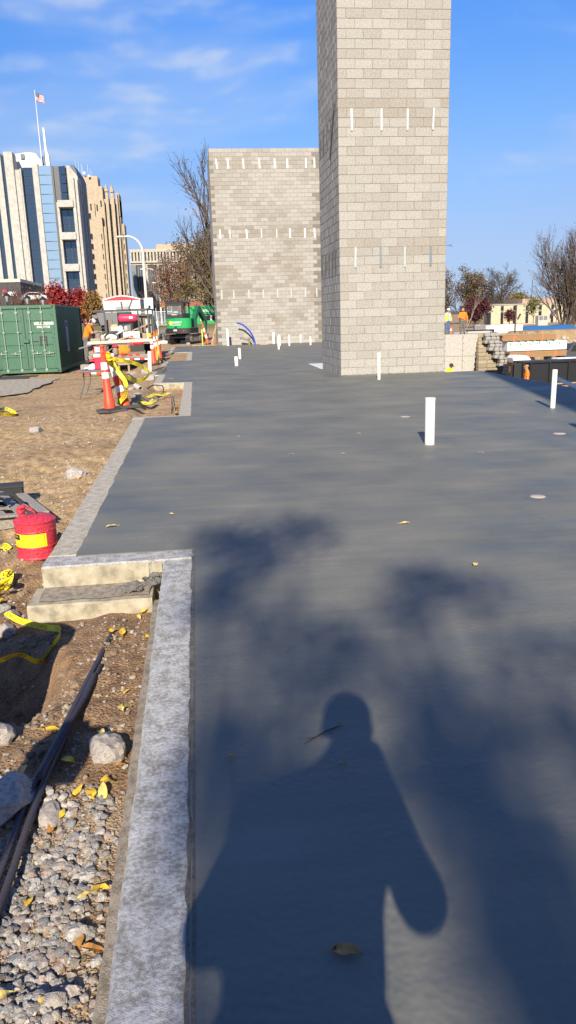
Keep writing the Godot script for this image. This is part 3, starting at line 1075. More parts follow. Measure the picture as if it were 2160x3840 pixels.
	for i in 44:
		var a := lerpf(0.0, wd, i / 44.0)
		var b := lerpf(0.0, wd, (i + 1) / 44.0)
		var ha := 0.02 + 0.035 * absf(fb.get_noise_2d(a * 2.2, 5))
		var hb := 0.02 + 0.035 * absf(fb.get_noise_2d(b * 2.2, 5))
		ft.qf(Vector3(a, 0.006, 0.045), Vector3(b, 0.006, 0.045), Vector3(b, hb, 0.0045), Vector3(a, ha, 0.0045), Vector3(0, 1, 1))
	part(t, "cement_fillet", ft, mats.slab)

func build_back_wall() -> void:
	var t := thing("block_wall", "square standing wall of mottled grey concrete blocks beyond the slab, left of the tower", "wall", Vector3(1.24, 0, -43.8))
	var cw := 0.2035
	var bw := 0.4064
	var n := 18
	var rows := 50
	var core := MB.new()
	core.box(Vector3(n * bw / 2, rows * cw / 2 - 0.1, -0.1), Vector3(n * bw - 0.02, rows * cw + 0.18, 0.18))
	core.box(Vector3(0.1, rows * cw / 2 - 0.1, -2.2), Vector3(0.18, rows * cw + 0.18, 4.2))
	part(t, "mortar", core, mats.mortar)
	var full := MB.new()
	full.box(Vector3(), Vector3(bw - 0.010, cw - 0.010, 0.16), 0.006)
	var half := MB.new()
	half.box(Vector3(), Vector3(bw / 2 - 0.010, cw - 0.010, 0.16), 0.006)
	var fm := full.mesh()
	var hm := half.mesh()
	var rest := MB.new()
	var tl := [Color(0.375, 0.36, 0.328), Color(0.395, 0.38, 0.35), Color(0.36, 0.342, 0.308), Color(0.405, 0.388, 0.355), Color(0.335, 0.317, 0.284), Color(0.38, 0.367, 0.34), Color(0.29, 0.265, 0.225), Color(0.315, 0.29, 0.25), Color(0.20, 0.185, 0.16)]
	var count := 0
	for rr in rows:
		var r := rows - 1 - rr
		var x := 0.0
		var i := 0
		while x < n * bw - 0.01:
			var l := bw
			if (r % 2 == 0 and i == 0) or n * bw - x < bw - 0.01:
				l = bw / 2
			var tone := rng.randi() % 6
			var patch := fa.get_noise_2d(x * 0.5 + 200, r * 0.11)
			if r in [47, 46, 45, 30, 29, 28, 15, 14] and rng.randf() < 0.5:
				tone = 6 + rng.randi() % 2
			elif patch > 0.12 and rng.randf() < 0.8:
				tone = [4, 6, 7, 2][rng.randi() % 4]
			elif rng.randf() < 0.22:
				tone = 3
			if (l < 0.3 and i == 0) or (x > 5.3 and x < 5.75 and r % 2 == 0 and rng.randf() < 0.85) or (x > 5.55 and x < 5.95 and r % 2 == 1 and rng.randf() < 0.7):
				tone = 8 if rng.randf() < 0.75 else 6
			var pos := Vector3(x + l / 2, (r + 0.5) * cw, -0.08 + rng.randf_range(-0.004, 0.004))
			if i == 0:
				pos.x += 0.004
			count += 1
			if count <= 300:
				part(t, "block", fm if l > 0.3 else hm, tones[tone], pos)
			else:
				rest.col = tl[tone]
				rest.box(pos, Vector3(l - 0.010, cw - 0.010, 0.16), 0.006)
			x += l
			i += 1
		# the wall that returns from its left end
		var q := 0.0
		while q < 4.3:
			var l := bw / 2 if (r % 2 == 1 and q == 0.0) else bw
			var g := rng.randf_range(0.85, 1.1)
			rest.col = Color(0.372 * g, 0.356 * g, 0.325 * g)
			rest.box(Vector3(0.08, (r + 0.5) * cw, -q - l / 2 - (0.006 if q == 0.0 else 0.0)), Vector3(0.16, cw - 0.010, l - 0.018), 0.006)
			q += l
	stuff(t, "lower_blocks", rest, mats.block_v)
	var sm := strap_mesh(0.49).mesh()
	for row in [[9.66, [1.62, 2.25, 3.09, 3.96, 4.79, 5.49, 6.51, 6.97], [0.13, 0.06, 0.02, 0.02, 0.02, 0.0, 0.0, 0.03]], [6.13, [1.65, 2.19, 3.11, 3.94, 4.79, 5.53, 6.36, 6.9], [0.03, 0.03, 0.05, 0.0, 0.0, 0.02, 0.02, 0.03]], [2.97, [1.59, 2.26, 3.11, 3.92, 4.73, 5.51, 6.32, 6.97], [0.0, 0.0, 0.0, 0.02, 0.0, 0.0, 0.0, 0.0]]]:
		for k in 8:
			var dull: bool = (row[0] < 6 and k != 3) or (row[0] < 9 and k in [1, 3, 4])
			var o := part(t, "steel_strap", sm, mats.galv_strap if dull else mats.white_clean, Vector3(row[1][k] * 0.986 - 1.24, row[0], 0.02))
			o.rotation.z = row[2][k]
			o.scale.x = 1.5

func build_pipes() -> void:
	pvc("thick capped white pipe standing alone on the slab, nearest to the viewer", 2.615, -8.47, 0.545, 0.056, 0.0, true)
	pvc("slim white pipe with a dirty foot at the right edge of the slab", 5.372, -11.14, 0.59, 0.038, -0.01)
	pvc("white pipe standing right in front of the tall block tower", 4.16, -17.47, 0.62, 0.036, 0.0)
	pvc("short stout white pipe in the middle of the far slab, nearer of two", 1.24, -24.6, 0.30, 0.056, 0.04)
	pvc("white pipe in the middle of the far slab, farther of two", 1.58, -28.68, 0.406, 0.05, 0.03)
	pvc("tallest thin white pipe at the left foot of the square block wall", 1.75, -42.9, 0.94, 0.066, 0.02)
	pvc("white pipe close against the middle of the square block wall", 4.34, -43.6, 0.62, 0.075, 0.0)
	pvc("leaning white pipe, front one of a pair before the block wall", 3.8, -35.89, 0.607, 0.05, 0.04)
	pvc("white pipe half hidden behind the leaning one before the block wall", 4.34, -40.45, 0.555, 0.06, 0.02)
	pvc("thin white pipe to the right of the leaning pair of pipes", 4.75, -39.67, 0.557, 0.045)
	pvc("thinnest white pipe near the wall, between two other pipes on the right", 5.86, -43.5, 0.478, 0.045)
	pvc("last white pipe before the block tower hides the wall", 5.85, -39.68, 0.447, 0.045)
	pvc("white pipe beyond the right edge of the view, seen by its shadow", 4.72, -8.75, 0.45, 0.05)
	for q in [["round pinkish pipe mouth flush with the slab, near and to the right", 2.70, -5.77, 0.062], ["round pinkish pipe mouth flush with the slab at the right edge", 4.34, -8.78, 0.075], ["small pale cover flush with the slab behind the capped pipe", 3.0, -10.93, 0.07]]:
		var o := thing("floor_pipe_mouth", q[0], "drain", Vector3(q[1], 0.008, q[2]), 0.0, "pipe mouths flush with the slab")
		var m := MB.new()
		m.lathe([Vector2(q[3] + 0.05, 0.0), Vector2(q[3] + 0.02, 0.004), Vector2(q[3], 0.003)], 18)
		part(o, "cement_ring", m, mats.slab)
		var d := MB.new()
		d.lathe([Vector2(q[3], 0.003), Vector2(q[3] - 0.006, 0.007), Vector2(0, 0.006)], 18)
		part(o, "cover", d, mats.cover)
	# standpipe, blue hose and boards at the foot of the wall
	var v := thing("standpipe", "rusty brass standpipe with a side arm before the square block wall", "valve", Vector3(2.94, 0, -43.3))
	var m := MB.new()
	m.lathe([Vector2(0.09, 0), Vector2(0.09, 0.04), Vector2(0.06, 0.05), Vector2(0.05, 0.3), Vector2(0.09, 0.31), Vector2(0.09, 0.35), Vector2(0.04, 0.36), Vector2(0.03, 0.42), Vector2(0, 0.42)], 12)
	part(v, "body", m, mats.brass)
	m = MB.new()
	m.tube([Vector3(0, 0.26, 0), Vector3(-0.25, 0.34, 0), Vector3(-0.5, 0.39, 0.05)], 0.05, 8)
	m.tube([Vector3(0, 0.22, 0), Vector3(0.15, 0.2, 0.05), Vector3(0.3, 0.02, 0.12)], 0.03, 8)
	part(v, "arm", m, mats.dirty_steel)
	m = MB.new()
	var pth := []
	for q in [[2.28, 1.21], [2.45, 1.18], [2.65, 1.08], [2.87, 0.88], [3.02, 0.70], [3.13, 0.50], [3.20, 0.30], [3.24, 0.15], [3.25, 0.0]]:
		pth.append(Vector3(q[0], q[1], -43.2))
	m.tube(pth, 0.045, 10)
	solo("blue_hose", "bright blue hose arching up out of the slab before the block wall", "hose", m, mats.blue_hose)
	m = MB.new()
	m.lathe([Vector2(0.28, 0.008), Vector2(0.24, 0.03), Vector2(0.1, 0.05), Vector2(0, 0.045)], 14, Vector3(3.75, 0, -43.0))
	solo("sand_heap", "low pale heap of sand at the foot of the blue hose", "heap", m, mats.cover)
	m = MB.new()
	m.tube([Vector3(6.08, 0.33, -12.5), Vector3(6.22, 0.18, -11.8), Vector3(6.42, 0.02, -10.9)], 0.035, 10)
	solo("white_brace", "white pipe lying slanted behind the slim pipe at the right edge", "pipe", m, mats.pvc)
	# leaves and one stick on the slab
	for q in [["small pale leaf on the slab right of the stepped corner", -0.27, -5.87, 0.05], ["curled pale leaf on the slab near the inside corner", -0.71, -5.59, 0.085], ["pale leaf above the tree shadow in the middle of the slab", 1.43, -5.2, 0.075], ["curled leaf among the tree shadows on the right of the slab", 1.59, -4.19, 0.06], ["tiny pale leaf at the tip of a twig on the slab", 0.46, -2.52, 0.025], ["speck of a leaf beside the thick capped pipe's shadow", 2.0, -9.5, 0.05], ["tiny pale leaf left of the middle of the slab", 0.97, -8.27, 0.05], ["tiny pale leaf a step right of its twin in mid slab", 1.53, -8.11, 0.045], ["tiny leaf to the right of the capped pipe", 2.97, -7.79, 0.05], ["pale speck of a leaf far out on the slab", 0.47, -9.72, 0.05], ["small dark leaf on the shaded slab beside the foundation wall", 0.04, -2.38, 0.035], ["brown leaf at the shoulder of the viewer's shadow", 0.41, -2.27, 0.03], ["tiny leaf near the right edge below the near pipe mouth", 2.45, -5.12, 0.03]]:
		leaf_on(q[0], q[1], q[2], q[3], 0.014, rng.randf() * 6.0, 0.1, 1 if q[3] > 0.036 else 2)
	leaf_on("wet brown leaf stuck to the slab in the viewer's shadow", 0.275, -1.485, 0.075, 0.011, 1.3, 0.02, 2)
	m = MB.new()
	m.tube([Vector3(0.45, 0.012, -2.515), Vector3(0.40, 0.013, -2.49), Vector3(0.35, 0.012, -2.455), Vector3(0.30, 0.011, -2.415)], [0.002, 0.003, 0.003, 0.001], 5)
	m.tube([Vector3(0.35, 0.012, -2.455), Vector3(0.315, 0.011, -2.45)], 0.0015, 4)
	solo("twig", "thin brown twig lying in the viewer's shadow", "twig", m, mats.iron)

# ---------------------------------------------------------------- near left: dirt, gravel, rods, tape, can, pallets
func crv(p: Array, n: int) -> Array:              # a smooth line through points
	var c := Curve3D.new()
	for i in p.size():
		var t: Vector3 = (p[mini(i + 1, p.size() - 1)] - p[maxi(i - 1, 0)]) / 6.0
		c.add_point(p[i], -t, t)
	var o := []
	var l := c.get_baked_length()
	for i in n + 1:
		o.append(c.sample_baked(l * i / n, true))
	return o

func tape(label: String, pts: Array, w: float, twist: Array, n := 40, group := "caution tape lying about") -> void:
	var p := crv(pts, n)
	var sd := []
	for i in p.size():
		var t: Vector3 = (p[mini(i + 1, p.size() - 1)] - p[maxi(i - 1, 0)]).normalized()
		var s := t.cross(Vector3.UP)
		if s.length() < 0.05:
			s = Vector3.RIGHT
		var f := float(i) / (p.size() - 1) * (twist.size() - 1)
		var k := mini(int(f), twist.size() - 2)
		sd.append(s.normalized().rotated(t, lerpf(twist[k], twist[k + 1], f - k)))
	var m := MB.new()
	m.ribbon(p, sd, w)
	solo("caution_tape", label, "tape", m, mats.tape, Vector3(), group)

func rods(label: String, pts: Array, r: float) -> void:
	var p := crv(pts, 220)
	var rad := []
	for i in p.size():
		rad.append(r * (1.2 if i % 2 == 0 else 0.88))
	var m := MB.new()
	m.tube(p, rad, 8)
	solo("steel_rod", label, "rod", m, mats.rebar, Vector3(), "ribbed steel rods on the dirt")

func boulder(label: String, x: float, z: float, r: Vector3, sd: int, mat: Material, turn := 0.0, dy := 0.0, grp := "") -> void:
	var m := MB.new()
	m.rock(Vector3(), r, sd, 0.2, 2)
	var o := solo("stone", label, "stone", m, mat, Vector3(x, gy(x, z) + r.y * 0.35 + dy, z), grp)
	o.rotation.y = turn

func scatter(called: String, n: int, meshes: Array, mat: Material, region: Callable, smin: float, smax: float, sd: int, cols: Array, sink := 0.3) -> void:
	var rn := RandomNumberGenerator.new()
	rn.seed = sd
	for k in meshes.size():
		var xf: Array[Transform3D] = []
		var cl := []
		for i in n / meshes.size():
			var p: Vector3 = region.call(rn)
			if p.y < -90:
				continue
			var s := lerpf(smin, smax, pow(rn.randf(), 2.2))
			var b := Basis(Vector3(rn.randf() - 0.5, rn.randf() - 0.5, rn.randf() - 0.5).normalized(), rn.randf() * TAU).scaled(Vector3(s, s * rn.randf_range(0.6, 0.9), s))
			xf.append(Transform3D(b, p + Vector3(0, s * sink, 0)))
			var c: Color = cols[rn.randi() % cols.size()]
			var g := rn.randf_range(0.75, 1.15)
			cl.append(Color(c.r * g, c.g * g, c.b * g))
		var mm := MultiMesh.new()
		mm.transform_format = MultiMesh.TRANSFORM_3D
		mm.use_colors = true
		mm.mesh = meshes[k]
		mm.instance_count = xf.size()
		for i in xf.size():
			mm.set_instance_transform(i, xf[i])
			mm.set_instance_color(i, cl[i])
		var o := MultiMeshInstance3D.new()
		o.name = numbered(called)
		o.multimesh = mm
		o.material_override = mat
		add_child(o)
		o.set_meta("kind", "stuff")
		tag(o, {"gravel": "loose crushed pale gravel beside the foundation wall", "clods": "brown clods of earth lying on the near dirt"}.get(called, "small pebbles strewn over the dirt"), called)

func build_foreground() -> void:
	var im := Image.create(768, 64, false, Image.FORMAT_RGB8)
	im.fill(Color(0.95, 0.87, 0.16))
	print_on(im, "CAUTION", 24, 11, 6, Color(0.05, 0.05, 0.04))
	print_on(im, "CUIDADO", 408, 11, 6, Color(0.05, 0.05, 0.04))
	var tm := mt("tape", 0.95, 0.95, 0.95, 0.45)
	tm.albedo_texture = itex(im)
	tm.uv1_scale = Vector3(1.0 / 12.0, 1, 1)
	tm.backlight_enabled = true
	tm.backlight = Color(0.3, 0.3, 0.25)
	var rk := []
	for k in 4:
		var m := MB.new()
		m.rock(Vector3(), Vector3(1, 0.8, 0.9), 300 + k, 0.55, 1)
		rk.append(m.mesh())
	var gcols := [Color(0.50, 0.46, 0.41), Color(0.42, 0.39, 0.37), Color(0.58, 0.54, 0.50), Color(0.38, 0.34, 0.29), Color(0.46, 0.37, 0.32), Color(0.33, 0.325, 0.33), Color(0.55, 0.51, 0.47)]
	scatter("gravel", 6000, rk, mats.stone, func(r: RandomNumberGenerator) -> Vector3:
		var x := r.randf_range(-1.0, -0.36)
		var z := r.randf_range(-2.62, -1.1)
		if z < -2.38 and r.randf() < 0.5 or x > -0.43 and r.randf() < 0.75 or fb.get_noise_2d(x * 0.7, z * 0.7) > 0.22 + 0.5 * r.randf():
			return Vector3(0, -99, 0)
		return Vector3(x, gy(x, z), z), 0.004, 0.0235, 11, gcols)
	var pcols := [Color(0.42, 0.32, 0.22), Color(0.34, 0.26, 0.19), Color(0.50, 0.44, 0.36), Color(0.30, 0.23, 0.17), Color(0.55, 0.5, 0.45)]
	scatter("clods", 1500, rk, mats.stone, func(r: RandomNumberGenerator) -> Vector3:
		var z := r.randf_range(-1.4, -6.5)
		var x := r.randf_range(-0.38, -1.6)
		if z < -4.4 and x > -1.12:
			x -= 0.75
		if x < -1.0 - 0.29 * (-z) or fb.get_noise_2d(x * 0.5 + 9, z * 0.5) < 0.02 or (z > -2.7 and x > -0.75):
			return Vector3(0, -99, 0)
		return Vector3(x, gy(x, z), z), 0.006, 0.032, 14, [Color(0.33, 0.235, 0.16), Color(0.29, 0.205, 0.14), Color(0.37, 0.27, 0.18)], 0.05)
	scatter("pebbles", 9000, rk, mats.stone, func(r: RandomNumberGenerator) -> Vector3:
		var z := -1.2 - 12.0 * pow(r.randf(), 1.6)
		var x := r.randf_range(-0.37, -3.4) if z < -4.7 else r.randf_range(-0.37, -1.5)
		if z < -4.4 and x > -1.12:
			x -= 0.75
		if x < -1.0 - 0.29 * (-z) or fb.get_noise_2d(x * 0.4, z * 0.4) < -0.1 - 0.3 * r.randf():
			return Vector3(0, -99, 0)
		return Vector3(x, gy(x, z), z), 0.0025, 0.017, 12, pcols, 0.2)
	# stones that stand out
	boulder("flat brown grey stone wedged beside the foundation ledge", -0.465, -2.84, Vector3(0.085, 0.055, 0.10), 41, mats.boulder, 0.3, 0.0)
	boulder("big rough pale boulder at the left edge under the steel rods", -0.80, -2.54, Vector3(0.145, 0.10, 0.12), 42, mats.boulder_pale, 0.5)
	boulder("dark slab of stone under the lower ends of the rods", -0.625, -2.50, Vector3(0.05, 0.03, 0.085), 43, mats.boulder, 0.2)
	boulder("round pale stone on the gravel near the ledge", -0.445, -1.90, Vector3(0.033, 0.03, 0.032), 44, mats.boulder_pale, 0.0)
	boulder("white egg shaped stone lying on the brown ledge", -0.33, -1.72, Vector3(0.018, 0.016, 0.024), 45, mats.cover, 0.4, 0.02)
	boulder("blocky grey stone at the very bottom of the gravel", -0.47, -1.665, Vector3(0.036, 0.028, 0.03), 46, mats.boulder, 0.6)
	boulder("grey stone lying against the lower ledge by the gravel", -0.43, -1.70, Vector3(0.027, 0.02, 0.022), 47, mats.boulder, 0.2)
	boulder("grey angular stone in front of the yellow tape's torn end", -1.225, -4.38, Vector3(0.06, 0.05, 0.055), 48, mats.boulder, 0.2)
	boulder("brownish stone at the left edge behind the torn tape end", -1.31, -4.66, Vector3(0.07, 0.04, 0.06), 49, mats.boulder, 1.2)
	boulder("grey stone the torn tape end is caught on", -1.24, -4.60, Vector3(0.055, 0.035, 0.05), 50, mats.boulder, 2.2)
	boulder("tan pointed stone far up beside the foundation wall", -1.43, -8.55, Vector3(0.13, 0.09, 0.12), 51, mats.boulder_pale, 2.2)
	boulder("pale stone on the dirt left of the orange posts", -2.40, -11.4, Vector3(0.12, 0.06, 0.09), 52, mats.boulder_pale, 1.0)
	boulder("brown stone at the left edge in the dug hole", -0.93, -3.02, Vector3(0.07, 0.06, 0.06), 53, mats.boulder, 1.0)
	var cl := MB.new()
	var cr := RandomNumberGenerator.new()
	cr.seed = 6
	for q in 46:
		var t := cr.randf()
		var rr := cr.randf_range(0.010, 0.030) * (1.2 - 0.4 * t)
		cl.rock(Vector3(lerpf(-0.13, 0.12, t) + cr.randfn() * 0.012, -0.03 + 0.075 * t * cr.randf() + cr.randf() * 0.012, cr.randfn() * 0.035 - 0.02 * t), Vector3(rr * 1.2, rr * 0.8, rr), q, 0.5, 1)
	solo("cement_clod", "lump of dark crumbly cement in the corner of the footing", "clod", cl, mats.clod, Vector3(-0.43, -0.115, -4.63))
	# three ribbed rods
	var on := func(x: float, z: float, h := 0.022) -> Vector3: return Vector3(x, maxf(gy(x, z), -0.275) + h, z)
	rods("longest ribbed steel rod, reaching from the dirt to the lower left", [on.call(-0.555, -4.32, -0.01), on.call(-0.625, -3.54), on.call(-0.668, -3.05), on.call(-0.715, -2.52, 0.035), on.call(-0.735, -2.2, 0.04), on.call(-0.76, -1.6, 0.04)], 0.0125)
	rods("ribbed steel rod lying right of the longest one", [on.call(-0.598, -3.55), on.call(-0.628, -3.3), on.call(-0.655, -2.88), on.call(-0.68, -2.51, 0.035), on.call(-0.698, -2.07, 0.04), on.call(-0.715, -1.6, 0.04)], 0.0125)
	rods("short bluish rod lying between the two longer ones", [on.call(-0.585, -3.7, 0.01), on.call(-0.615, -3.3, 0.03), on.call(-0.645, -2.98, 0.045), on.call(-0.68, -2.62, 0.055)], 0.0115)
	# tape
	var g := func(x: float, z: float, h := 0.03) -> Vector3: return Vector3(x, gy(x, z) + h, z)
	tape("yellow caution tape looping over the dirt before the cast footing", [g.call(-1.25, -4.53, 0.06), g.call(-1.16, -4.46, 0.03), g.call(-1.03, -4.35, 0.04), g.call(-0.95, -4.29, 0.05), g.call(-0.885, -4.22, 0.05), g.call(-0.865, -4.15), g.call(-0.87, -4.09, 0.03), g.call(-0.95, -3.98, 0.05), Vector3(-1.04, -0.22, -3.92), Vector3(-1.12, -0.2, -3.81), Vector3(-1.22, -0.18, -3.7)], 0.036, [0.1, 1.2, 1.35, 1.25, 1.4, 1.2, 0.7, 1.25, 1.35], 60)
	tape("crumpled yellow caution tape heap at the left edge below the red can", [g.call(-1.45, -5.22, 0.05), g.call(-1.38, -5.2, 0.06), g.call(-1.36, -5.1, 0.02), g.call(-1.42, -5.02, 0.09), g.call(-1.34, -4.95, 0.08), g.call(-1.44, -4.9, 0.02), g.call(-1.33, -4.84, 0.1), g.call(-1.41, -4.77, 0.02), g.call(-1.33, -4.74, 0.05)], 0.07, [0.3, 1.2, -0.4, 0.8, -0.8, 1.0, 0.2], 50)
	tape("scrap of yellow caution tape on the dirt beside the pallet", [g.call(-1.66, -5.98, 0.01), g.call(-1.60, -5.95, 0.05), g.call(-1.55, -5.92, 0.01)], 0.06, [0.2, 0.6], 8)
	tape("yellow caution tape lying on the dirt far out at the left edge", [g.call(-3.75, -14.4), g.call(-3.5, -14.2, 0.05), g.call(-3.3, -13.8, 0.06), g.call(-3.14, -13.5), g.call(-3.3, -13.3, 0.06), g.call(-3.45, -13.1)], 0.06, [1.0, 1.3, 0.8, 1.2], 30)
	red_can()
	pallets()
	# leaves
	for q in [["yellow leaf on the dirt by the left edge above the rods", -0.73, -3.11, 0.085, 0], ["pale yellow leaf behind the flat brown stone", -0.50, -2.99, 0.065, 1], ["small leaf touching the back of the flat brown stone", -0.455, -2.975, 0.05, 1], ["yellow leaf in the rods' shadow right of the rods", -0.61, -2.79, 0.075, 0], ["dull leaf standing in the shade left of the rods", -0.77, -2.75, 0.065, 1], ["yellow leaf on brown dirt in front of the flat stone", -0.44, -2.64, 0.075, 0], ["narrow leaf on edge at the top of the gravel", -0.54, -2.6, 0.06, 0], ["bright orange yellow leaf at the top of the gravel", -0.49, -2.575, 0.08, 0], ["long dull leaf right of the orange yellow one", -0.445, -2.58, 0.09, 1], ["brown leaves crammed between flat stone and ledge", -0.405, -2.80, 0.06, 2], ["second brown leaf between flat stone and ledge", -0.40, -2.75, 0.05, 2], ["yellow leaf upright among the stones below the rods", -0.58, -2.48, 0.05, 0], ["brown orange leaf caught on the dark stone by the rods", -0.61, -2.42, 0.065, 2], ["yellow leaf on the gravel at the left edge", -0.62, -2.07, 0.065, 0], ["small leaf standing at the left of the pair near the ledge", -0.445, -2.05, 0.045, 1], ["large spotted yellow leaf on the gravel against the ledge", -0.405, -2.06, 0.085, 0], ["yellow leaf lying on the brown ledge against the white kerb", -0.335, -2.075, 0.065, 0], ["pale leaf in the bottom left corner of the gravel", -0.60, -1.69, 0.055, 1], ["tan leaf on the dirt at the bottom of the gravel", -0.49, -1.66, 0.05, 1], ["brown leaf wedged under the round pale stone", -0.43, -1.87, 0.05, 2], ["long brown leaf on edge right of the round stone", -0.395, -1.84, 0.07, 2], ["yellow leaf over the dark rod's end at the top", -0.565, -4.12, 0.07, 0], ["bright yellow leaf right of the rods' top end", -0.51, -4.10, 0.08, 0], ["yellow leaf at the foot of the footing's right end", -0.41, -4.45, 0.06, 0], ["dull leaf on the dirt left of the footing's right end", -0.44, -4.39, 0.055, 1], ["yellow leaf against the white kerb half way up", -0.36, -4.01, 0.06, 0], ["pale curled leaf near the ledge above the flat stone", -0.41, -3.24, 0.06, 1], ["second curled leaf beside it near the ledge", -0.44, -3.22, 0.06, 1], ["small yellow leaf on the dirt half way up the ledge", -0.43, -3.40, 0.045, 0]]:
		leaf_on(q[0], q[1], q[2], q[3], 99.0, rng.randf() * 6.28, rng.randf_range(-0.35, 0.5), q[4])
	for k in 20:
		var z := -5.4 - 5.0 * rng.randf()
		var x := -1.25 - (0.1 + 0.22 * (-z - 4)) * rng.randf()
		leaf_on("small yellow leaf strewn on the tan dirt left of the slab", x, z, rng.randf_range(0.035, 0.065), 99.0, rng.randf() * 6.28, rng.randf_range(-0.3, 0.4), rng.randi() % 2)

func red_can() -> void:
	var o := thing("fuel_can", "dusty dented red metal fuel can with a yellow label", "fuel can", Vector3(-1.285, gy(-1.285, -5.72) + 0.012, -5.72), 0.15)
	var m := MB.new()
	m.lathe([Vector2(0, 0), Vector2(0.148, 0), Vector2(0.153, 0.006), Vector2(0.153, 0.012), Vector2(0.148, 0.02), Vector2(0.149, 0.085), Vector2(0.153, 0.092), Vector2(0.149, 0.099), Vector2(0.149, 0.205), Vector2(0.153, 0.212), Vector2(0.149, 0.219), Vector2(0.150, 0.272), Vector2(0.156, 0.278), Vector2(0.156, 0.285), Vector2(0.149, 0.289), Vector2(0.125, 0.305), Vector2(0.08, 0.321), Vector2(0.03, 0.327), Vector2(0, 0.327)], 40, Vector3(), 0.9)
	# a dent low on the right
	for i in m.v.size():
		var d := (m.v[i] - Vector3(0.13, 0.07, 0.07)).length()
		m.v[i] -= Vector3(0.88, 0, 0.47) * 0.022 * exp(-d * d / 0.0016)
	part(o, "body", m, mats.can)
	m = MB.new()
	m.xf = Transform3D(Basis(Vector3(0, 0, 1), 0.1), Vector3(-0.085, 0.30, -0.01))
	m.lathe([Vector2(0.027, -0.02), Vector2(0.027, 0.045), Vector2(0.034, 0.05), Vector2(0.034, 0.062), Vector2(0.02, 0.07), Vector2(0, 0.07)], 14)
	part(o, "spout", m, mats.can)
	m = MB.new()
	m.box(Vector3(-0.085, 0.385, 0), Vector3(0.062, 0.022, 0.05), 0.006, Basis(Vector3(0, 0, 1), 0.25))
	m.box(Vector3(-0.045, 0.378, 0), Vector3(0.085, 0.014, 0.036), 0.004, Basis(Vector3(0, 0, 1), -0.35))
	m.box(Vector3(-0.005, 0.35, 0), Vector3(0.05, 0.014, 0.036), 0.004, Basis(Vector3(0, 0, 1), -0.75))
	m.box(Vector3(-0.10, 0.36, 0.02), Vector3(0.03, 0.05, 0.01), 0.003, Basis(Vector3(0, 0, 1), 0.5))
	part(o, "trigger_lid", m, mats.can)
	m = MB.new()
	m.tube([Vector3(0.015, 0.322, 0.03), Vector3(0.012, 0.345, 0.03), Vector3(0.012, 0.348, 0.0), Vector3(0.012, 0.345, -0.03), Vector3(0.015, 0.322, -0.03)], 0.004, 6)
	m.tube([Vector3(0.012, 0.34, 0.0), Vector3(-0.04, 0.335, 0.02), Vector3(-0.075, 0.32, 0.02)], 0.005, 6)
	part(o, "handle", m, mats.dark_steel)
	# the label wraps the front
	var im := Image.create(256, 96, false, Image.FORMAT_RGB8)
	im.fill(Color(0.96, 0.88, 0.12))
	var ink := Color(0.12, 0.11, 0.05)
	im.fill_rect(Rect2i(0, 4, 74, 40), ink)
	im.fill_rect(Rect2i(12, 14, 44, 14), Color(0.5, 0.5, 0.46))
	im.fill_rect(Rect2i(0, 50, 74, 3), ink)
	for q in [[84, 4, 160, 3], [84, 88, 4, 4], [84, 4, 3, 84], [241, 4, 3, 84]]:
		im.fill_rect(Rect2i(q[0], q[1], q[2], q[3]), ink)
	for k in 12:
		im.fill_rect(Rect2i(86 + k * 13, 86, 7, 4), ink)
	for k in 3:
		for r in 2:
			for l in 5:
				im.fill_rect(Rect2i(96 + k * 48, 14 + r * 36 + l * 6, 26 + (l * 7 + k * 5) % 12, 3), Color(0.66, 0.60, 0.14))
	for l in 12:
		im.fill_rect(Rect2i(52 - l, 62 + l * 2, l * 2 + 1, 2), Color(0.62, 0.56, 0.12))
	im.fill_rect(Rect2i(10, 62, 14, 24), Color(0.8, 0.73, 0.13))
	var lm := mt("can_label", 1, 1, 1, 0.5)
	lm.albedo_texture = itex(im)
	m = MB.new()
	for k in 16:
		var a := lerpf(2.95, 1.02, k / 16.0)
		var b := lerpf(2.95, 1.02, (k + 1) / 16.0)
		var ca := Vector3(cos(a), 0, sin(a))
		var cb := Vector3(cos(b), 0, sin(b))
		var r := 0.1508
		var ua := k / 16.0
		var ub := (k + 1) / 16.0
		m.tri(ca * r + Vector3(0, 0.102, 0), cb * r + Vector3(0, 0.102, 0), cb * r + Vector3(0, 0.202, 0), ca, cb, cb, Vector2(ua, 1), Vector2(ub, 1), Vector2(ub, 0))
		m.tri(ca * r + Vector3(0, 0.102, 0), cb * r + Vector3(0, 0.202, 0), ca * r + Vector3(0, 0.202, 0), ca, cb, ca, Vector2(ua, 1), Vector2(ub, 0), Vector2(ua, 0))
	part(o, "label", m, lm)

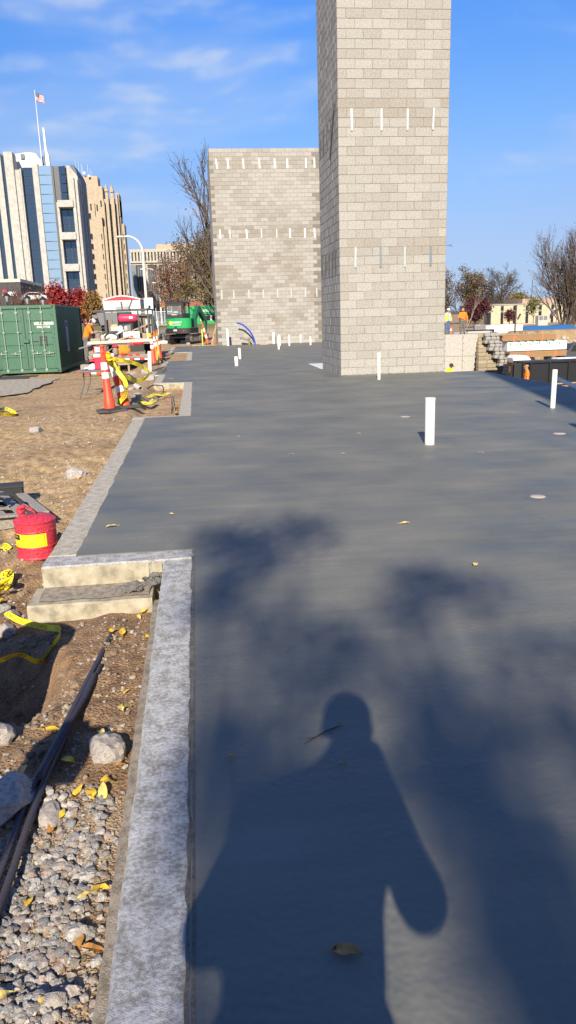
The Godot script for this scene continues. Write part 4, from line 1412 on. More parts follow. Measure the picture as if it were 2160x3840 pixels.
func pallets() -> void:
	var o := thing("pallet", "weathered grey wooden pallet at the left edge beside the red can", "pallet", Vector3(-2.0, gy(-1.9, -6.9) + 0.01, -6.95), 0.42)
	for k in 3:
		var m := MB.new()
		m.box(Vector3(0, 0.045, -0.48 + 0.48 * k), Vector3(0.95, 0.09, 0.045), 0.004)
		part(o, "runner", m, mats.wood_grey)
	for k in 6:
		var m := MB.new()
		m.box(Vector3(-0.42 + 0.168 * k, 0.1, 0), Vector3(0.09, 0.018, 1.02), 0.003, Basis(Vector3(0, 1, 0), rng.randf_range(-0.01, 0.01)))
		part(o, "board", m, mats.wood_grey)
	for k in 2:
		var m := MB.new()
		m.box(Vector3(-0.4 + 0.8 * k, -0.009, 0), Vector3(0.09, 0.018, 1.02), 0.003)
		part(o, "bottom_board", m, mats.wood_grey)
	var w := thing("plank_pile", "broken grey planks propped on the pallet at the left edge", "planks", Vector3(-1.98, gy(-1.9, -6.9) + 0.12, -6.7), 0.3)
	for q in [[0.0, 0.03, 0.0, 0.5, 0.12, 0.35], [-0.05, 0.07, -0.2, 0.62, 0.1, 0.22], [0.1, 0.02, 0.26, 0.55, 0.09, 0.12], [0.02, 0.11, -0.36, 0.45, 0.14, -0.3]]:
		var m := MB.new()
		m.box(Vector3(q[0], q[1], q[2]), Vector3(q[3], 0.02, q[4]), 0.003, Basis(Vector3(0, 1, 0), q[5]) * Basis(Vector3(0, 0, 1), -0.08))
		part(w, "plank", m, mats.wood_grey)
	var h := MB.new()
	var base := Vector3(-1.98, gy(-1.9, -6.9) + 0.2, -6.75)
	var p := []
	for i in 44:
		var a := i * 0.42
		p.append(base + Vector3(0.20 * cos(a) - 0.02 + 0.02 * sin(i * 1.3), 0.03 + 0.05 * sin(a * 0.5) + 0.002 * i, 0.13 * sin(a) + 0.02 * cos(i * 0.9)))
	h.tube(crv(p, 160), 0.014, 7)
	solo("hose_coil", "grey green hose coiled on the planks at the left edge", "hose", h, mats.hose)
	h = MB.new()
	h.tube(crv([base + Vector3(0.1, 0.02, -0.25), base + Vector3(0.3, 0.03, -0.1), base + Vector3(0.42, -0.06, 0.1), base + Vector3(0.62, -0.12, 0.12)], 30), 0.012, 6)
	solo("black_cable", "dark cable running from the hose coil to the red can", "cable", h, mats.rubber)
	var bx := thing("black_crate", "small black plastic crate behind the hose coil", "crate", Vector3(-1.92, gy(-1.9, -7.5), -7.55), 0.2)
	var m2 := MB.new()
	m2.box(Vector3(0, 0.1, 0), Vector3(0.3, 0.2, 0.2), 0.012)
	part(bx, "body", m2, mats.black)
	m2 = MB.new()
	m2.box(Vector3(0, 0.2, 0), Vector3(0.31, 0.025, 0.21), 0.006)
	part(bx, "rim", m2, mats.rubber)
	var up := thing("utility_pole", "wooden utility pole left of the frame whose long shadow lies on the dirt", "pole", Vector3(-4.62, -0.2, -9.0))
	m2 = MB.new()
	m2.tube([Vector3(0, 0, 0), Vector3(0, 5.45, 0)], [0.13, 0.11], 10)
	part(up, "pole", m2, mats.wood_grey)
	var dp := MB.new()
	for q in [[0, 0.9, 0, 2.0, 1.5], [-1.4, 0.5, 0.4, 1.6, 1.0], [0.6, 0.4, -0.3, 1.5, 0.9]]:
		dp.rock(Vector3(q[0], q[1] * 0.6, q[2]), Vector3(q[3], q[4] * 1.1, q[3] * 0.8), 200 + int(q[3] * 10), 0.3, 2)
	solo("added_heap", "heap added left of the frame to shade the foot of the container", "heap", dp, mats.boulder, Vector3(-9.55, -0.4, -27.3))  # unseen heap, put in for the slanting shadow on the container
	# added outside the frame: a tub to shade the hole, then a stake
	var tub := thing("added_tub", "grey tub added outside the frame to shade the hole at the left edge", "tub", Vector3(-1.30, gy(-1.3, -2.85), -2.85))
	m2 = MB.new()
	m2.lathe([Vector2(0, 0.02), Vector2(0.17, 0.0), Vector2(0.19, 0.02), Vector2(0.22, 0.74), Vector2(0.24, 0.75), Vector2(0.24, 0.78), Vector2(0.21, 0.78), Vector2(0.18, 0.08), Vector2(0, 0.08)], 24)
	part(tub, "body", m2, mats.dirty_steel)
	var po := thing("added_stake", "grey wooden stake and board added outside the frame to shadow the rods", "stake", Vector3(-1.10, gy(-1.1, -0.7), -0.7))  # added post and board, sized to throw a wedge of shadow
	m2 = MB.new()
	m2.box(Vector3(0, 0.7, 0), Vector3(0.09, 1.46, 0.09), 0.004)
	part(po, "post", m2, mats.wood_grey)
	m2 = MB.new()
	m2.box(Vector3(0.0, 1.33, 0.06), Vector3(0.26, 0.24, 0.02), 0.004)
	part(po, "board", m2, mats.wood_grey)

# ---------------------------------------------------------------- middle left: orange posts, table, container, truck
func tube_post(label: String, at: Vector3, h: float, lean_x: float, lean_z: float, bands: Array, mat: Material, group := "orange and white traffic posts", base := true) -> Node3D:
	var o := thing("traffic_post", label, "traffic post", at, 0.0, group)
	o.rotation = Vector3(lean_x, 0, lean_z)
	var prof := func(y: float) -> float: return lerpf(0.088, 0.045, clampf(y / h, 0, 1))
	var m := MB.new()
	m.lathe([Vector2(0.095, 0.0), Vector2(0.097, 0.16 * h), Vector2(0.085, 0.18 * h), Vector2(prof.call(0.3 * h), 0.3 * h), Vector2(prof.call(0.31 * h) - 0.004, 0.31 * h), Vector2(prof.call(0.85 * h) - 0.004, 0.85 * h), Vector2(0.034, 0.88 * h), Vector2(0.026, 0.95 * h), Vector2(0.042, 0.965 * h), Vector2(0.042, 0.985 * h), Vector2(0.03, h), Vector2(0, h)], 18)
	part(o, "tube", m, mat)
	for b in bands:
		m = MB.new()
		var r0: float = prof.call(b[0] * h) + 0.0005
		var r1: float = prof.call(b[1] * h) + 0.0005
		m.lathe([Vector2(r0 - 0.003, b[0] * h), Vector2(r0, b[0] * h + 0.001), Vector2(r1, b[1] * h - 0.001), Vector2(r1 - 0.003, b[1] * h)], 18)
		part(o, "reflective_band", m, mats.reflect)
	if base:
		m = MB.new()
		m.lathe([Vector2(0, -0.02), Vector2(0.21, -0.02), Vector2(0.21, 0.03), Vector2(0.16, 0.05), Vector2(0.1, 0.055), Vector2(0, 0.055)], 8)
		part(o, "rubber_base", m, mats.rubber)
	return o

func crate(called: String, label: String, cat: String, at: Vector3, s: Vector3, mat: Material, turn := 0.0, grp := "") -> Node3D:
	var o := thing(called, label, cat, at, turn, grp)
	var m := MB.new()
	m.box(Vector3(0, s.y / 2, 0), s, minf(0.012, s.y * 0.1))
	part(o, "body", m, mat)
	return o

func cinder(label: String, x: float, y: float, z: float, turn: float, tilt := 0.0) -> void:
	var o := thing("cinder_block", label, "block", Vector3(x, y, z), turn, "loose concrete blocks by the foundation wall")
	o.rotation.z = tilt
	o.scale = Vector3.ONE * 0.62
	var m := MB.new()
	m.box(Vector3(0, 0.1, 0.085), Vector3(0.4, 0.2, 0.035), 0.005)
	m.box(Vector3(0, 0.1, -0.085), Vector3(0.4, 0.2, 0.035), 0.005)
	for k in 3:
		m.box(Vector3(-0.18 + 0.18 * k, 0.1, 0), Vector3(0.035, 0.199, 0.14), 0.002)
	part(o, "shell", m, tones[1])

func build_middle() -> void:
	var A := tube_post("tall orange post standing upright with two thin white bands, nearest on the left", Vector3(-1.55, -0.01, -13.52), 1.13, 0.0, 0.045, [[0.50, 0.59], [0.63, 0.74]], mats.cone_red)
	var m := MB.new()
	m.tube([Vector3(0.04, 0.94, 0.03), Vector3(0.045, 0.99, 0.04), Vector3(0.02, 1.01, 0.045), Vector3(0.0, 0.99, 0.04), Vector3(0.0, 0.84, 0.05)], 0.012, 6)
	part(A, "handle_loop", m, mats.cone_red)
	var B := tube_post("orange post leaning left with two broad white bands beside the upright one", Vector3(-1.34, -0.02, -14.1), 1.0, -0.12, 0.24, [[0.21, 0.40], [0.58, 0.80]], mats.orange, "orange and white traffic posts", false)
	m = MB.new()
	m.box(Vector3(-1.52, 0.0, -13.5), Vector3(0.50, 0.045, 0.34), 0.012, Basis(Vector3.UP, 0.25))
	m.box(Vector3(-1.28, 0.012, -13.85), Vector3(0.42, 0.04, 0.26), 0.012, Basis(Vector3.UP, 0.5))
	solo("rubber_mat", "thick grey rubber feet under the two nearest orange posts", "rubber foot", m, mats.rubber_grey)
	tape("yellow caution tape sagging in a wide loop from the leaning post over the blocks", [Vector3(-1.589, 0.893, -14.25), Vector3(-1.518, 0.829, -14.40), Vector3(-1.371, 0.790, -14.60), Vector3(-1.228, 0.735, -14.90), Vector3(-1.122, 0.674, -15.10), Vector3(-1.034, 0.601, -15.30), Vector3(-0.968, 0.532, -15.40), Vector3(-0.968, 0.459, -15.40), Vector3(-1.054, 0.384, -15.30), Vector3(-1.184, 0.368, -15.10), Vector3(-1.270, 0.430, -14.80), Vector3(-1.381, 0.559, -14.50), Vector3(-1.478, 0.694, -14.20), Vector3(-1.559, 0.796, -13.90), Vector3(-1.632, 0.854, -13.65)], 0.075, [1.5, 1.3, 1.6, 1.2, 1.5, 1.7, 1.3, 1.5], 90, "caution tape tied between the orange posts")
	tape("yellow caution tape hanging down the side of the leaning post", [Vector3(-1.50, 0.80, -14.0), Vector3(-1.40, 0.62, -13.96), Vector3(-1.30, 0.46, -13.95), Vector3(-1.285, 0.30, -13.95), Vector3(-1.32, 0.20, -13.93), Vector3(-1.41, 0.11, -13.93), Vector3(-1.45, 0.05, -13.95)], 0.075, [1.3, 1.5, 1.2, 1.4, 1.2, 1.5], 40, "caution tape tied between the orange posts")
	tape("yellow caution tape knotted round the top of the leaning post", [Vector3(-1.66, 0.93, -14.12), Vector3(-1.58, 0.90, -14.08), Vector3(-1.52, 0.92, -14.16), Vector3(-1.60, 0.95, -14.26), Vector3(-1.66, 0.86, -14.16), Vector3(-1.57, 0.84, -14.07), Vector3(-1.50, 0.86, -14.18), Vector3(-1.48, 0.80, -14.1)], 0.06, [0.9, 1.2, 0.6, 1.0], 40, "caution tape tied between the orange posts")
	tape("yellow caution tape in the dirt in front of the stepped wall", [Vector3(-1.45, 0.01, -14.2), Vector3(-1.30, -0.01, -14.6), Vector3(-1.20, -0.06, -15.3), Vector3(-1.0, -0.07, -15.1), Vector3(-0.88, -0.05, -15.5)], 0.085, [0.3, 0.1, 0.5, 0.2], 30)
	tape("short yellow caution tape farther in by the stepped wall", [Vector3(-1.08, -0.08, -16.4), Vector3(-0.95, -0.05, -16.7), Vector3(-0.80, -0.09, -16.9), Vector3(-0.66, -0.08, -17.3)], 0.08, [0.3, 0.6, 0.2], 20)
	tape("yellow caution tape tied round the far orange posts", [Vector3(-1.62, 0.98, -27.0), Vector3(-1.50, 1.02, -27.25), Vector3(-1.52, 0.92, -29.4), Vector3(-1.48, 1.0, -30.9), Vector3(-1.42, 0.70, -29.5), Vector3(-1.40, 0.30, -28.4), Vector3(-1.34, 0.02, -27.6)], 0.12, [1.2, 0.8, 1.3, 0.5], 60, "caution tape tied between the orange posts")
	# odds and ends in the notch
	m = MB.new()
	m.tube([Vector3(-0.62, -0.13, -17.5), Vector3(-0.55, -0.115, -16.0), Vector3(-0.47, -0.12, -14.4), Vector3(-0.44, -0.13, -13.4)], 0.013, 6)
	m.tube([Vector3(-0.66, -0.12, -17.3), Vector3(-0.57, -0.1, -15.7), Vector3(-0.53, -0.12, -14.0)], 0.011, 6)
	solo("grey_stick", "grey rods lying along the stepped wall in the dirt", "rod", m, mats.wood_grey)
	m = MB.new()
	m.tube(crv([Vector3(-1.3, -0.1, -17.9), Vector3(-1.05, 0.02, -18.3), Vector3(-0.86, 0.0, -18.3), Vector3(-0.82, -0.13, -17.7), Vector3(-1.05, -0.13, -17.2)], 24), 0.014, 6)
	solo("black_hose", "black hose curving over the dirt before the pale wall face", "hose", m, mats.rubber)
	m = MB.new()
	m.xf = Transform3D(Basis(Vector3.UP, 0.6) * Basis(Vector3.RIGHT, PI / 2 + 0.3), Vector3(-1.35, 0.02, -17.7))
	m.lathe([Vector2(0.06, -0.15), Vector2(0.064, 0.08), Vector2(0.054, 0.08), Vector2(0.05, -0.15)], 14)
	solo("pipe_elbow", "grey white pipe end sticking out of the dirt near the black hose", "pipe", m, mats.panel_pale)
	for q in [[-0.98, -16.2, 0.09, "grey stone beside the short yellow tape scrap"], [-0.85, -16.9, 0.07, "grey stone right under the black hose loop"], [-1.25, -15.9, 0.1, "largest grey stone left of the yellow tape in the dirt"], [-1.5, -17.5, 0.08, "grey stone by the white pipe end"], [-1.08, -15.6, 0.06, "smallest grey stone just behind the yellow tape"]]:
		boulder(q[3], q[0], q[1], Vector3(q[2], q[2] * 0.7, q[2] * 0.8), int(q[2] * 900) + int(-q[1] * 10), mats.boulder_pale, 1.0, 0.0, "grey stones before the stepped wall")
	boulder("broken red brick in the dirt beside the stepped wall", -0.63, -16.3, Vector3(0.09, 0.05, 0.06), 90, mats.brick_red, 0.7)
	boulder("rusty red clod in the inner corner of the stepped wall", -0.42, -18.3, Vector3(0.05, 0.04, 0.05), 91, mats.brick_red, 0.2)
	for k in 7:
		leaf_on("dead brown leaf blown against the stepped wall", -0.40 - rng.randf() * 0.15, -12.9 - rng.randf() * 2.2, 0.11, -0.13, rng.randf() * 6, 0.6, 2)
	# concrete blocks, post, frame, tub
	cinder("loose grey block standing alone on the dirt left of the slab corner", -1.66, -0.12, -20.8, 0.3)
	cinder("loose grey block on the end of the foundation wall", -1.24, 0.0, -20.1, -0.1, 0.05)
	cinder("loose grey block farthest back behind the sagging tape", -1.98, -0.1, -23.4, 0.5)
	cinder("loose grey block next to the foot of the white pipe post", -1.52, -0.02, -23.0, 0.1)
	m = MB.new()
	m.tube([Vector3(-1.46, -0.1, -24.1), Vector3(-1.43, 0.58, -24.1)], 0.062, 14)
	solo("white_pipe_post", "white pipe post standing left of the slab before the far orange posts", "pipe", m, mats.pvc)
	var fr := thing("timber_frame", "small frame of pale timber on the dirt behind the sagging tape", "frame", Vector3(-2.25, -0.2, -24.2), 0.2)  # a small timber frame standing free on the dirt
	for q in [[-0.15, 0.22, 0.06, 0.45], [0.15, 0.22, 0.06, 0.45], [0.0, 0.42, 0.36, 0.06]]:
		m = MB.new()
		m.box(Vector3(q[0], q[1], 0 if q[2] < 0.1 else 0.035), Vector3(q[2], q[3], 0.05), 0.004)
		part(fr, "post", m, mats.wood)
	m = MB.new()
	for k in 4:
		m.tube(crv([Vector3(-1.25 + 0.05 * k, 0.05, -22.6 - 0.25 * k), Vector3(-1.12 + 0.04 * k, 0.14, -22.7 - 0.25 * k), Vector3(-0.98 + 0.02 * k, 0.03, -22.7 - 0.25 * k)], 10), 0.014, 5)
	solo("bent_bars", "rusty bent bars sticking out of the wall end by the slab", "bars", m, mats.iron)
	var bt := thing("black_tub", "black rubber tub standing behind the leaning orange post", "tub", Vector3(-1.80, -0.40, -19.6))
	m = MB.new()
	m.lathe([Vector2(0, 0), Vector2(0.19, 0), Vector2(0.24, 0.44), Vector2(0.27, 0.45), Vector2(0.27, 0.5), Vector2(0.22, 0.5), Vector2(0.18, 0.1), Vector2(0, 0.1)], 18)
	part(bt, "body", m, mats.rubber)
	m = MB.new()
	m.tube([Vector3(-0.25, 0.46, 0), Vector3(-0.2, 0.58, 0.1), Vector3(0.1, 0.62, 0.16), Vector3(0.25, 0.46, 0.02)], 0.02, 6)
	part(bt, "handle", m, mats.rubber)
	# folding table with a jacket and a cooler
	var t := thing("folding_table", "dark grey folding table standing behind the two nearest orange posts", "table", Vector3(-2.62, -0.42, -20.0))
	m = MB.new()
	m.box(Vector3(0, 0.70, -0.92), Vector3(0.74, 0.05, 1.84), 0.015)
	part(t, "tabletop", m, mats.table_grey)
	for k in [[-1, -0.3], [1, -0.3], [-1, -1.55], [1, -1.55]]:
		m = MB.new()
		var x: float = 0.30 * k[0]
		m.tube([Vector3(x, 0.68, k[1]), Vector3(x, 0.42, k[1]), Vector3(x * 1.05, 0.34, k[1] + 0.02), Vector3(x * 1.5, 0.0, k[1] + 0.05)], 0.017, 6)
		part(t, "leg", m, mats.leg_grey)
	for k in 2:
		m = MB.new()
		m.tube([Vector3(-0.44, 0.13, -0.27 - 1.25 * k), Vector3(0.44, 0.13, -0.27 - 1.25 * k)], 0.014, 6)
		part(t, "cross_bar", m, mats.leg_grey)
	var jk := MB.new()
	for i in 10:
		for j in 8:
			var p := []
			for q in [[i, j], [i + 1, j], [i + 1, j + 1], [i, j + 1]]:
				var u: float = q[0] / 10.0
				var w: float = q[1] / 8.0
				p.append(Vector3(-2.93 + 0.42 * u, 0.305 + 0.13 * sin(PI * w) * sin(PI * (0.1 + u * 0.9)) * (0.7 + 0.5 * u) + 0.025 * sin(u * 11 + w * 5), -20.55 - 0.35 * w + 0.03 * sin(u * 8)))
			jk.qf(p[0], p[1], p[2], p[3], Vector3.UP)
	solo("white_jacket", "white cloth lying crumpled on the folding table", "cloth", jk, mats.white_clean)
	var co := thing("cooler", "red cooler with a white lid standing on the folding table", "cooler", Vector3(-2.38, 0.306, -20.5))
	m = MB.new()
	m.box(Vector3(0, 0.15, 0), Vector3(0.50, 0.30, 0.32), 0.02)
	part(co, "body", m, mats.cooler_red)
	m = MB.new()
	m.box(Vector3(0, 0.345, 0), Vector3(0.52, 0.085, 0.34), 0.02)
	part(co, "lid", m, mats.white_clean)
	m = MB.new()
	m.tube([Vector3(-0.06, 0.2, 0.18), Vector3(-0.06, 0.56, 0.19), Vector3(0.0, 0.6, 0.19), Vector3(0.06, 0.56, 0.19), Vector3(0.06, 0.2, 0.18)], 0.016, 6)
	part(co, "handle", m, mats.cone_red)
	var lc := tube_post("orange post lying flat on the dirt seen under the folding table", Vector3(-3.3, -0.33, -28.6), 1.0, 0.0, 1.5, [[0.35, 0.55]], mats.orange)
	lc.position.y = gy(-3.3, -28.6) + 0.1
	# the group of posts by the far slab edge
	tube_post("nearest orange post of the taped group by the far slab edge", Vector3(-1.48, 0.0, -27.1), 1.07, 0.0, 0.05, [[0.52, 0.62], [0.68, 0.82]], mats.cone_red)
	tube_post("middle orange post of the taped group, half hidden", Vector3(-1.50, 0.0, -29.4), 1.1, 0.0, 0.03, [[0.50, 0.62], [0.68, 0.82]], mats.orange)
	tube_post("rearmost orange post of the taped group, on the right", Vector3(-1.44, 0.0, -30.8), 1.12, 0.0, 0.05, [[0.50, 0.62], [0.68, 0.82]], mats.cone_red)
	tube_post("orange and white post leaning against the block wall's left corner", Vector3(0.72, 0.0, -47.0), 1.35, 0.0, 0.235, [[0.28, 0.42], [0.56, 0.70]], mats.orange)
	for q in [["yellow wooden peg standing left of the leaning post by the wall", 0.38, 0.9, "tape_yellow", 0.05, 0.0], ["pale plank propped slantwise on the wall's left corner", 0.92, 1.6, "wood", 0.09, -0.28], ["red brown plank standing against the wall's left edge", 1.06, 0.62, "brick_red", 0.07, -0.12]]:
		m = MB.new()
		m.box(Vector3(0, q[2] / 2, 0), Vector3(q[4], q[2], 0.05), 0.004)
		var o := solo("stake" if q[3] == "tape_yellow" else "plank", q[0], "stake" if q[3] == "tape_yellow" else "plank", m, mats[q[3]], Vector3(q[1], -0.02, -46.4))
		o.rotation.z = q[5]
	build_container()
	build_truck()

func build_container() -> void:
	var o := thing("shipping_container", "dark green shipping container with closed doors at the left edge", "container", Vector3(-5.27, -0.36, -30.9), -0.015)
	var W := 2.44
	var H := 2.55
	var L := 6.06
	var gp: Material = mats.container
	# frame
	for q in [[0.0, 0], [-W + 0.12, 0], [0.0, 1], [-W + 0.12, 1]]:
		var m := MB.new()
		m.box(Vector3(q[0] - 0.06, H / 2, -0.06 - q[1] * (L - 0.12)), Vector3(0.12, H, 0.12), 0.008)
		part(o, "corner_post", m, gp)
	for y in [0.07, H - 0.06]:
		var m := MB.new()
		m.box(Vector3(-W / 2, y, -0.055), Vector3(W - 0.24, 0.12, 0.10), 0.006)
		part(o, "cross_rail", m, gp)
	for q in [[-0.05, 0.08, 0.16], [-0.05, H - 0.04, 0.08], [-W + 0.05, 0.08, 0.16], [-W + 0.05, H - 0.04, 0.08]]:
		var m := MB.new()
		m.box(Vector3(q[0], q[1], -L / 2), Vector3(0.09, q[2], L - 0.24), 0.006)
		part(o, "side_rail", m, gp)
	var rf := MB.new()
	rf.box(Vector3(-W / 2, H - 0.02, -L / 2), Vector3(W - 0.2, 0.03, L - 0.2))
	part(o, "roof", rf, gp)
	# corrugated side and back
	for sd in [-0.03, -W + 0.03]:
		var m := MB.new()
		var z := -0.12
		var y0 := 0.15
		var y1 := H - 0.07
		var st := 0.0
		var dp: float = -0.036 if sd > -1 else 0.036
		while z > -L + 0.3:
			for s in [[0.07, 0.0, 0.0], [0.07, 0.0, 1.0], [0.07, 1.0, 1.0], [0.07, 1.0, 0.0]]:
				var a := Vector3(sd + dp * s[1], y0, z)
				var b := Vector3(sd + dp * s[2], y0, z - s[0])
				m.qf(a, b, Vector3(b.x, y1, b.z), Vector3(a.x, y1, a.z), Vector3(-dp, 0, 0))
				z -= s[0]
		m.qf(Vector3(sd, y0, z), Vector3(sd, y0, -L + 0.12), Vector3(sd, y1, -L + 0.12), Vector3(sd, y1, z), Vector3(-dp, 0, 0))
		part(o, "corrugated_side", m, gp)
	var bk := MB.new()
	bk.box(Vector3(-W / 2, H / 2, -L + 0.05), Vector3(W - 0.24, H - 0.1, 0.04))
	part(o, "end_wall", bk, gp)
	# two doors
	for k in 2:
		var x0 := -W + 0.125 if k == 0 else -W / 2 + 0.012
		var x1 := -W / 2 - 0.012 if k == 0 else -0.125
		var m := MB.new()
		m.box(Vector3((x0 + x1) / 2, H / 2, -0.075), Vector3(x1 - x0, H - 0.26, 0.04), 0.004)
		var d := part(o, "door", m, gp)
		# a border and five fields stand proud of the grooves
		for f in 5:
			var p := MB.new()
			var ya := 0.145 + f * 0.4535
			var yb := ya + 0.42
			p.prism(PackedVector2Array([Vector2(x0 + 0.09, ya + 0.02), Vector2(x1 - 0.09, ya + 0.02), Vector2(x1 - 0.09, yb - 0.02), Vector2(x0 + 0.09, yb - 0.02)]), -0.056, -0.036)
			for e in [[0.0, 0.035, yb - 0.02, yb], [0.0, 0.012, ya, ya + 0.02]]:
				p.qf(Vector3(x0 + 0.09, e[2], -0.036 if e[0] == 0.0 and e[1] < 0.03 else -0.036), Vector3(x1 - 0.09, e[2], -0.036), Vector3(x1 - 0.09, e[3], -0.054), Vector3(x0 + 0.09, e[3], -0.054), Vector3(0, 0.3, 1)) if e[1] > 0.03 else p.qf(Vector3(x0 + 0.09, e[2], -0.054), Vector3(x1 - 0.09, e[2], -0.054), Vector3(x1 - 0.09, e[3], -0.036), Vector3(x0 + 0.09, e[3], -0.036), Vector3(0, -0.3, 1))
			part(d, "door_field", p, gp)
		for s in [x0 + 0.045, x1 - 0.045]:
			var p := MB.new()
			p.box(Vector3(s, H / 2, -0.045), Vector3(0.085, H - 0.3, 0.025), 0.004)
			part(d, "door_stile", p, gp)
		for b in ([0.21, 0.63] if k == 1 else [0.30, 0.79]):
			var x := lerpf(x0, x1, b) - 0.02
			var p := MB.new()
			p.tube([Vector3(x, 0.03, 0.0), Vector3(x, H - 0.05, 0.0)], 0.02, 8)
			part(d, "lock_rod", p, mats.rod_grey)
			for y in [0.12, 0.85, 1.55, 2.28]:
				p = MB.new()
				p.box(Vector3(x, y, -0.01), Vector3(0.10, 0.09 if y < 0.5 or y > 2 else 0.05, 0.045), 0.008)
				part(d, "rod_bracket", p, mats.rod_grey)
			p = MB.new()
			p.bar(Vector3(x, 0.735, 0.012), Vector3(x + (0.34 if k == 1 else -0.34), 0.75, 0.012), 0.03, 0.015, 0.003)
			p.box(Vector3(x + (0.17 if k == 1 else -0.17), 0.76, 0.012), Vector3(0.05, 0.1, 0.03), 0.005)
			part(d, "lever", p, mats.rod_grey)
		for y in [0.2, 0.75, 1.35, 2.2]:
			var p := MB.new()
			p.box(Vector3(x0 + 0.01 if k == 0 else x1 - 0.01, y, -0.03), Vector3(0.14, 0.07, 0.05), 0.008)
			part(d, "hinge", p, gp)
	var gk := MB.new()
	gk.box(Vector3(-W / 2, H / 2, -0.06), Vector3(0.03, H - 0.28, 0.045))
	part(o, "door_gasket", gk, mats.black)
	var lb := MB.new()
	lb.box(Vector3(-W / 2 + 0.01, 1.22, -0.005), Vector3(0.22, 0.14, 0.08), 0.01)
	part(o, "lock_box", lb, gp)
	var t1 := part(o, "number", words("WILU 2006865", 0.115), mats.white_clean, Vector3(-0.445, 1.86, -0.032))
	t1.scale.x = 0.80
	var t2 := part(o, "number", words("OWL 27138", 0.085), mats.white_clean, Vector3(-0.52, 1.73, -0.032))
	t2.scale.x = 0.85
	var sm := MB.new()
	sm.box(Vector3(-0.67, 1.20, -0.030), Vector3(0.06, 0.36, 0.006))
	sm.box(Vector3(-0.45, 1.20, -0.030), Vector3(0.06, 0.36, 0.006))
	sm.box(Vector3(-0.56, 1.36, -0.0295), Vector3(0.28, 0.05, 0.006))
	sm.box(Vector3(-0.57, 1.24, -0.0292), Vector3(0.16, 0.05, 0.006))
	sm.box(Vector3(-0.85, 1.19, -0.030), Vector3(0.22, 0.04, 0.006))
	part(o, "black_stencil", sm, mats.black)
	var im := Image.create(64, 320, false, Image.FORMAT_RGB8)
	im.fill(Color(0.74, 0.75, 0.82))
	im.fill_rect(Rect2i(10, 16, 42, 48), Color(0.04, 0.10, 0.08))
	im.fill_rect(Rect2i(20, 26, 22, 26), Color(0.25, 0.32, 0.30))
	var r2 := RandomNumberGenerator.new()
	r2.seed = 9
	for k in 70:
		im.fill_rect(Rect2i(r2.randi_range(8, 44), r2.randi_range(78, 300), r2.randi_range(3, 12), r2.randi_range(3, 12)), Color(0.25, 0.30, 0.42).lerp(Color(0.6, 0.62, 0.7), r2.randf()))
	var pm := mt("placard", 0.8, 0.8, 0.8, 0.6)
	pm.albedo_texture = itex(im)
	var pl := MB.new()
	pl.qf(Vector3(-0.008, 0.72, -1.85), Vector3(-0.008, 0.72, -2.37), Vector3(-0.008, 1.95, -2.37), Vector3(-0.008, 1.95, -1.85), Vector3(1, 0, 0))
	for i in pl.u.size():
		pl.u[i] = Vector2((-pl.v[i].z - 1.85) / 0.52, 1.0 - (pl.v[i].y - 0.72) / 1.23)
	pl.box(Vector3(-0.020, 1.335, -2.11), Vector3(0.016, 1.23, 0.52))
	part(o, "placard", pl, pm)
	var ho := MB.new()
	ho.box(Vector3(-0.10, H - 0.07, 0.001), Vector3(0.07, 0.075, 0.008), 0.003)
	ho.box(Vector3(-0.10, 0.07, 0.001), Vector3(0.07, 0.075, 0.008), 0.003)
	part(o, "corner_hole", ho, mats.black)

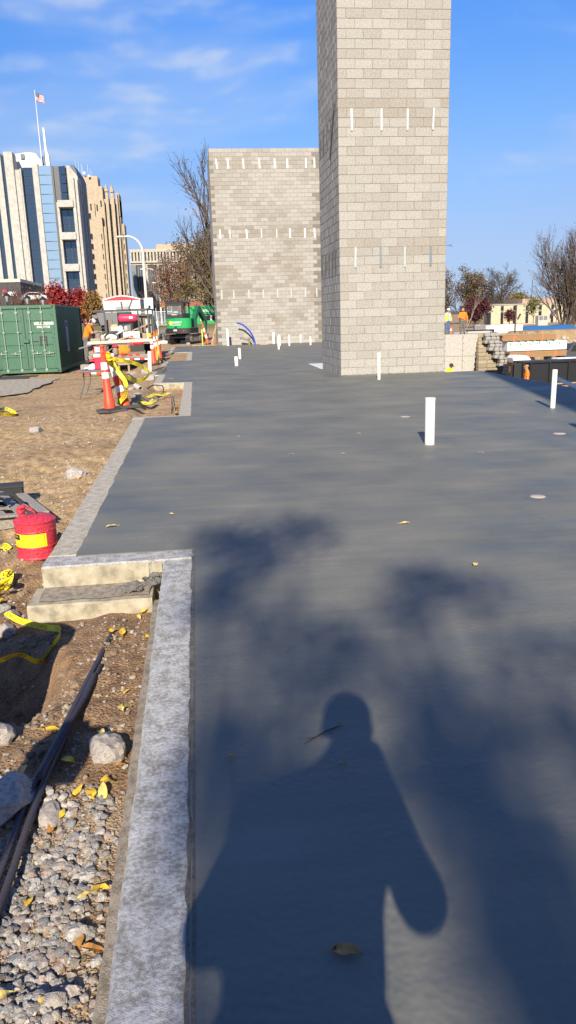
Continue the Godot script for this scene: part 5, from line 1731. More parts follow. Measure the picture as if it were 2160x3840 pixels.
func build_truck() -> void:
	var o := thing("work_truck", "battered flatbed work truck seen from behind, heaped with tools and gear", "truck", Vector3(-2.93, -0.38, -30.0), -0.03)
	# local: x right, y up from the ground, z forward is negative; deck 1.12 up
	var m := MB.new()
	m.box(Vector3(0, 1.06, -2.4), Vector3(2.36, 0.08, 4.8), 0.01)
	part(o, "deck", m, mats.wood_grey)
	m = MB.new()
	m.box(Vector3(0.04, 1.13, 0.03), Vector3(2.34, 0.115, 0.06), 0.006, Basis(Vector3(0, 0, 1), 0.02))
	part(o, "tail_board", m, mats.tail_white)
	for x in [-0.42, 0.42]:
		m = MB.new()
		m.box(Vector3(x, 0.86, -3.0), Vector3(0.1, 0.24, 6.0), 0.006)
		part(o, "chassis_rail", m, mats.dark_steel)
	m = MB.new()
	m.box(Vector3(0.0, 0.58, -0.05), Vector3(2.3, 0.13, 0.12), 0.01)
	part(o, "bumper", m, mats.dirty_steel)
	for k in 12:
		m = MB.new()
		m.box(Vector3(-1.045 + 0.19 * k, 0.46, 0.0), Vector3(0.186, 0.065, 0.02), 0.002)
		part(o, "reflector_stripe", m, mats.red_paint if k % 2 == 0 else mats.reflect)
	for q in [[-0.95, 0.60], [-0.75, 0.60], [0.15, 0.60], [0.42, 0.62], [0.70, 0.64], [-0.12, 0.60]]:
		m = MB.new()
		m.box(Vector3(q[0], q[1], 0.022), Vector3(0.15, 0.07, 0.02), 0.004)
		part(o, "tail_light", m, mats.red_paint)
	m = MB.new()
	m.box(Vector3(-0.95, 0.78, -0.3), Vector3(0.38, 0.42, 0.5), 0.012)
	part(o, "mud_box", m, mats.dirty_steel)
	m = MB.new()
	m.box(Vector3(-0.62, 0.80, -0.12), Vector3(0.42, 0.38, 0.16), 0.01)
	part(o, "plate_panel", m, mats.dark_steel)
	m = MB.new()
	m.box(Vector3(-0.74, 0.86, -0.025), Vector3(0.31, 0.19, 0.008), 0.002)
	var pl := part(o, "number_plate", m, mats.white_clean)
	m = MB.new()
	for k in 5:
		m.box(Vector3(-0.81 + 0.036 * k, 0.86, -0.019), Vector3(0.022, 0.075 if k != 2 else 0.05, 0.004))
	part(pl, "plate_marks", m, mats.plate_blue)
	m = MB.new()
	m.box(Vector3(-0.94, 0.88, -0.02), Vector3(0.06, 0.18, 0.02), 0.003)
	part(o, "marker_light", m, mats.red_paint)
	for q in [[-1.06, -1.5], [1.02, -1.5], [-1.06, -5.4], [1.02, -5.4]]:
		m = MB.new()
		m.xf = Transform3D(Basis(Vector3(0, 0, 1), PI / 2), Vector3(q[0], 0.47, q[1]))
		m.lathe([Vector2(0.22, -0.13), Vector2(0.40, -0.14), Vector2(0.47, -0.09), Vector2(0.47, 0.09), Vector2(0.40, 0.14), Vector2(0.22, 0.13)], 22)
		var w := part(o, "wheel", m, mats.rubber)
		m = MB.new()
		m.xf = Transform3D(Basis(Vector3(0, 0, 1), PI / 2), Vector3(q[0], 0.47, q[1]))
		m.lathe([Vector2(0, -0.1), Vector2(0.23, -0.12), Vector2(0.23, 0.12), Vector2(0, 0.1)], 16)
		part(w, "rim", m, mats.dirty_steel)
	m = MB.new()
	m.xf = Transform3D(Basis(Vector3(0, 0, 1), PI / 2) * Basis(Vector3(0, 1, 0), 0.5), Vector3(-1.32, 1.02, -2.1))
	m.lathe([Vector2(0.2, -0.1), Vector2(0.34, -0.11), Vector2(0.38, -0.06), Vector2(0.38, 0.06), Vector2(0.34, 0.11), Vector2(0.2, 0.1)], 20)
	part(o, "spare_wheel", m, mats.rubber)
	m = MB.new()
	m.box(Vector3(-1.2, 0.98, 0.05), Vector3(0.5, 0.06, 0.4), 0.02, Basis(Vector3(0, 0, 1), 0.25))
	part(o, "mud_flap", m, mats.galv_dark)
	# cab far in front
	m = MB.new()
	m.prism(PackedVector2Array([Vector2(-1.0, 0.6), Vector2(1.0, 0.6), Vector2(1.02, 1.5), Vector2(0.85, 2.15), Vector2(-0.85, 2.15), Vector2(-1.02, 1.5)]), -6.6, -5.0)
	var cb := part(o, "cab", m, mats.green_black)
	m = MB.new()
	m.box(Vector3(0, 1.78, -4.99), Vector3(1.4, 0.4, 0.02), 0.01)
	part(cb, "rear_window", m, mats.pane)
	# rack of dark tube over the deck
	for q in [[-0.56, 0.0], [1.1, 0.0], [-0.56, -2.2], [1.1, -2.2]]:
		m = MB.new()
		m.box(Vector3(q[0], 1.70, -1.0 + q[1]), Vector3(0.06, 1.2, 0.06), 0.006)
		part(o, "rack_post", m, mats.dark_steel)
	for q in [[Vector3(-1.15, 2.28, -1.0), Vector3(1.15, 2.30, -1.0)], [Vector3(-1.15, 2.28, -3.2), Vector3(1.15, 2.30, -3.2)], [Vector3(-1.1, 2.29, -0.9), Vector3(-1.1, 2.29, -3.4)], [Vector3(1.1, 2.31, -0.9), Vector3(1.1, 2.31, -3.4)], [Vector3(0.4, 2.33, -0.9), Vector3(0.55, 2.66, -0.9)], [Vector3(0.15, 2.33, -0.9), Vector3(0.13, 2.6, -0.9)], [Vector3(0.75, 1.2, -0.95), Vector3(0.72, 2.3, -0.95)]]:
		m = MB.new()
		m.bar(q[0], q[1], 0.055, 0.055, 0.005)
		part(o, "rack_bar", m, mats.dark_steel)
	m = MB.new()
	m.box(Vector3(-0.30, 1.42, -2.4), Vector3(1.2, 0.7, 0.3), 0.02)
	m.box(Vector3(-0.25, 2.05, -2.6), Vector3(1.1, 0.35, 0.4), 0.02)
	part(o, "tool_locker", m, mats.green_black)
	m = MB.new()
	m.box(Vector3(-0.45, 1.63, -1.3), Vector3(0.30, 0.62, 0.05), 0.01)
	part(o, "steel_panel", m, mats.panel_tan)
	m = MB.new()
	m.box(Vector3(0.80, 1.68, -1.5), Vector3(0.62, 0.85, 0.05), 0.01, Basis(Vector3(0, 1, 0), 0.1))
	part(o, "steel_panel", m, mats.panel_tan)
	m = MB.new()
	m.box(Vector3(1.08, 1.55, -1.2), Vector3(0.22, 0.75, 0.05), 0.01)
	part(o, "steel_panel", m, mats.panel_pale)
	m = MB.new()
	m.box(Vector3(0.70, 1.28, -1.2), Vector3(0.52, 0.24, 0.04), 0.008)
	part(o, "wood_flap", m, mats.wood)
	# gear on the deck, each a thing of its own
	var yy := 0.72
	var tk := MB.new()
	tk.xf = Transform3D(Basis(Vector3(0, 0, 1), PI / 2), Vector3(-2.58, 1.60, -31.0))
	tk.lathe([Vector2(0, -0.36), Vector2(0.11, -0.35), Vector2(0.15, -0.29), Vector2(0.15, 0.29), Vector2(0.11, 0.35), Vector2(0, 0.36)], 18)
	var tn := thing("red_tank", "pinkish red air tank hanging under the rack of the work truck", "tank")
	part(tn, "shell", tk, mats.tank_red)
	tk = MB.new()
	tk.box(Vector3(-2.45, 1.62, -30.845), Vector3(0.13, 0.09, 0.01))
	part(tn, "sticker", tk, mats.white_clean)
	crate("white_box", "big white box with grimy top near the right of the truck deck", "box", Vector3(-2.45, yy, -30.5), Vector3(0.62, 0.38, 0.4), mats.white_paint, 0.12)
	crate("white_box", "white box wound with black cable on the left of the truck deck", "box", Vector3(-3.2, yy, -30.5), Vector3(0.5, 0.32, 0.35), mats.white_paint, -0.05)
	var cab := MB.new()
	var p := []
	for i in 30:
		p.append(Vector3(-3.2 + 0.24 * cos(i * 0.6), 0.92 + 0.15 * sin(i * 0.6), -30.28 + 0.02 * sin(i * 1.7)))
	p.append(Vector3(-2.7, 0.75, -30.2))
	p.append(Vector3(-2.3, 0.72, -29.98))
	cab.tube(crv(p, 120), 0.016, 5)
	solo("black_cable", "black cable looped over the white box on the truck", "cable", cab, mats.rubber)
	crate("cardboard_box", "brown box at the left end of the truck's tail board", "box", Vector3(-3.78, 0.74, -30.2), Vector3(0.36, 0.15, 0.25), mats.wood, 0.05)
	var gn := thing("generator", "yellow grey engine generator standing in the middle of the truck deck", "generator", Vector3(-3.1, 1.05, -31.0))
	for q in [[0, 0.15, 0, 0.32, 0.22, 0.3, "panel_pale"], [0, 0.05, 0, 0.4, 0.08, 0.34, "dark_steel"], [0.0, 0.29, 0.02, 0.25, 0.08, 0.2, "gen_yellow"]]:
		m = MB.new()
		m.box(Vector3(q[0], q[1], q[2]), Vector3(q[3], q[4], q[5]), 0.02)
		part(gn, "housing", m, mats[q[6]])
	for q in [[-2.88, 1.20, -30.9, 0.11, "white_paint", "white canister just right of the generator on the truck"], [-2.66, 1.22, -30.9, 0.09, "panel_pale", "pale canister between the white one and the red tank"], [-2.78, 0.98, -30.7, 0.12, "dark_steel", "dark canister in front of the generator on the truck"], [-2.5, 1.28, -31.0, 0.12, "dark_steel", "dark canister below the right end of the red tank"], [-3.55, 0.9, -30.7, 0.1, "panel_pale", "pale canister left of the cable wound white box"], [-3.75, 0.95, -30.9, 0.12, "dirty_steel", "brownish canister nearest the bending worker's hands"]]:
		m = MB.new()
		m.lathe([Vector2(0, -q[3]), Vector2(q[3] * 0.9, -q[3]), Vector2(q[3], -q[3] * 0.6), Vector2(q[3], q[3] * 0.6), Vector2(q[3] * 0.6, q[3]), Vector2(q[3] * 0.3, q[3] * 1.2), Vector2(0, q[3] * 1.2)], 12)
		solo("canister", q[5], "canister", m, mats[q[4]], Vector3(q[0], q[1], q[2]), "canisters on the truck deck")
	for q in [[-2.75, 0.86, -30.2, 0.75, 0.25, "plank_pink", "pink board slanting up before the big white box"], [-2.3, 0.80, -30.15, 0.6, 0.05, "plank_pink", "flat pink board lowest before the big white box"], [-2.2, 0.84, -30.3, 0.7, -0.12, "plank_pink", "pink board tipped down at the right of the truck deck"], [-3.5, 0.82, -30.3, 0.55, 0.3, "wood", "tan board slanting up at the left of the truck deck"], [-2.95, 0.80, -30.1, 0.45, -0.2, "wood", "short tan board in the middle of the tail board"], [-3.0, 1.02, -30.6, 0.6, 0.5, "white_paint", "steep white board leaning on the generator"], [-2.1, 1.25, -31.0, 0.8, 0.35, "wood", "tan stick slanting across the brown steel panel"], [-2.6, 1.18, -31.2, 0.6, 0.0, "wood", "level tan board behind the big white box"]]:
		m = MB.new()
		m.box(Vector3(), Vector3(q[3], 0.05, 0.1), 0.004, Basis(Vector3(0, 1, 0), 0.2) * Basis(Vector3(0, 0, 1), q[4]))
		solo("board", q[6], "board", m, mats[q[5]], Vector3(q[0], q[1], q[2]), "boards lying on the truck deck")
	for q in [[-3.9, 1.05, -31.2, 0.3, 0.22, 0.3, "grey case under the bending worker's arms"], [-3.5, 1.45, -32.4, 0.8, 0.5, 0.5, "largest grey case behind the worker's cap"], [-3.9, 1.72, -32.8, 0.5, 0.16, 0.3, "flat grey case highest up at the truck's left"], [-2.55, 1.05, -30.9, 0.14, 0.4, 0.14, "slim upright grey case under the red tank"], [-3.45, 0.78, -30.35, 0.3, 0.1, 0.2, "low grey case left of the cable wound box"]]:
		crate("grey_case", q[6], "case", Vector3(q[0], q[1] - 0.1, q[2]), Vector3(q[3], q[4], q[5]), mats.case_grey, 0.1, "tool cases on the truck")
	# slung under the tail
	var bg := MB.new()
	bg.rock(Vector3(), Vector3(0.22, 0.17, 0.1), 5, 0.3, 2)
	solo("orange_bag", "bright orange cloth bag hanging under the truck's tail board", "bag", bg, mats.hiviz_orange, Vector3(-2.72, 0.45, -29.92))
	var bb := crate("black_crate", "black crate under the truck's tail board with red straps in it", "crate", Vector3(-2.22, 0.36, -30.05), Vector3(0.5, 0.26, 0.25), mats.black)
	m = MB.new()
	for k in 4:
		m.tube(crv([Vector3(-0.2 + 0.1 * k, 0.25, 0.1), Vector3(-0.1 + 0.1 * k, 0.33, 0.12), Vector3(0.02 + 0.08 * k, 0.26, 0.13)], 8), 0.022, 5)
	m.ball(Vector3(-0.17, 0.27, 0.1), Vector3(0.07, 0.07, 0.05))
	part(bb, "red_strap", m, mats.red_paint)
	var en := thing("small_engine", "little red and grey engine tucked under the truck's tail board", "engine", Vector3(-3.05, 0.42, -29.98))
	m = MB.new()
	m.box(Vector3(0, 0.16, 0), Vector3(0.22, 0.1, 0.2), 0.03)
	part(en, "cover", m, mats.maroon)
	m = MB.new()
	m.lathe([Vector2(0, -0.15), Vector2(0.1, -0.15), Vector2(0.12, 0.0), Vector2(0.09, 0.1), Vector2(0, 0.11)], 10)
	part(en, "block", m, mats.dirty_steel)
	m = MB.new()
	m.tube([Vector3(-0.1, 0.1, 0.05), Vector3(-0.26, -0.02, 0.08), Vector3(-0.4, -0.2, 0.1)], 0.02, 6)
	part(en, "pull_bar", m, mats.dirty_steel)
	for k in 5:
		m = MB.new()
		m.box(Vector3(), Vector3(0.17, 0.14, 0.08), 0.006)
		solo("dunnage_block", ["leftmost", "second", "middle", "fourth", "rightmost"][k] + " grey timber block in the row under the truck deck", "timber block", m, mats.wood_grey, Vector3(-2.92 + 0.18 * k, 0.62, -30.06), "timber blocks under the truck deck")

# ---------------------------------------------------------------- excavator, green trailer, site office, fence
func sun_mark(par: Node3D, at: Vector3, r: float) -> void:      # the yellow sun-like disc on the green machines
	var m := MB.new()
	m.xf = Transform3D(Basis(Vector3.RIGHT, PI / 2), at)
	m.lathe([Vector2(r, 0), Vector2(r, 0.006), Vector2(0, 0.006)], 14)
	for k in 12:
		var a := TAU * k / 12
		m.box(Vector3(cos(a) * r, 0.003, sin(a) * r), Vector3(r * 0.35, 0.006, r * 0.35), 0.0, Basis(Vector3.UP, -a + PI / 4))
	part(par, "sun_disc", m, mats.sun_yellow)
	m = MB.new()
	m.xf = Transform3D(Basis(Vector3.RIGHT, PI / 2), at + Vector3(0, 0, 0.007))
	m.lathe([Vector2(r * 0.35, 0), Vector2(r * 0.35, 0.004), Vector2(0, 0.004)], 10)
	part(par, "sun_centre", m, mats.brick_red)

func build_machines() -> void:
	var o := thing("mini_excavator", "green and black mini excavator with its back to the viewer", "excavator", Vector3(-0.80, 0.04, -49.6), -0.36)
	var m: MB
	for s in [-1, 1]:
		m = MB.new()
		var pr := PackedVector2Array()
		for q in [[-0.95, 0.16], [-0.86, 0.03], [-0.72, 0.0], [0.72, 0.0], [0.86, 0.03], [0.95, 0.16], [0.97, 0.30], [0.90, 0.46], [0.76, 0.53], [-0.76, 0.50], [-0.90, 0.44], [-0.97, 0.30]]:
			pr.append(Vector2(q[0], q[1]))
		m.xf = Transform3D(Basis(Vector3.UP, PI / 2), Vector3(0.70 * s, 0, 0))
		m.prism(pr, -0.17, 0.17)
		var tk := part(o, "track", m, mats.rubber)
		m = MB.new()
		for k in 22:
			var a := k / 22.0 * 5.4
			var pos := Vector3(0, 0.0, -0.72 + a) if a < 1.44 else (Vector3(0, 0.53, 0.76 - (a - 2.1)) if a > 2.1 and a < 3.6 else Vector3(0, 0.26, 0.965 if a < 2.2 else -0.965))
			m.box(Vector3(0.70 * s, pos.y, pos.z), Vector3(0.345, 0.03, 0.06), 0.006)
		part(tk, "track_pads", m, mats.rubber)
		m = MB.new()
		m.box(Vector3(0.70 * s + 0.155 * s, 0.27, 0), Vector3(0.06, 0.2, 1.25), 0.02)
		for k in 5:
			m.xf = Transform3D(Basis(Vector3(0, 0, 1), PI / 2), Vector3(0.70 * s + 0.16 * s, 0.17, -0.6 + 0.3 * k))
			m.lathe([Vector2(0, -0.04), Vector2(0.1, -0.04), Vector2(0.1, 0.04), Vector2(0, 0.04)], 12)
		for k in [-0.78, 0.78]:
			m.xf = Transform3D(Basis(Vector3(0, 0, 1), PI / 2), Vector3(0.70 * s + 0.16 * s, 0.26, k))
			m.lathe([Vector2(0, -0.05), Vector2(0.19, -0.05), Vector2(0.19, 0.05), Vector2(0, 0.05)], 14)
		part(tk, "rollers", m, mats.dirty_steel)
	m = MB.new()
	m.box(Vector3(0, 0.42, 0), Vector3(1.1, 0.2, 1.0), 0.03)
	m.lathe([Vector2(0.45, 0.5), Vector2(0.45, 0.62)], 20)
	part(o, "undercarriage", m, mats.black)
	m = MB.new()
	m.box(Vector3(0, 0.28, -1.25), Vector3(1.75, 0.34, 0.08), 0.03)
	m.bar(Vector3(-0.4, 0.3, -0.4), Vector3(-0.4, 0.3, -1.25), 0.1, 0.1, 0.01)
	m.bar(Vector3(0.4, 0.3, -0.4), Vector3(0.4, 0.3, -1.25), 0.1, 0.1, 0.01)
	part(o, "blade", m, mats.green_dark)
	# upper body, rounded at the rear
	var outline := func(w: float, zr: float, zf: float) -> PackedVector2Array:
		var p := PackedVector2Array()
		for k in 13:
			var a := PI * k / 12
			p.append(Vector2(cos(a) * w * (1.0 if absf(cos(a)) < 0.8 else 1.0), zr - 0.38 + sin(a) * 0.38))
		p.append(Vector2(-w, zf))
		p.append(Vector2(w, zf))
		return p
	var slab3 := func(p: PackedVector2Array, y0: float, y1: float) -> MB:
		var q := MB.new()
		q.xf = Transform3D(Basis(Vector3(1, 0, 0), Vector3(0, 0, 1), Vector3(0, -1, 0)), Vector3())
		q.prism(p, -y1, -y0)
		return q
	part(o, "counterweight", slab3.call(outline.call(0.86, 0.92, -0.55), 0.60, 0.92), mats.black)
	part(o, "engine_cover", slab3.call(outline.call(0.80, 0.86, -0.55), 0.925, 1.52), mats.green_paint)
	m = MB.new()
	for k in 6:
		m.box(Vector3(0.803, 1.02 + 0.075 * k, 0.25), Vector3(0.02, 0.03, 0.4), 0.004)
	m.box(Vector3(0.79, 1.2, 0.25), Vector3(0.02, 0.5, 0.46))
	part(o, "side_vent", m, mats.black)
	sun_mark(o, Vector3(-0.42, 1.25, 0.855), 0.10)
	part(o, "lettering", words("SUNBELT", 0.115), mats.white_clean, Vector3(-0.01, 1.27, 0.868))
	m = MB.new()
	m.box(Vector3(-0.1, 1.12, 0.864), Vector3(0.72, 0.028, 0.006))
	part(o, "white_line", m, mats.white_clean)
	m = MB.new()
	m.box(Vector3(-0.1, 0.99, 0.855), Vector3(0.15, 0.10, 0.03), 0.01)
	part(o, "latch", m, mats.black)
	m = MB.new()
	m.box(Vector3(-0.12, 0.80, 0.918), Vector3(0.22, 0.085, 0.012), 0.003)
	part(o, "label_plate", m, mats.white_clean)
	m = MB.new()
	m.box(Vector3(0.42, 0.77, 0.87), Vector3(0.09, 0.07, 0.05), 0.01)
	part(o, "lamp", m, mats.red_paint)
	# cab: posts, roof, lower walls, panes
	var cx := -0.27
	m = MB.new()
	for q in [[-0.52, 0.62], [0.50, 0.62], [-0.52, -0.62], [0.50, -0.62]]:
		m.box(Vector3(cx + q[0], 2.0, q[1] - 0.12), Vector3(0.085, 0.98, 0.085), 0.015)
	m.box(Vector3(cx, 1.64, 0.50), Vector3(1.08, 0.22, 0.09), 0.012)
	m.box(Vector3(cx, 2.36, 0.50), Vector3(1.08, 0.14, 0.09), 0.012)
	m.box(Vector3(cx + 0.5, 1.66, -0.12), Vector3(0.09, 0.30, 1.2), 0.012)
	m.box(Vector3(cx + 0.5, 2.0, 0.02), Vector3(0.09, 0.98, 0.09), 0.01)
	m.box(Vector3(cx - 0.52, 1.66, -0.12), Vector3(0.09, 0.30, 1.2), 0.012)
	part(o, "cab_frame", m, mats.cab_grey)
	m = MB.new()
	m.box(Vector3(cx, 2.46, -0.12), Vector3(1.16, 0.10, 1.36), 0.04)
	part(o, "cab_roof", m, mats.cab_grey)
	for q in [[Vector3(cx, 2.02, 0.50), Vector3(0.98, 0.60, 0.012)], [Vector3(cx, 1.98, -0.76), Vector3(0.98, 0.8, 0.012)], [Vector3(cx + 0.5, 2.06, -0.3), Vector3(0.012, 0.56, 0.5)], [Vector3(cx - 0.52, 2.06, -0.12), Vector3(0.012, 0.56, 1.1)]]:
		m = MB.new()
		m.box(q[0], q[1])
		part(o, "cab_window", m, mats.clear_pane)
	m = MB.new()
	m.box(Vector3(cx, 1.62, -0.05), Vector3(0.5, 0.14, 0.5), 0.04)
	m.box(Vector3(cx, 1.86, 0.18), Vector3(0.48, 0.40, 0.12), 0.05)
	m.box(Vector3(cx - 0.02, 2.14, 0.2), Vector3(0.24, 0.16, 0.1), 0.04)
	part(o, "seat", m, mats.black)
	m = MB.new()
	m.box(Vector3(cx, 1.74, 0.553), Vector3(0.36, 0.06, 0.01), 0.003)
	m.box(Vector3(cx - 0.02, 1.89, 0.246), Vector3(0.3, 0.09, 0.02), 0.01)
	part(o, "cab_label", m, mats.panel_pale)
	# boom, arm, bucket, rams in the plane of the machine
	var side := func(pts: Array, w: float) -> MB:
		var q := MB.new()
		var pp := PackedVector2Array()
		for k in pts:
			pp.append(Vector2(k[0], k[1]))
		q.xf = Transform3D(Basis(Vector3(0, 0, -1), Vector3(0, 1, 0), Vector3(1, 0, 0)), Vector3(0.42, 0, 0))
		q.prism(pp, -w / 2, w / 2)
		return q
	part(o, "boom", side.call([[0.55, 0.85], [0.85, 0.80], [1.15, 1.30], [1.65, 1.88], [1.80, 1.92], [2.05, 1.78], [3.0, 1.18], [3.12, 1.30], [3.05, 1.48], [2.15, 2.10], [1.95, 2.26], [1.62, 2.24], [1.2, 1.85], [0.75, 1.3]], 0.26), mats.green_dark)
	part(o, "arm", side.call([[2.80, 1.42], [3.0, 1.62], [3.2, 1.50], [3.22, 1.2], [2.92, 0.42], [2.72, 0.40], [2.80, 0.9]], 0.2), mats.green_dark)
	part(o, "bucket", side.call([[2.72, 0.50], [2.95, 0.55], [2.86, 0.25], [2.45, 0.15], [2.15, 0.30], [2.0, 0.55], [2.2, 0.42], [2.45, 0.38]], 0.5), mats.dirty_steel)
	m = MB.new()
	m.tube([Vector3(0.42, 1.0, -0.75), Vector3(0.42, 1.45, -1.15)], 0.06, 8)
	m.tube([Vector3(0.42, 1.45, -1.15), Vector3(0.42, 1.75, -1.42)], 0.035, 8)
	m.tube([Vector3(0.42, 2.28, -1.75), Vector3(0.42, 2.02, -2.4)], 0.05, 8)
	m.tube([Vector3(0.42, 2.02, -2.4), Vector3(0.42, 1.62, -2.98)], 0.03, 8)
	m.tube(crv([Vector3(0.2, 1.55, -0.6), Vector3(0.22, 2.15, -0.9), Vector3(0.34, 1.95, -1.3), Vector3(0.38, 2.3, -1.7)], 20), 0.03, 6)
	part(o, "ram", m, mats.dark_steel)
	# green trailer behind it
	var t := thing("green_trailer", "long bright green box trailer lettered in white behind the excavator", "trailer", Vector3(-0.55, -0.05, -71.5), -0.06)
	m = MB.new()
	m.box(Vector3(2.6, 2.25, -1.2), Vector3(5.6, 0.78, 2.4), 0.05)
	m.box(Vector3(2.6, 0.85, -1.2), Vector3(5.6, 1.0, 2.4), 0.05)
	m.box(Vector3(0.4, 1.6, -1.2), Vector3(1.2, 0.6, 2.4), 0.03)
	part(t, "body", m, mats.green_paint)
	m = MB.new()
	m.box(Vector3(3.4, 1.6, -1.25), Vector3(4.8, 0.58, 2.3), 0.02)
	part(t, "window_band", m, mats.panel_pale)
	for k in 4:
		m = MB.new()
		m.box(Vector3(1.75 + 0.55 * k, 1.58, -0.09), Vector3(0.4, 0.42, 0.03), 0.01)
		part(t, "window", m, mats.pane)
	m = MB.new()
	m.box(Vector3(2.6, 1.9, 0.0), Vector3(5.5, 0.06, 0.04), 0.01)
	part(t, "trim", m, mats.black)
	part(t, "lettering", words("SUNBELT", 0.235), mats.white_clean, Vector3(1.80, 2.25, 0.02))
	sun_mark(t, Vector3(1.72, 0.72, 0.005), 0.16)
	part(t, "lettering", words("SUNBELT", 0.16), mats.white_clean, Vector3(2.4, 0.74, 0.01))
	for q in [1.0, 4.2]:
		m = MB.new()
		m.xf = Transform3D(Basis(Vector3.RIGHT, PI / 2), Vector3(q, 0.3, -0.1))
		m.lathe([Vector2(0, -0.1), Vector2(0.3, -0.1), Vector2(0.34, -0.05), Vector2(0.34, 0.1), Vector2(0, 0.1)], 16)
		part(t, "wheel", m, mats.rubber)
	m = MB.new()
	m.box(Vector3(2.6, 0.30, 0.03), Vector3(5.6, 0.08, 0.06), 0.01)
	part(t, "white_rail", m, mats.white_clean)
	m = MB.new()
	m.tube([Vector3(-2.6, 0.12, -49.2), Vector3(-1.75, 0.14, -49.0)], 0.11, 10)
	solo("white_drain_pipe", "short white pipe lying beside the excavator's left track", "pipe", m, mats.pvc)
	boulder("pale tan stone in front of the excavator's right track", -0.48, -47.6, Vector3(0.15, 0.11, 0.12), 95, mats.boulder)
	# site office
	var f := thing("office_trailer", "white site office trailer with a maroon arched roof end", "trailer", Vector3(-6.95, 0.95, -78.0), -0.05)
	m = MB.new()
	m.box(Vector3(0, 1.25, -4.5), Vector3(3.55, 2.5, 9.0), 0.02)
	part(f, "box_walls", m, mats.white_paint)
	m = MB.new()
	m.prism(PackedVector2Array([Vector2(-1.8, 2.52), Vector2(1.8, 2.52), Vector2(1.8, 2.60), Vector2(1.2, 2.78), Vector2(0.5, 2.92), Vector2(0, 2.96), Vector2(-0.5, 2.92), Vector2(-1.2, 2.78), Vector2(-1.8, 2.60)]), -9.0, -0.02)
	part(f, "roof", m, mats.white_clean)
	m = MB.new()
	m.prism(PackedVector2Array([Vector2(-1.72, 2.50), Vector2(1.72, 2.50), Vector2(1.72, 2.54), Vector2(1.15, 2.70), Vector2(0.5, 2.83), Vector2(0, 2.87), Vector2(-0.5, 2.83), Vector2(-1.15, 2.70), Vector2(-1.72, 2.54)]), -0.015, 0.02)
	part(f, "roof_gable", m, mats.maroon)
	for x in [-0.24, 0.46]:
		m = MB.new()
		m.box(Vector3(x, 1.52, 0.0), Vector3(0.62, 0.78, 0.05), 0.01)
		var w := part(f, "window", m, mats.pane_pale)
		m = MB.new()
		for q in [[0, 0.4, 0.7, 0.05], [0, -0.4, 0.7, 0.05], [-0.33, 0, 0.05, 0.8], [0.33, 0, 0.05, 0.8]]:
			m.box(Vector3(x + q[0], 1.52 + q[1], 0.02), Vector3(q[2], q[3], 0.05), 0.004)
		part(w, "window_frame", m, mats.panel_pale)
	m = MB.new()
	for q in [[0.0, 2.27, 0.7, 0.06], [0.0, 2.12, 0.55, 0.04], [0.0, 2.04, 0.4, 0.03]]:
		for k in 9:
			m.box(Vector3(q[0] - q[2] / 2 + q[2] * (k + 0.5) / 9, q[1], 0.004), Vector3(q[2] / 12, q[3], 0.008))
	part(f, "small_print", m, mats.case_grey)
	m = MB.new()
	m.box(Vector3(1.79, 1.6, -2.0), Vector3(0.04, 0.8, 1.2), 0.005)
	m.box(Vector3(1.79, 1.6, -5.0), Vector3(0.04, 0.8, 1.2), 0.005)
	part(f, "side_window", m, mats.pane_pale)
	var b := thing("white_booth", "narrow white booth with one small dark window right of the site office", "booth", Vector3(-4.05, 0.95, -72.0))
	m = MB.new()
	m.box(Vector3(0, 1.25, -0.6), Vector3(0.78, 2.5, 1.2), 0.02)
	part(b, "walls", m, mats.white_clean)
	m = MB.new()
	m.box(Vector3(0.06, 1.72, 0.0), Vector3(0.22, 0.24, 0.03), 0.005)
	part(b, "window", m, mats.pane)
	var st := thing("white_steps", "white metal steps with handrails beside the site office", "steps", Vector3(-3.0, 0.2, -56.0), 0.1)
	for k in 5:
		m = MB.new()
		m.box(Vector3(0, 0.2 + 0.22 * k, -0.25 * k), Vector3(0.75, 0.05, 0.26), 0.006)
		part(st, "tread", m, mats.white_clean)
	for s in [-0.38, 0.38]:
		m = MB.new()
		m.bar(Vector3(s, 0.05, 0.15), Vector3(s, 1.15, -1.15), 0.05, 0.16, 0.005)
		part(st, "stringer", m, mats.white_clean)
		m = MB.new()
		m.tube([Vector3(s, 0.1, 0.1), Vector3(s, 1.1, 0.1), Vector3(s, 2.1, -1.1), Vector3(s, 1.1, -1.1)], 0.025, 6)
		part(st, "handrail", m, mats.white_clean)
	# chain link fence across the far side
	var fn := thing("wire_fence", "low wire fence of grey posts and rails beyond the excavator", "fence", Vector3(-4.6, 1.0, -66.0))
	for k in 5:
		m = MB.new()
		m.tube([Vector3(0.8 * k, 0, 0), Vector3(0.8 * k, 1.18, 0)], 0.03, 6)
		part(fn, "post", m, mats.galv)
	for y in [0.08, 1.15]:
		m = MB.new()
		m.tube([Vector3(0, y, 0), Vector3(3.3, y, 0)], 0.025, 6)
		part(fn, "rail", m, mats.galv)
	m = MB.new()
	for k in 52:
		var x := 0.065 * k
		m.box(Vector3(x, 0.61, 0.0), Vector3(0.006, 1.05, 0.004), 0.0, Basis(Vector3(0, 0, 1), 0.5))
		m.box(Vector3(x, 0.61, 0.002), Vector3(0.006, 1.05, 0.004), 0.0, Basis(Vector3(0, 0, 1), -0.5))
	stuff(fn, "wire_mesh", m, mats.galv)
	var bh := thing("brick_shed", "low brick shed with a flat grey roof edge behind the green trailer", "shed", Vector3(-0.6, 1.0, -110.0))
	m = MB.new()
	m.box(Vector3(0, 1.45, -2.0), Vector3(3.7, 3.0, 4.0), 0.01)
	part(bh, "walls", m, mats.brick_wall)
	m = MB.new()
	m.box(Vector3(0, 3.12, -2.0), Vector3(3.95, 0.36, 4.3), 0.02)
	part(bh, "roof", m, mats.wood_grey)
	m = MB.new()
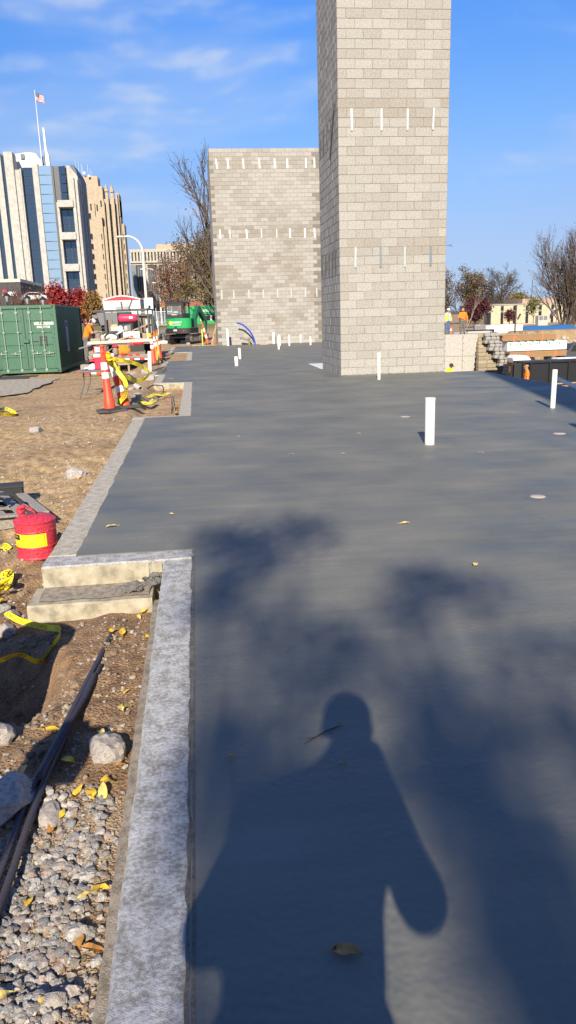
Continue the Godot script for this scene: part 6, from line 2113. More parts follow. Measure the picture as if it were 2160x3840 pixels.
	m.lathe([Vector2(0.09, 3.3), Vector2(0.09, 3.9), Vector2(0.12, 3.95), Vector2(0, 4.0)], 10)
	part(bh, "vent_pipe", m, mats.white_clean)
	# dark heaps of spoil on the verge
	for q in [[-3.0, -58.0, 1.1, 0.35, "widest dark heap of debris left of the excavator"], [-1.9, -60.0, 0.9, 0.3, "smallest dark heap, nearest to the excavator"], [-3.6, -62.0, 1.0, 0.4, "tallest dark heap, by the white steps"]]:
		m = MB.new()
		m.rock(Vector3(), Vector3(q[2], q[3], 0.6), int(q[2] * 100), 0.3, 2)
		solo("spoil_heap", q[4], "heap", m, mats.clod, Vector3(q[0], gy(q[0], q[1]) + 0.05, q[1]), "dark heaps left of the excavator")

# ---------------------------------------------------------------- bodies: a tapered-capsule field meshed as surface nets
func nets(m: MB, bones: Array, cell: float, k: float) -> void:
	var lo := Vector3(1e9, 1e9, 1e9)
	var hi := -lo
	for b in bones:
		for e in [[b[0], b[2]], [b[1], b[3]]]:
			lo = lo.min(e[0] - Vector3.ONE * (e[1] + cell * 2))
			hi = hi.max(e[0] + Vector3.ONE * (e[1] + cell * 2))
	var n := Vector3i(((hi - lo) / cell).ceil()) + Vector3i.ONE
	var f := PackedFloat32Array()
	f.resize(n.x * n.y * n.z)
	var reach := 5.0 / k + cell * 2
	for b in bones:
		var a: Vector3 = b[0]
		var d: Vector3 = b[1] - a
		var dd := maxf(d.length_squared(), 1e-9)
		var rm := maxf(b[2], b[3]) + reach
		var i0 := Vector3i(((a.min(b[1]) - Vector3.ONE * rm - lo) / cell).floor()).clamp(Vector3i.ZERO, n - Vector3i.ONE)
		var i1 := Vector3i(((a.max(b[1]) + Vector3.ONE * rm - lo) / cell).ceil()).clamp(Vector3i.ZERO, n - Vector3i.ONE)
		for z in range(i0.z, i1.z + 1):
			for y in range(i0.y, i1.y + 1):
				for x in range(i0.x, i1.x + 1):
					var p := lo + Vector3(x, y, z) * cell - a
					var t := clampf(p.dot(d) / dd, 0, 1)
					var s: float = (p - d * t).length() - lerpf(b[2], b[3], t)
					f[(z * n.y + y) * n.x + x] += exp(-k * s)
	# inside where the sum is over 1
	var id := {}
	var pos := []
	var at := func(x: int, y: int, z: int) -> float: return f[(z * n.y + y) * n.x + x]
	var nb := [Vector3i(0, 0, 0), Vector3i(1, 0, 0), Vector3i(0, 1, 0), Vector3i(1, 1, 0), Vector3i(0, 0, 1), Vector3i(1, 0, 1), Vector3i(0, 1, 1), Vector3i(1, 1, 1)]
	var ed := [0, 1, 2, 3, 4, 5, 6, 7, 0, 2, 1, 3, 4, 6, 5, 7, 0, 4, 1, 5, 2, 6, 3, 7]
	for z in n.z - 1:
		for y in n.y - 1:
			for x in n.x - 1:
				var base := (z * n.y + y) * n.x + x
				var v := [f[base], f[base + 1], f[base + n.x], f[base + n.x + 1], f[base + n.x * n.y], f[base + n.x * n.y + 1], f[base + n.x * n.y + n.x], f[base + n.x * n.y + n.x + 1]]
				var c := 0
				for q in v:
					if q > 1.0:
						c += 1
				if c == 0 or c == 8:
					continue
				var s := Vector3()
				var w := 0
				for e in range(0, 24, 2):
					var va: float = v[ed[e]]
					var vb: float = v[ed[e + 1]]
					if (va > 1.0) != (vb > 1.0):
						var la := log(maxf(va, 1e-12))
						var lb := log(maxf(vb, 1e-12))
						s += Vector3(nb[ed[e]]).lerp(Vector3(nb[ed[e + 1]]), la / (la - lb))
						w += 1
				id[base] = pos.size()
				pos.append(lo + (Vector3(x, y, z) + s / w) * cell)
	var quads := []
	for base in id:
		var x: int = base % n.x
		var y: int = (base / n.x) % n.y
		var z: int = base / (n.x * n.y)
		var st := [1, n.x, n.x * n.y]
		for ax in 3:
			if [x, y, z][(ax + 1) % 3] == 0 or [x, y, z][(ax + 2) % 3] == 0:
				continue
			if (f[base] > 1.0) != (f[base + st[ax]] > 1.0):
				var u: int = st[(ax + 1) % 3]
				var w: int = st[(ax + 2) % 3]
				if id.has(base - u) and id.has(base - w) and id.has(base - u - w):
					var q := [id[base], id[base - u], id[base - u - w], id[base - w]]
					var nn: Vector3 = (pos[q[1]] - pos[q[0]]).cross(pos[q[2]] - pos[q[0]])
					var out := Vector3()
					out[ax] = 1.0 if f[base] > 1.0 else -1.0
					if nn.dot(out) < 0:
						nn = -nn
					quads.append([q, nn])
	var nr := PackedVector3Array()
	nr.resize(pos.size())
	for q in quads:
		for i in q[0]:
			nr[i] += q[1]
	for i in nr.size():
		nr[i] = nr[i].normalized()
	for q in quads:
		var i: Array = q[0]
		m.tri(pos[i[0]], pos[i[1]], pos[i[2]], nr[i[0]], nr[i[1]], nr[i[2]])
		m.tri(pos[i[0]], pos[i[2]], pos[i[3]], nr[i[0]], nr[i[2]], nr[i[3]])

# joints in metres for someone 1.78 tall, facing +z; overrides replace any of them
func joints(over: Dictionary) -> Dictionary:
	var j := {"pelvis": Vector3(0, 0.95, 0), "waist": Vector3(0, 1.08, 0.0), "chest": Vector3(0, 1.30, -0.01), "neck": Vector3(0, 1.49, -0.02), "head": Vector3(0, 1.645, 0.01), "face": Vector3(0, 0.0, 1),
		"sl": Vector3(0.185, 1.42, -0.02), "sr": Vector3(-0.185, 1.42, -0.02), "el": Vector3(0.26, 1.14, -0.03), "er": Vector3(-0.26, 1.14, -0.03), "hl": Vector3(0.27, 0.89, 0.05), "hr": Vector3(-0.27, 0.89, 0.05),
		"tl": Vector3(0.09, 0.93, 0), "tr": Vector3(-0.09, 0.93, 0), "kl": Vector3(0.105, 0.50, 0.02), "kr": Vector3(-0.105, 0.50, 0.02), "al": Vector3(0.115, 0.09, -0.02), "ar": Vector3(-0.115, 0.09, -0.02), "fl": Vector3(0.135, 0.04, 0.15), "fr": Vector3(-0.135, 0.04, 0.15)}
	for k in over:
		j[k] = over[k]
	return j

func torso(j: Dictionary, g: float) -> Array:
	var b := []
	var sx: Vector3 = (j.sl - j.sr).normalized()
	for s in [-1.0, 1.0]:
		b.append([j.pelvis + sx * 0.075 * s, j.waist + sx * 0.07 * s, 0.095 + g, 0.09 + g])
		b.append([j.waist + sx * 0.07 * s, j.chest + sx * 0.085 * s, 0.095 + g, 0.105 + g])
		b.append([j.chest + sx * 0.085 * s, (j.neck + j.chest) / 2 + sx * 0.09 * s + Vector3(0, 0.03, 0), 0.10 + g, 0.075 + g])
	b.append([(j.neck + j.chest) / 2 + Vector3(0, 0.05, 0), j.sl, 0.07 + g, 0.058 + g])
	b.append([(j.neck + j.chest) / 2 + Vector3(0, 0.05, 0), j.sr, 0.07 + g, 0.058 + g])
	return b

func arm(j: Dictionary, s: String, g: float, to_wrist := true) -> Array:
	var b := [[j["s" + s], j["e" + s], 0.054 + g, 0.042 + g]]
	if to_wrist:
		b.append([j["e" + s], j["h" + s], 0.042 + g, 0.028 + g])
	return b

func legs(j: Dictionary, g: float) -> Array:
	var b := [[j.tl, j.tr, 0.10 + g, 0.10 + g]]
	for s in ["l", "r"]:
		b.append([j["t" + s], j["k" + s], 0.085 + g, 0.058 + g])
		b.append([j["k" + s], j["a" + s], 0.056 + g, 0.038 + g])
	return b

func hand(m: MB, wrist: Vector3, dir: Vector3, palm: Vector3, thumb: Vector3, curl: float, cell := 0.007) -> void:
	var b := []
	dir = dir.normalized()
	palm = (palm - dir * palm.dot(dir)).normalized()
	thumb = (thumb - dir * thumb.dot(dir) - palm * thumb.dot(palm)).normalized()
	var kn := wrist + dir * 0.095
	for f in 4:
		var off := thumb * (0.031 - 0.021 * f)
		b.append([wrist + off * 0.55 + dir * 0.015, kn + off - dir * (0.004 * f), 0.016, 0.0125])
		var l: float = [0.07, 0.08, 0.074, 0.058][f]
		var a := kn + off - dir * (0.004 * f)
		var d1 := dir.rotated(dir.cross(palm).normalized(), curl * 0.7)
		var d2 := dir.rotated(dir.cross(palm).normalized(), curl * 1.6)
		var d3 := dir.rotated(dir.cross(palm).normalized(), curl * 2.3)
		b.append([a, a + d1 * l * 0.45, 0.0105, 0.0095])
		b.append([a + d1 * l * 0.45, a + d1 * l * 0.45 + d2 * l * 0.32, 0.0095, 0.0085])
		b.append([a + d1 * l * 0.45 + d2 * l * 0.32, a + d1 * l * 0.45 + d2 * l * 0.32 + d3 * l * 0.25, 0.0085, 0.0075])
	var tb := wrist + dir * 0.03 + thumb * 0.03
	b.append([tb - thumb * 0.012, tb + thumb * 0.025 + dir * 0.035 + palm * 0.012, 0.015, 0.0115])
	b.append([tb + thumb * 0.025 + dir * 0.035 + palm * 0.012, tb + thumb * 0.022 + dir * 0.068 + palm * 0.026, 0.011, 0.009])
	nets(m, b, cell, 260.0)

func figure(label: String, at: Vector3, turn: float, over: Dictionary, wear: Dictionary, sc := 1.0) -> Node3D:
	var o := thing("person", label, "person", at, turn)
	o.scale = Vector3.ONE * sc
	var j := joints(over)
	var body := MB.new()
	body.col = wear.get("skin", Color(0.42, 0.235, 0.155))
	var all := torso(j, -0.012) + legs(j, -0.012) + arm(j, "l", -0.006) + arm(j, "r", -0.006)
	all.append([j.chest + Vector3(0, 0.1, 0), j.neck, 0.06, 0.052])
	all.append([j.neck, j.head - Vector3(0, 0.03, 0), 0.052, 0.05])
	for s in ["l", "r"]:
		all.append([j["a" + s], j["f" + s], 0.036, 0.028])
	nets(body, all, wear.get("cell", 0.028), 45.0)
	# head with a face
	var fz: Vector3 = j.face.normalized()
	var fx := Vector3.UP.cross(fz).normalized()
	var fy := fz.cross(fx)
	var hd: Vector3 = j.head
	var hb := [[hd + fy * 0.035 - fz * 0.012, hd + fy * 0.03 + fz * 0.012, 0.082, 0.080], [hd - fy * 0.03 + fz * 0.018, hd - fy * 0.085 + fz * 0.042, 0.066, 0.036], [hd - fy * 0.01 + fz * 0.092, hd - fy * 0.028 + fz * 0.108, 0.011, 0.014], [hd + fy * 0.012 + fz * 0.085, hd - fy * 0.012 + fz * 0.098, 0.010, 0.010], [hd - fy * 0.062 - fx * 0.018 + fz * 0.078, hd - fy * 0.062 + fx * 0.018 + fz * 0.078, 0.010, 0.010]]
	for s in [-1.0, 1.0]:
		hb.append([hd + fx * 0.08 * s + fy * 0.012 - fz * 0.005, hd + fx * 0.084 * s - fy * 0.028, 0.014, 0.010])
		hb.append([hd + fx * 0.033 * s + fy * 0.022 + fz * 0.078, hd + fx * 0.05 * s + fy * 0.020 + fz * 0.066, 0.013, 0.011])
	nets(body, hb, wear.get("fine", 0.010), 110.0)
	for s in ["l", "r"]:
		var sg := 1.0 if s == "l" else -1.0
		var hdir: Vector3 = wear.get("hand_" + s, j["h" + s] - j["e" + s])
		hand(body, j["h" + s], hdir, wear.get("palm_" + s, Vector3(-sg, 0, -0.2)), wear.get("thumb_" + s, Vector3(0, 0.2, 1)), wear.get("curl", 0.45), wear.get("fine", 0.010) * 0.75)
	part(o, "body", body, mats.skin_v)
	var e := MB.new()
	for s in [-1.0, 1.0]:
		e.ball(hd + fx * 0.034 * s + fy * 0.008 + fz * 0.083, Vector3(0.011, 0.007, 0.007), 6, 4)
	part(o, "eyes", e, mats.black)
	# clothes
	var c := MB.new()
	var cell: float = wear.get("cell", 0.028)
	var sh := torso(j, 0.016)
	for s in ["l", "r"]:
		if wear.get("sleeves", "short") == "long":
			sh += arm(j, s, 0.014)
		else:
			sh.append([j["s" + s], j["s" + s].lerp(j["e" + s], 0.75), 0.075, 0.068])
	nets(c, sh, cell, 55.0)
	part(o, "shirt", c, wear.shirt)
	c = MB.new()
	nets(c, legs(j, 0.018), cell, 55.0)
	part(o, "trousers", c, wear.trousers)
	c = MB.new()
	for s in ["l", "r"]:
		nets(c, [[j["a" + s] - Vector3(0, 0.03, 0.03), j["f" + s], 0.05, 0.042], [j["a" + s] + Vector3(0, 0.06, 0), j["a" + s], 0.052, 0.054]], maxf(cell * 0.8, 0.014), 70.0)
	part(o, "boots", c, wear.get("boots", mats.dark_cloth))
	c = MB.new()
	nets(c, [[hd + fy * 0.05 - fz * 0.02, hd + fy * 0.048 + fz * 0.0, 0.092, 0.088], [hd - fy * 0.02 - fz * 0.05, hd + fy * 0.03 - fz * 0.04, 0.055, 0.075]], 0.012, 110.0)
	part(o, "hair", c, wear.get("hair", mats.hair))
	if wear.has("hat"):
		c = MB.new()
		c.xf = Transform3D(Basis(fx, fy, fz), hd + fy * 0.055)
		if wear.get("hard", false):
			c.lathe([Vector2(0.135, 0.0), Vector2(0.138, 0.008), Vector2(0.115, 0.012), Vector2(0.112, 0.045), Vector2(0.095, 0.08), Vector2(0.055, 0.105), Vector2(0, 0.112)], 18)
			c.box(Vector3(0, 0.0, 0.14), Vector3(0.16, 0.008, 0.06), 0.003)
		else:
			c.lathe([Vector2(0.101, -0.01), Vector2(0.103, 0.03), Vector2(0.09, 0.065), Vector2(0.05, 0.085), Vector2(0, 0.09)], 16)
			c.box(Vector3(0, 0.0, wear.get("brim", 1.0) * 0.135), Vector3(0.15, 0.01, 0.1), 0.004, Basis(Vector3.RIGHT, 0.2 * wear.get("brim", 1.0)))
		part(o, "hat", c, wear.hat)
	if wear.has("vest"):
		for s in [-1.0, 1.0]:
			c = MB.new()
			var sx: Vector3 = (j.sl - j.sr).normalized()
			nets(c, [[j.pelvis + sx * 0.10 * s + Vector3(0, 0.02, 0), j.chest + sx * 0.115 * s, 0.125, 0.125], [j.chest + sx * 0.115 * s, j.chest + sx * 0.13 * s + Vector3(0, 0.12, 0), 0.12, 0.085]], cell * 0.9, 60.0)
			part(o, "vest", c, wear.vest)
	return o

# ---------------------------------------------------------------- trees
func grow(wood: MB, twigs: MB, tips: Array, rn: RandomNumberGenerator, p: Vector3, d: Vector3, l: float, r: float, lev: int, o: Dictionary) -> void:
	var n := 4 if lev < 2 else 2
	var pts := [p]
	var rad := [r]
	var q := p
	var dir := d
	for i in n:
		dir = (dir + Vector3(rn.randf_range(-1, 1), rn.randf_range(-0.6, 0.8), rn.randf_range(-1, 1)) * (0.14 if lev == 0 else 0.22) + Vector3.UP * float(o.get("up", 0.1))).normalized()
		q += dir * l / n
		pts.append(q)
		rad.append(r * lerpf(1.0, 0.5 if lev > 0 else 0.55, float(i + 1) / n))
	(wood if lev < 2 else twigs).tube(pts, rad, 6 if lev == 0 else (5 if lev == 1 else 3), false)
	var last: int = o.get("levels", 4)
	if lev >= last - 1:
		tips.append(q)
		tips.append((q + p) / 2)
		return
	var kids: int = o.get("kids", [7, 6, 5, 4])[lev]
	for k in kids:
		var t := lerpf(float(o.get("bare", 0.3)) if lev == 0 else 0.25, 1.0, (k + rn.randf()) / kids)
		var seg := mini(int(t * n), n - 1)
		var s: Vector3 = pts[seg].lerp(pts[seg + 1], t * n - seg)
		var bd: Vector3 = (pts[seg + 1] - pts[seg]).normalized()
		var side := bd.cross(Vector3(rn.randf_range(-1, 1), rn.randf_range(-1, 1), rn.randf_range(-1, 1))).normalized()
		var sp: float = o.get("spread", 0.9) * rn.randf_range(0.7, 1.25)
		var nd := (bd + side * sp).normalized()
		nd = (nd * Vector3(o.get("wide", 1.0), 1, o.get("wide", 1.0))).normalized()
		var rr: float = rad[seg] * (0.55 if lev == 0 else 0.6)
		grow(wood, twigs, tips, rn, s, nd, l * (float(o.get("limb", 0.62)) if lev == 0 else 0.58) * rn.randf_range(0.75, 1.15) * lerpf(1.1, 0.75, t), maxf(rr, o.get("thin", 0.008)), lev + 1, o)

func tree(called: String, label: String, cat: String, at: Vector3, h: float, sd: int, bark: Material, o: Dictionary, group := "") -> Node3D:
	var t := thing(called, label, cat, at, 0.0, group)
	var rn := RandomNumberGenerator.new()
	rn.seed = sd
	var wood := MB.new()
	var twigs := MB.new()
	var tips := []
	var stems: int = o.get("stems", 1)
	for s in stems:
		var d := Vector3(o.get("lean", 0.0), 1, 0)
		if stems > 1:
			var a := TAU * s / stems + 0.4
			d = Vector3(cos(a) * 0.28, 1, sin(a) * 0.28)
		grow(wood, twigs, tips, rn, Vector3(d.x, 0, d.z) * 0.15 * minf(h, 4) * (1 if stems > 1 else 0), d.normalized(), h * float(o.get("stem", 0.72)), h * float(o.get("girth", 0.02)), 0, o)
	part(t, "trunk", wood, bark)
	stuff(t, "twigs", twigs, o.get("twig", bark))
	if o.has("leaf"):
		var m := MB.new()
		var ls: float = o.get("size", 0.1)
		for p in tips:
			for k in int(o.get("leaves", 5)):
				if rn.randf() > float(o.get("full", 1.0)):
					continue
				var c: Color = o.leaf[rn.randi() % o.leaf.size()]
				var g := rn.randf_range(0.7, 1.25)
				m.col = Color(c.r * g, c.g * g, c.b * g)
				var b := Basis(Vector3(rn.randf() - 0.5, rn.randf() - 0.5, rn.randf() - 0.5).normalized(), rn.randf() * TAU)
				var ctr: Vector3 = p + Vector3(rn.randfn(), rn.randfn() * 0.8, rn.randfn()) * float(o.get("fluff", 0.25))
				var s := ls * rn.randf_range(0.6, 1.3)
				m.tri(ctr + b * Vector3(-0.5, 0, 0) * s, ctr + b * Vector3(0, 0.15, 0.9) * s, ctr + b * Vector3(0.5, 0, 0) * s, b.y, b.y, b.y)
				m.tri(ctr + b * Vector3(-0.5, 0, 0) * s, ctr + b * Vector3(0.5, 0, 0) * s, ctr + b * Vector3(0, 0.15, -0.9) * s, b.y, b.y, b.y)
		stuff(t, "foliage", m, mats.leaf_v)
	return t

# ---------------------------------------------------------------- the town behind
func up_box(m: MB, k: float, x0: float, x1: float, y0: float, y1: float, z0: float, z1: float, bev := 0.0) -> void:   # x and y measured at k = 1
	var a := Vector3(x0 * k, 1.5 + (y0 - 1.5) * k, z0)
	var b := Vector3(x1 * k, 1.5 + (y1 - 1.5) * k, z1)
	m.box((a + b) / 2, (b - a).abs(), bev)

func street_lamp(label: String, x: float, y0: float, z: float, h: float, reach: float, r: float) -> void:
	var o := thing("street_lamp", label, "street lamp", Vector3(x, y0, z), 0.0, "tall pale street lamps with curved arms")
	var m := MB.new()
	var rise := reach * 0.95
	var p := [Vector3(0, 0, 0), Vector3(0, h * 0.5, 0), Vector3(0, h - rise, 0)]
	for i in 9:
		var a := (i + 1) / 9.0 * PI / 2
		p.append(Vector3(-reach * 0.85 * (1 - cos(a)), h - rise + rise * sin(a), 0))
	p.append(Vector3(-reach, h - 0.02, 0))
	var rad := []
	for i in p.size():
		rad.append(lerpf(r, r * 0.55, float(i) / p.size()))
	m.tube(p, rad, 8)
	part(o, "pole", m, mats.lamp_pole)
	m = MB.new()
	m.ball(Vector3(-reach - 0.38, h - 0.03, 0), Vector3(0.42, 0.10, 0.16), 12, 6)
	part(o, "lamp_head", m, mats.lamp_pole)

func lantern(label: String, x: float, y0: float, z: float, h: float) -> void:
	var o := thing("lantern", label, "lantern", Vector3(x, y0, z), 0.0, "black lantern posts behind the container")
	var m := MB.new()
	m.tube([Vector3(0, 0, 0), Vector3(0, h - 0.55, 0)], 0.045, 8)
	part(o, "post", m, mats.black)
	m = MB.new()
	m.lathe([Vector2(0.1, h - 0.55), Vector2(0.16, h - 0.5), Vector2(0.22, h - 0.12)], 6)
	part(o, "glass", m, mats.pane_pale)
	m = MB.new()
	m.lathe([Vector2(0.27, h - 0.12), Vector2(0.16, h + 0.02), Vector2(0.05, h + 0.08), Vector2(0, h + 0.16)], 6)
	for k in 6:
		var a := TAU * k / 6
		m.bar(Vector3(cos(a) * 0.165, h - 0.5, sin(a) * 0.165), Vector3(cos(a) * 0.225, h - 0.12, sin(a) * 0.225), 0.025, 0.025)
	part(o, "lantern_roof", m, mats.black)

func flag(par: Node3D, at: Vector3, w: float, h: float, droop: float, dir := 1.0) -> void:
	var im := Image.create(190, 130, false, Image.FORMAT_RGB8)
	for k in 13:
		im.fill_rect(Rect2i(0, k * 10, 190, 10), Color(0.52, 0.05, 0.09) if k % 2 == 0 else Color(0.82, 0.82, 0.82))
	im.fill_rect(Rect2i(0, 0, 76, 70), Color(0.06, 0.08, 0.22))
	for r in 9:
		for c in (6 if r % 2 == 0 else 5):
			im.fill_rect(Rect2i(4 + c * 12 + (0 if r % 2 == 0 else 6), 3 + r * 7, 4, 4), Color(0.9, 0.9, 0.92))
	var fm := mt("flag_cloth", 1, 1, 1, 0.8)
	fm.albedo_texture = itex(im)
	var m := MB.new()
	for i in 12:
		for j in 6:
			var p := []
			var uv := []
			for q in [[i, j], [i + 1, j], [i + 1, j + 1], [i, j + 1]]:
				var u: float = q[0] / 12.0
				var v: float = q[1] / 6.0
				p.append(at + Vector3(dir * w * u * 0.95, -h * v - droop * u * u + 0.05 * h * sin(u * 9 + v), 0.09 * w * sin(u * 8.0 + v * 1.5)))
				uv.append(Vector2(u, v))
			var nn: Vector3 = (p[1] - p[0]).cross(p[3] - p[0]).normalized()
			m.tri(p[0], p[1], p[2], nn, nn, nn, uv[0], uv[1], uv[2])
			m.tri(p[0], p[2], p[3], nn, nn, nn, uv[0], uv[2], uv[3])
	part(par, "flag", m, fm)

func build_city() -> void:
	glass_tower()
	stone_tower()
	fin_block()
	var k := 1.8
	var lo := thing("low_building", "low dark building with a white sign band at the left edge", "building")
	var m := MB.new()
	up_box(m, k, -30, -19.95, 1.2, 6.25, -195, -172)
	part(lo, "walls", m, mats.dark_wall)
	m = MB.new()
	up_box(m, k, -30, -19.9, 6.25, 6.62, -195, -171.8)
	part(lo, "roof_edge", m, mats.panel_pale)
	m = MB.new()
	up_box(m, k, -22.1, -20.45, 4.72, 5.2, -172, -171.7)
	part(lo, "sign_band", m, mats.white_paint)
	m = MB.new()
	up_box(m, k, -21.95, -21.5, 4.95, 5.45, -171.7, -171.4)
	part(lo, "red_sign", m, mats.maroon)
	m = MB.new()
	up_box(m, 1.5, -18.2, -16.6, 1.0, 3.75, -140, -136)
	var wl := solo("dark_wall", "dark retaining wall behind the lanterns and shrubs", "wall", m, mats.dark_wall)
	wl.name = "dark_wall"
	var cr := thing("parked_car", "white parked car half hidden behind the lanterns", "car", Vector3(-26.6, 5.2, -137), 0.35)
	m = MB.new()
	m.prism(PackedVector2Array([Vector2(-2.1, 0.25), Vector2(2.1, 0.25), Vector2(2.15, 0.75), Vector2(1.3, 0.92), Vector2(0.8, 1.38), Vector2(-0.9, 1.42), Vector2(-1.7, 0.95), Vector2(-2.1, 0.85)]), -0.85, 0.85)
	part(cr, "body", m, mats.white_paint)
	m = MB.new()
	m.prism(PackedVector2Array([Vector2(-1.45, 0.95), Vector2(1.05, 0.95), Vector2(0.7, 1.3), Vector2(-0.85, 1.33)]), -0.87, 0.87)
	part(cr, "window", m, mats.pane)
	for x in [-1.3, 1.3]:
		m = MB.new()
		m.xf = Transform3D(Basis(Vector3.RIGHT, PI / 2), Vector3(x, 0.33, 0))
		m.lathe([Vector2(0, -0.87), Vector2(0.33, -0.87), Vector2(0.33, 0.87), Vector2(0, 0.87)], 14)
		part(cr, "wheel", m, mats.rubber)
	# lamps, lanterns, signal
	street_lamp("tallest street lamp with a long curved arm over the site office", -4.40, 1.0, -75.0, 8.0, 1.55, 0.13)
	street_lamp("second street lamp, behind the excavator and left of the bare tree", -3.92, 1.0, -95.0, 6.35, 1.35, 0.11)
	street_lamp("third and smallest street lamp, between the second lamp and the tree", -4.05, 1.0, -120.0, 5.9, 1.25, 0.10)
	street_lamp("street lamp whose head alone shows at the left edge before the towers", -19.2, 1.0, -80.0, 6.6, 1.55, 0.10)
	lantern("leftmost black lantern above the container", -13.58, 0.9, -60, 2.75)
	lantern("middle black lantern above the container", -12.15, 0.9, -60, 2.55)
	lantern("black lantern beside the red maple above the container", -11.04, 0.9, -60, 2.42)
	var sg := thing("traffic_signal", "orange traffic signal on a mast beyond the excavator's cab", "traffic signal", Vector3(-3.84, 1.0, -100.0))
	m = MB.new()
	m.box(Vector3(0, 2.32, 0), Vector3(0.26, 0.72, 0.2), 0.02)
	m.box(Vector3(0.24, 2.34, 0.05), Vector3(0.2, 0.66, 0.2), 0.02)
	part(sg, "housing", m, mats.signal_orange)
	for y in [2.1, 2.32, 2.54]:
		m = MB.new()
		m.ball(Vector3(0, y, 0.11), Vector3(0.08, 0.08, 0.03), 8, 5)
		part(sg, "lens", m, mats.maroon if y > 2.5 else mats.dark_steel)
	m = MB.new()
	m.tube([Vector3(0.1, 0, -0.1), Vector3(0.1, 3.2, -0.1)], 0.06, 6)
	part(sg, "mast", m, mats.galv)
	var sn := thing("street_sign", "green street sign left of the excavator's cab", "sign", Vector3(-3.40, 1.0, -99.0))
	m = MB.new()
	m.box(Vector3(0, 1.93, 0), Vector3(0.36, 0.46, 0.03), 0.005)
	part(sn, "plate", m, mats.sign_green)
	m = MB.new()
	for q in [[0.09, 0.22], [0.0, 0.16], [-0.09, 0.22]]:
		m.box(Vector3(0, 1.93 + q[0], 0.018), Vector3(q[1], 0.035, 0.006))
	part(sn, "sign_marks", m, mats.white_clean)
	m = MB.new()
	m.tube([Vector3(0, 0, -0.04), Vector3(0, 2.3, -0.04)], 0.035, 6)
	part(sn, "post", m, mats.galv)
	# trees on the left
	var red := [Color(0.26, 0.02, 0.025), Color(0.34, 0.035, 0.03), Color(0.20, 0.015, 0.02), Color(0.40, 0.07, 0.05)]
	tree("maple_tree", "bigger red maple right above the container's door end", "tree", Vector3(-14.9, 0.8, -88), 4.3, 5, mats.bark, {"leaf": red, "leaves": 22, "size": 0.2, "fluff": 0.36, "spread": 0.9, "bare": 0.12, "levels": 3, "kids": [12, 7], "limb": 0.55}, "red maples above the container")
	tree("maple_tree", "smaller red maple right of the bigger one, before the tower's dark windows", "tree", Vector3(-12.6, 0.8, -88), 4.0, 6, mats.bark, {"leaf": red, "leaves": 18, "size": 0.2, "fluff": 0.34, "spread": 0.8, "bare": 0.12, "levels": 3, "kids": [11, 7], "limb": 0.5}, "red maples above the container")
	tree("yellow_bush", "yellow brown bush between the maples and the site office", "bush", Vector3(-10.3, 0.8, -85), 3.2, 7, mats.bark, {"leaf": [Color(0.30, 0.17, 0.03), Color(0.24, 0.13, 0.03), Color(0.18, 0.10, 0.04)], "leaves": 16, "size": 0.16, "fluff": 0.3, "bare": 0.05, "levels": 3, "kids": [12, 7]})
	for q in [[-13.7, 3.2, 8, "leftmost bare reddish shrub above the container"], [-12.7, 3.0, 9, "middle bare reddish shrub above the container"], [-11.9, 2.4, 10, "lowest bare reddish shrub, left of the red maples"]]:
		tree("bare_shrub", q[3], "shrub", Vector3(q[0], 0.9, -62), q[1], q[2], mats.bark_red, {"stems": 3, "bare": 0.1, "spread": 0.6, "kids": [6, 5, 4, 3], "thin": 0.012, "girth": 0.012, "leaf": [Color(0.20, 0.06, 0.05)], "leaves": 1, "size": 0.07, "full": 0.5}, "bare shrubs above the container")
	tree("bare_tree", "tall nearly bare tree behind the left edge of the block wall", "tree", Vector3(2.2, 0.9, -65), 11.6, 17, mats.bark, {"lean": -0.14, "up": 0.16, "bare": 0.18, "spread": 0.62, "kids": [15, 8, 5, 4], "limb": 0.42, "stem": 0.86, "girth": 0.015, "thin": 0.014, "leaf": [Color(0.16, 0.10, 0.06)], "leaves": 1, "size": 0.11, "full": 0.2})
	var olive := [Color(0.13, 0.105, 0.035), Color(0.17, 0.11, 0.045), Color(0.20, 0.11, 0.05), Color(0.10, 0.10, 0.03)]
	tree("olive_tree", "low olive brown tree behind the green trailer, left of the wall", "tree", Vector3(1.0, 0.9, -78), 8.6, 12, mats.bark, {"leaf": olive, "leaves": 9, "size": 0.125, "fluff": 0.45, "bare": 0.08, "spread": 0.95, "levels": 4, "kids": [15, 8, 5], "limb": 0.5, "thin": 0.014})
	tree("russet_tree", "thin russet tree before the finned block, left of the olive one", "tree", Vector3(-1.6, 0.9, -92), 8.0, 13, mats.bark_red, {"stems": 2, "thin": 0.014, "leaf": [Color(0.20, 0.10, 0.05), Color(0.16, 0.09, 0.05), Color(0.24, 0.12, 0.06)], "leaves": 3, "size": 0.11, "fluff": 0.4, "bare": 0.1, "spread": 0.75, "levels": 4, "kids": [13, 7, 5], "limb": 0.45})
	for q in [[-5.6, 14, 4.6], [-3.2, 15, 4.2]]:
		tree("bare_shrub", "leafless brown shrub standing before the finned block" if q[1] == 14 else "leafless brown shrub by the traffic signal", "shrub", Vector3(q[0], 0.9, -110), q[2], q[1], mats.bark_red, {"stems": 3, "bare": 0.1, "spread": 0.6, "kids": [6, 5, 4, 3], "thin": 0.014, "girth": 0.012}, "leafless shrubs before the finned block")

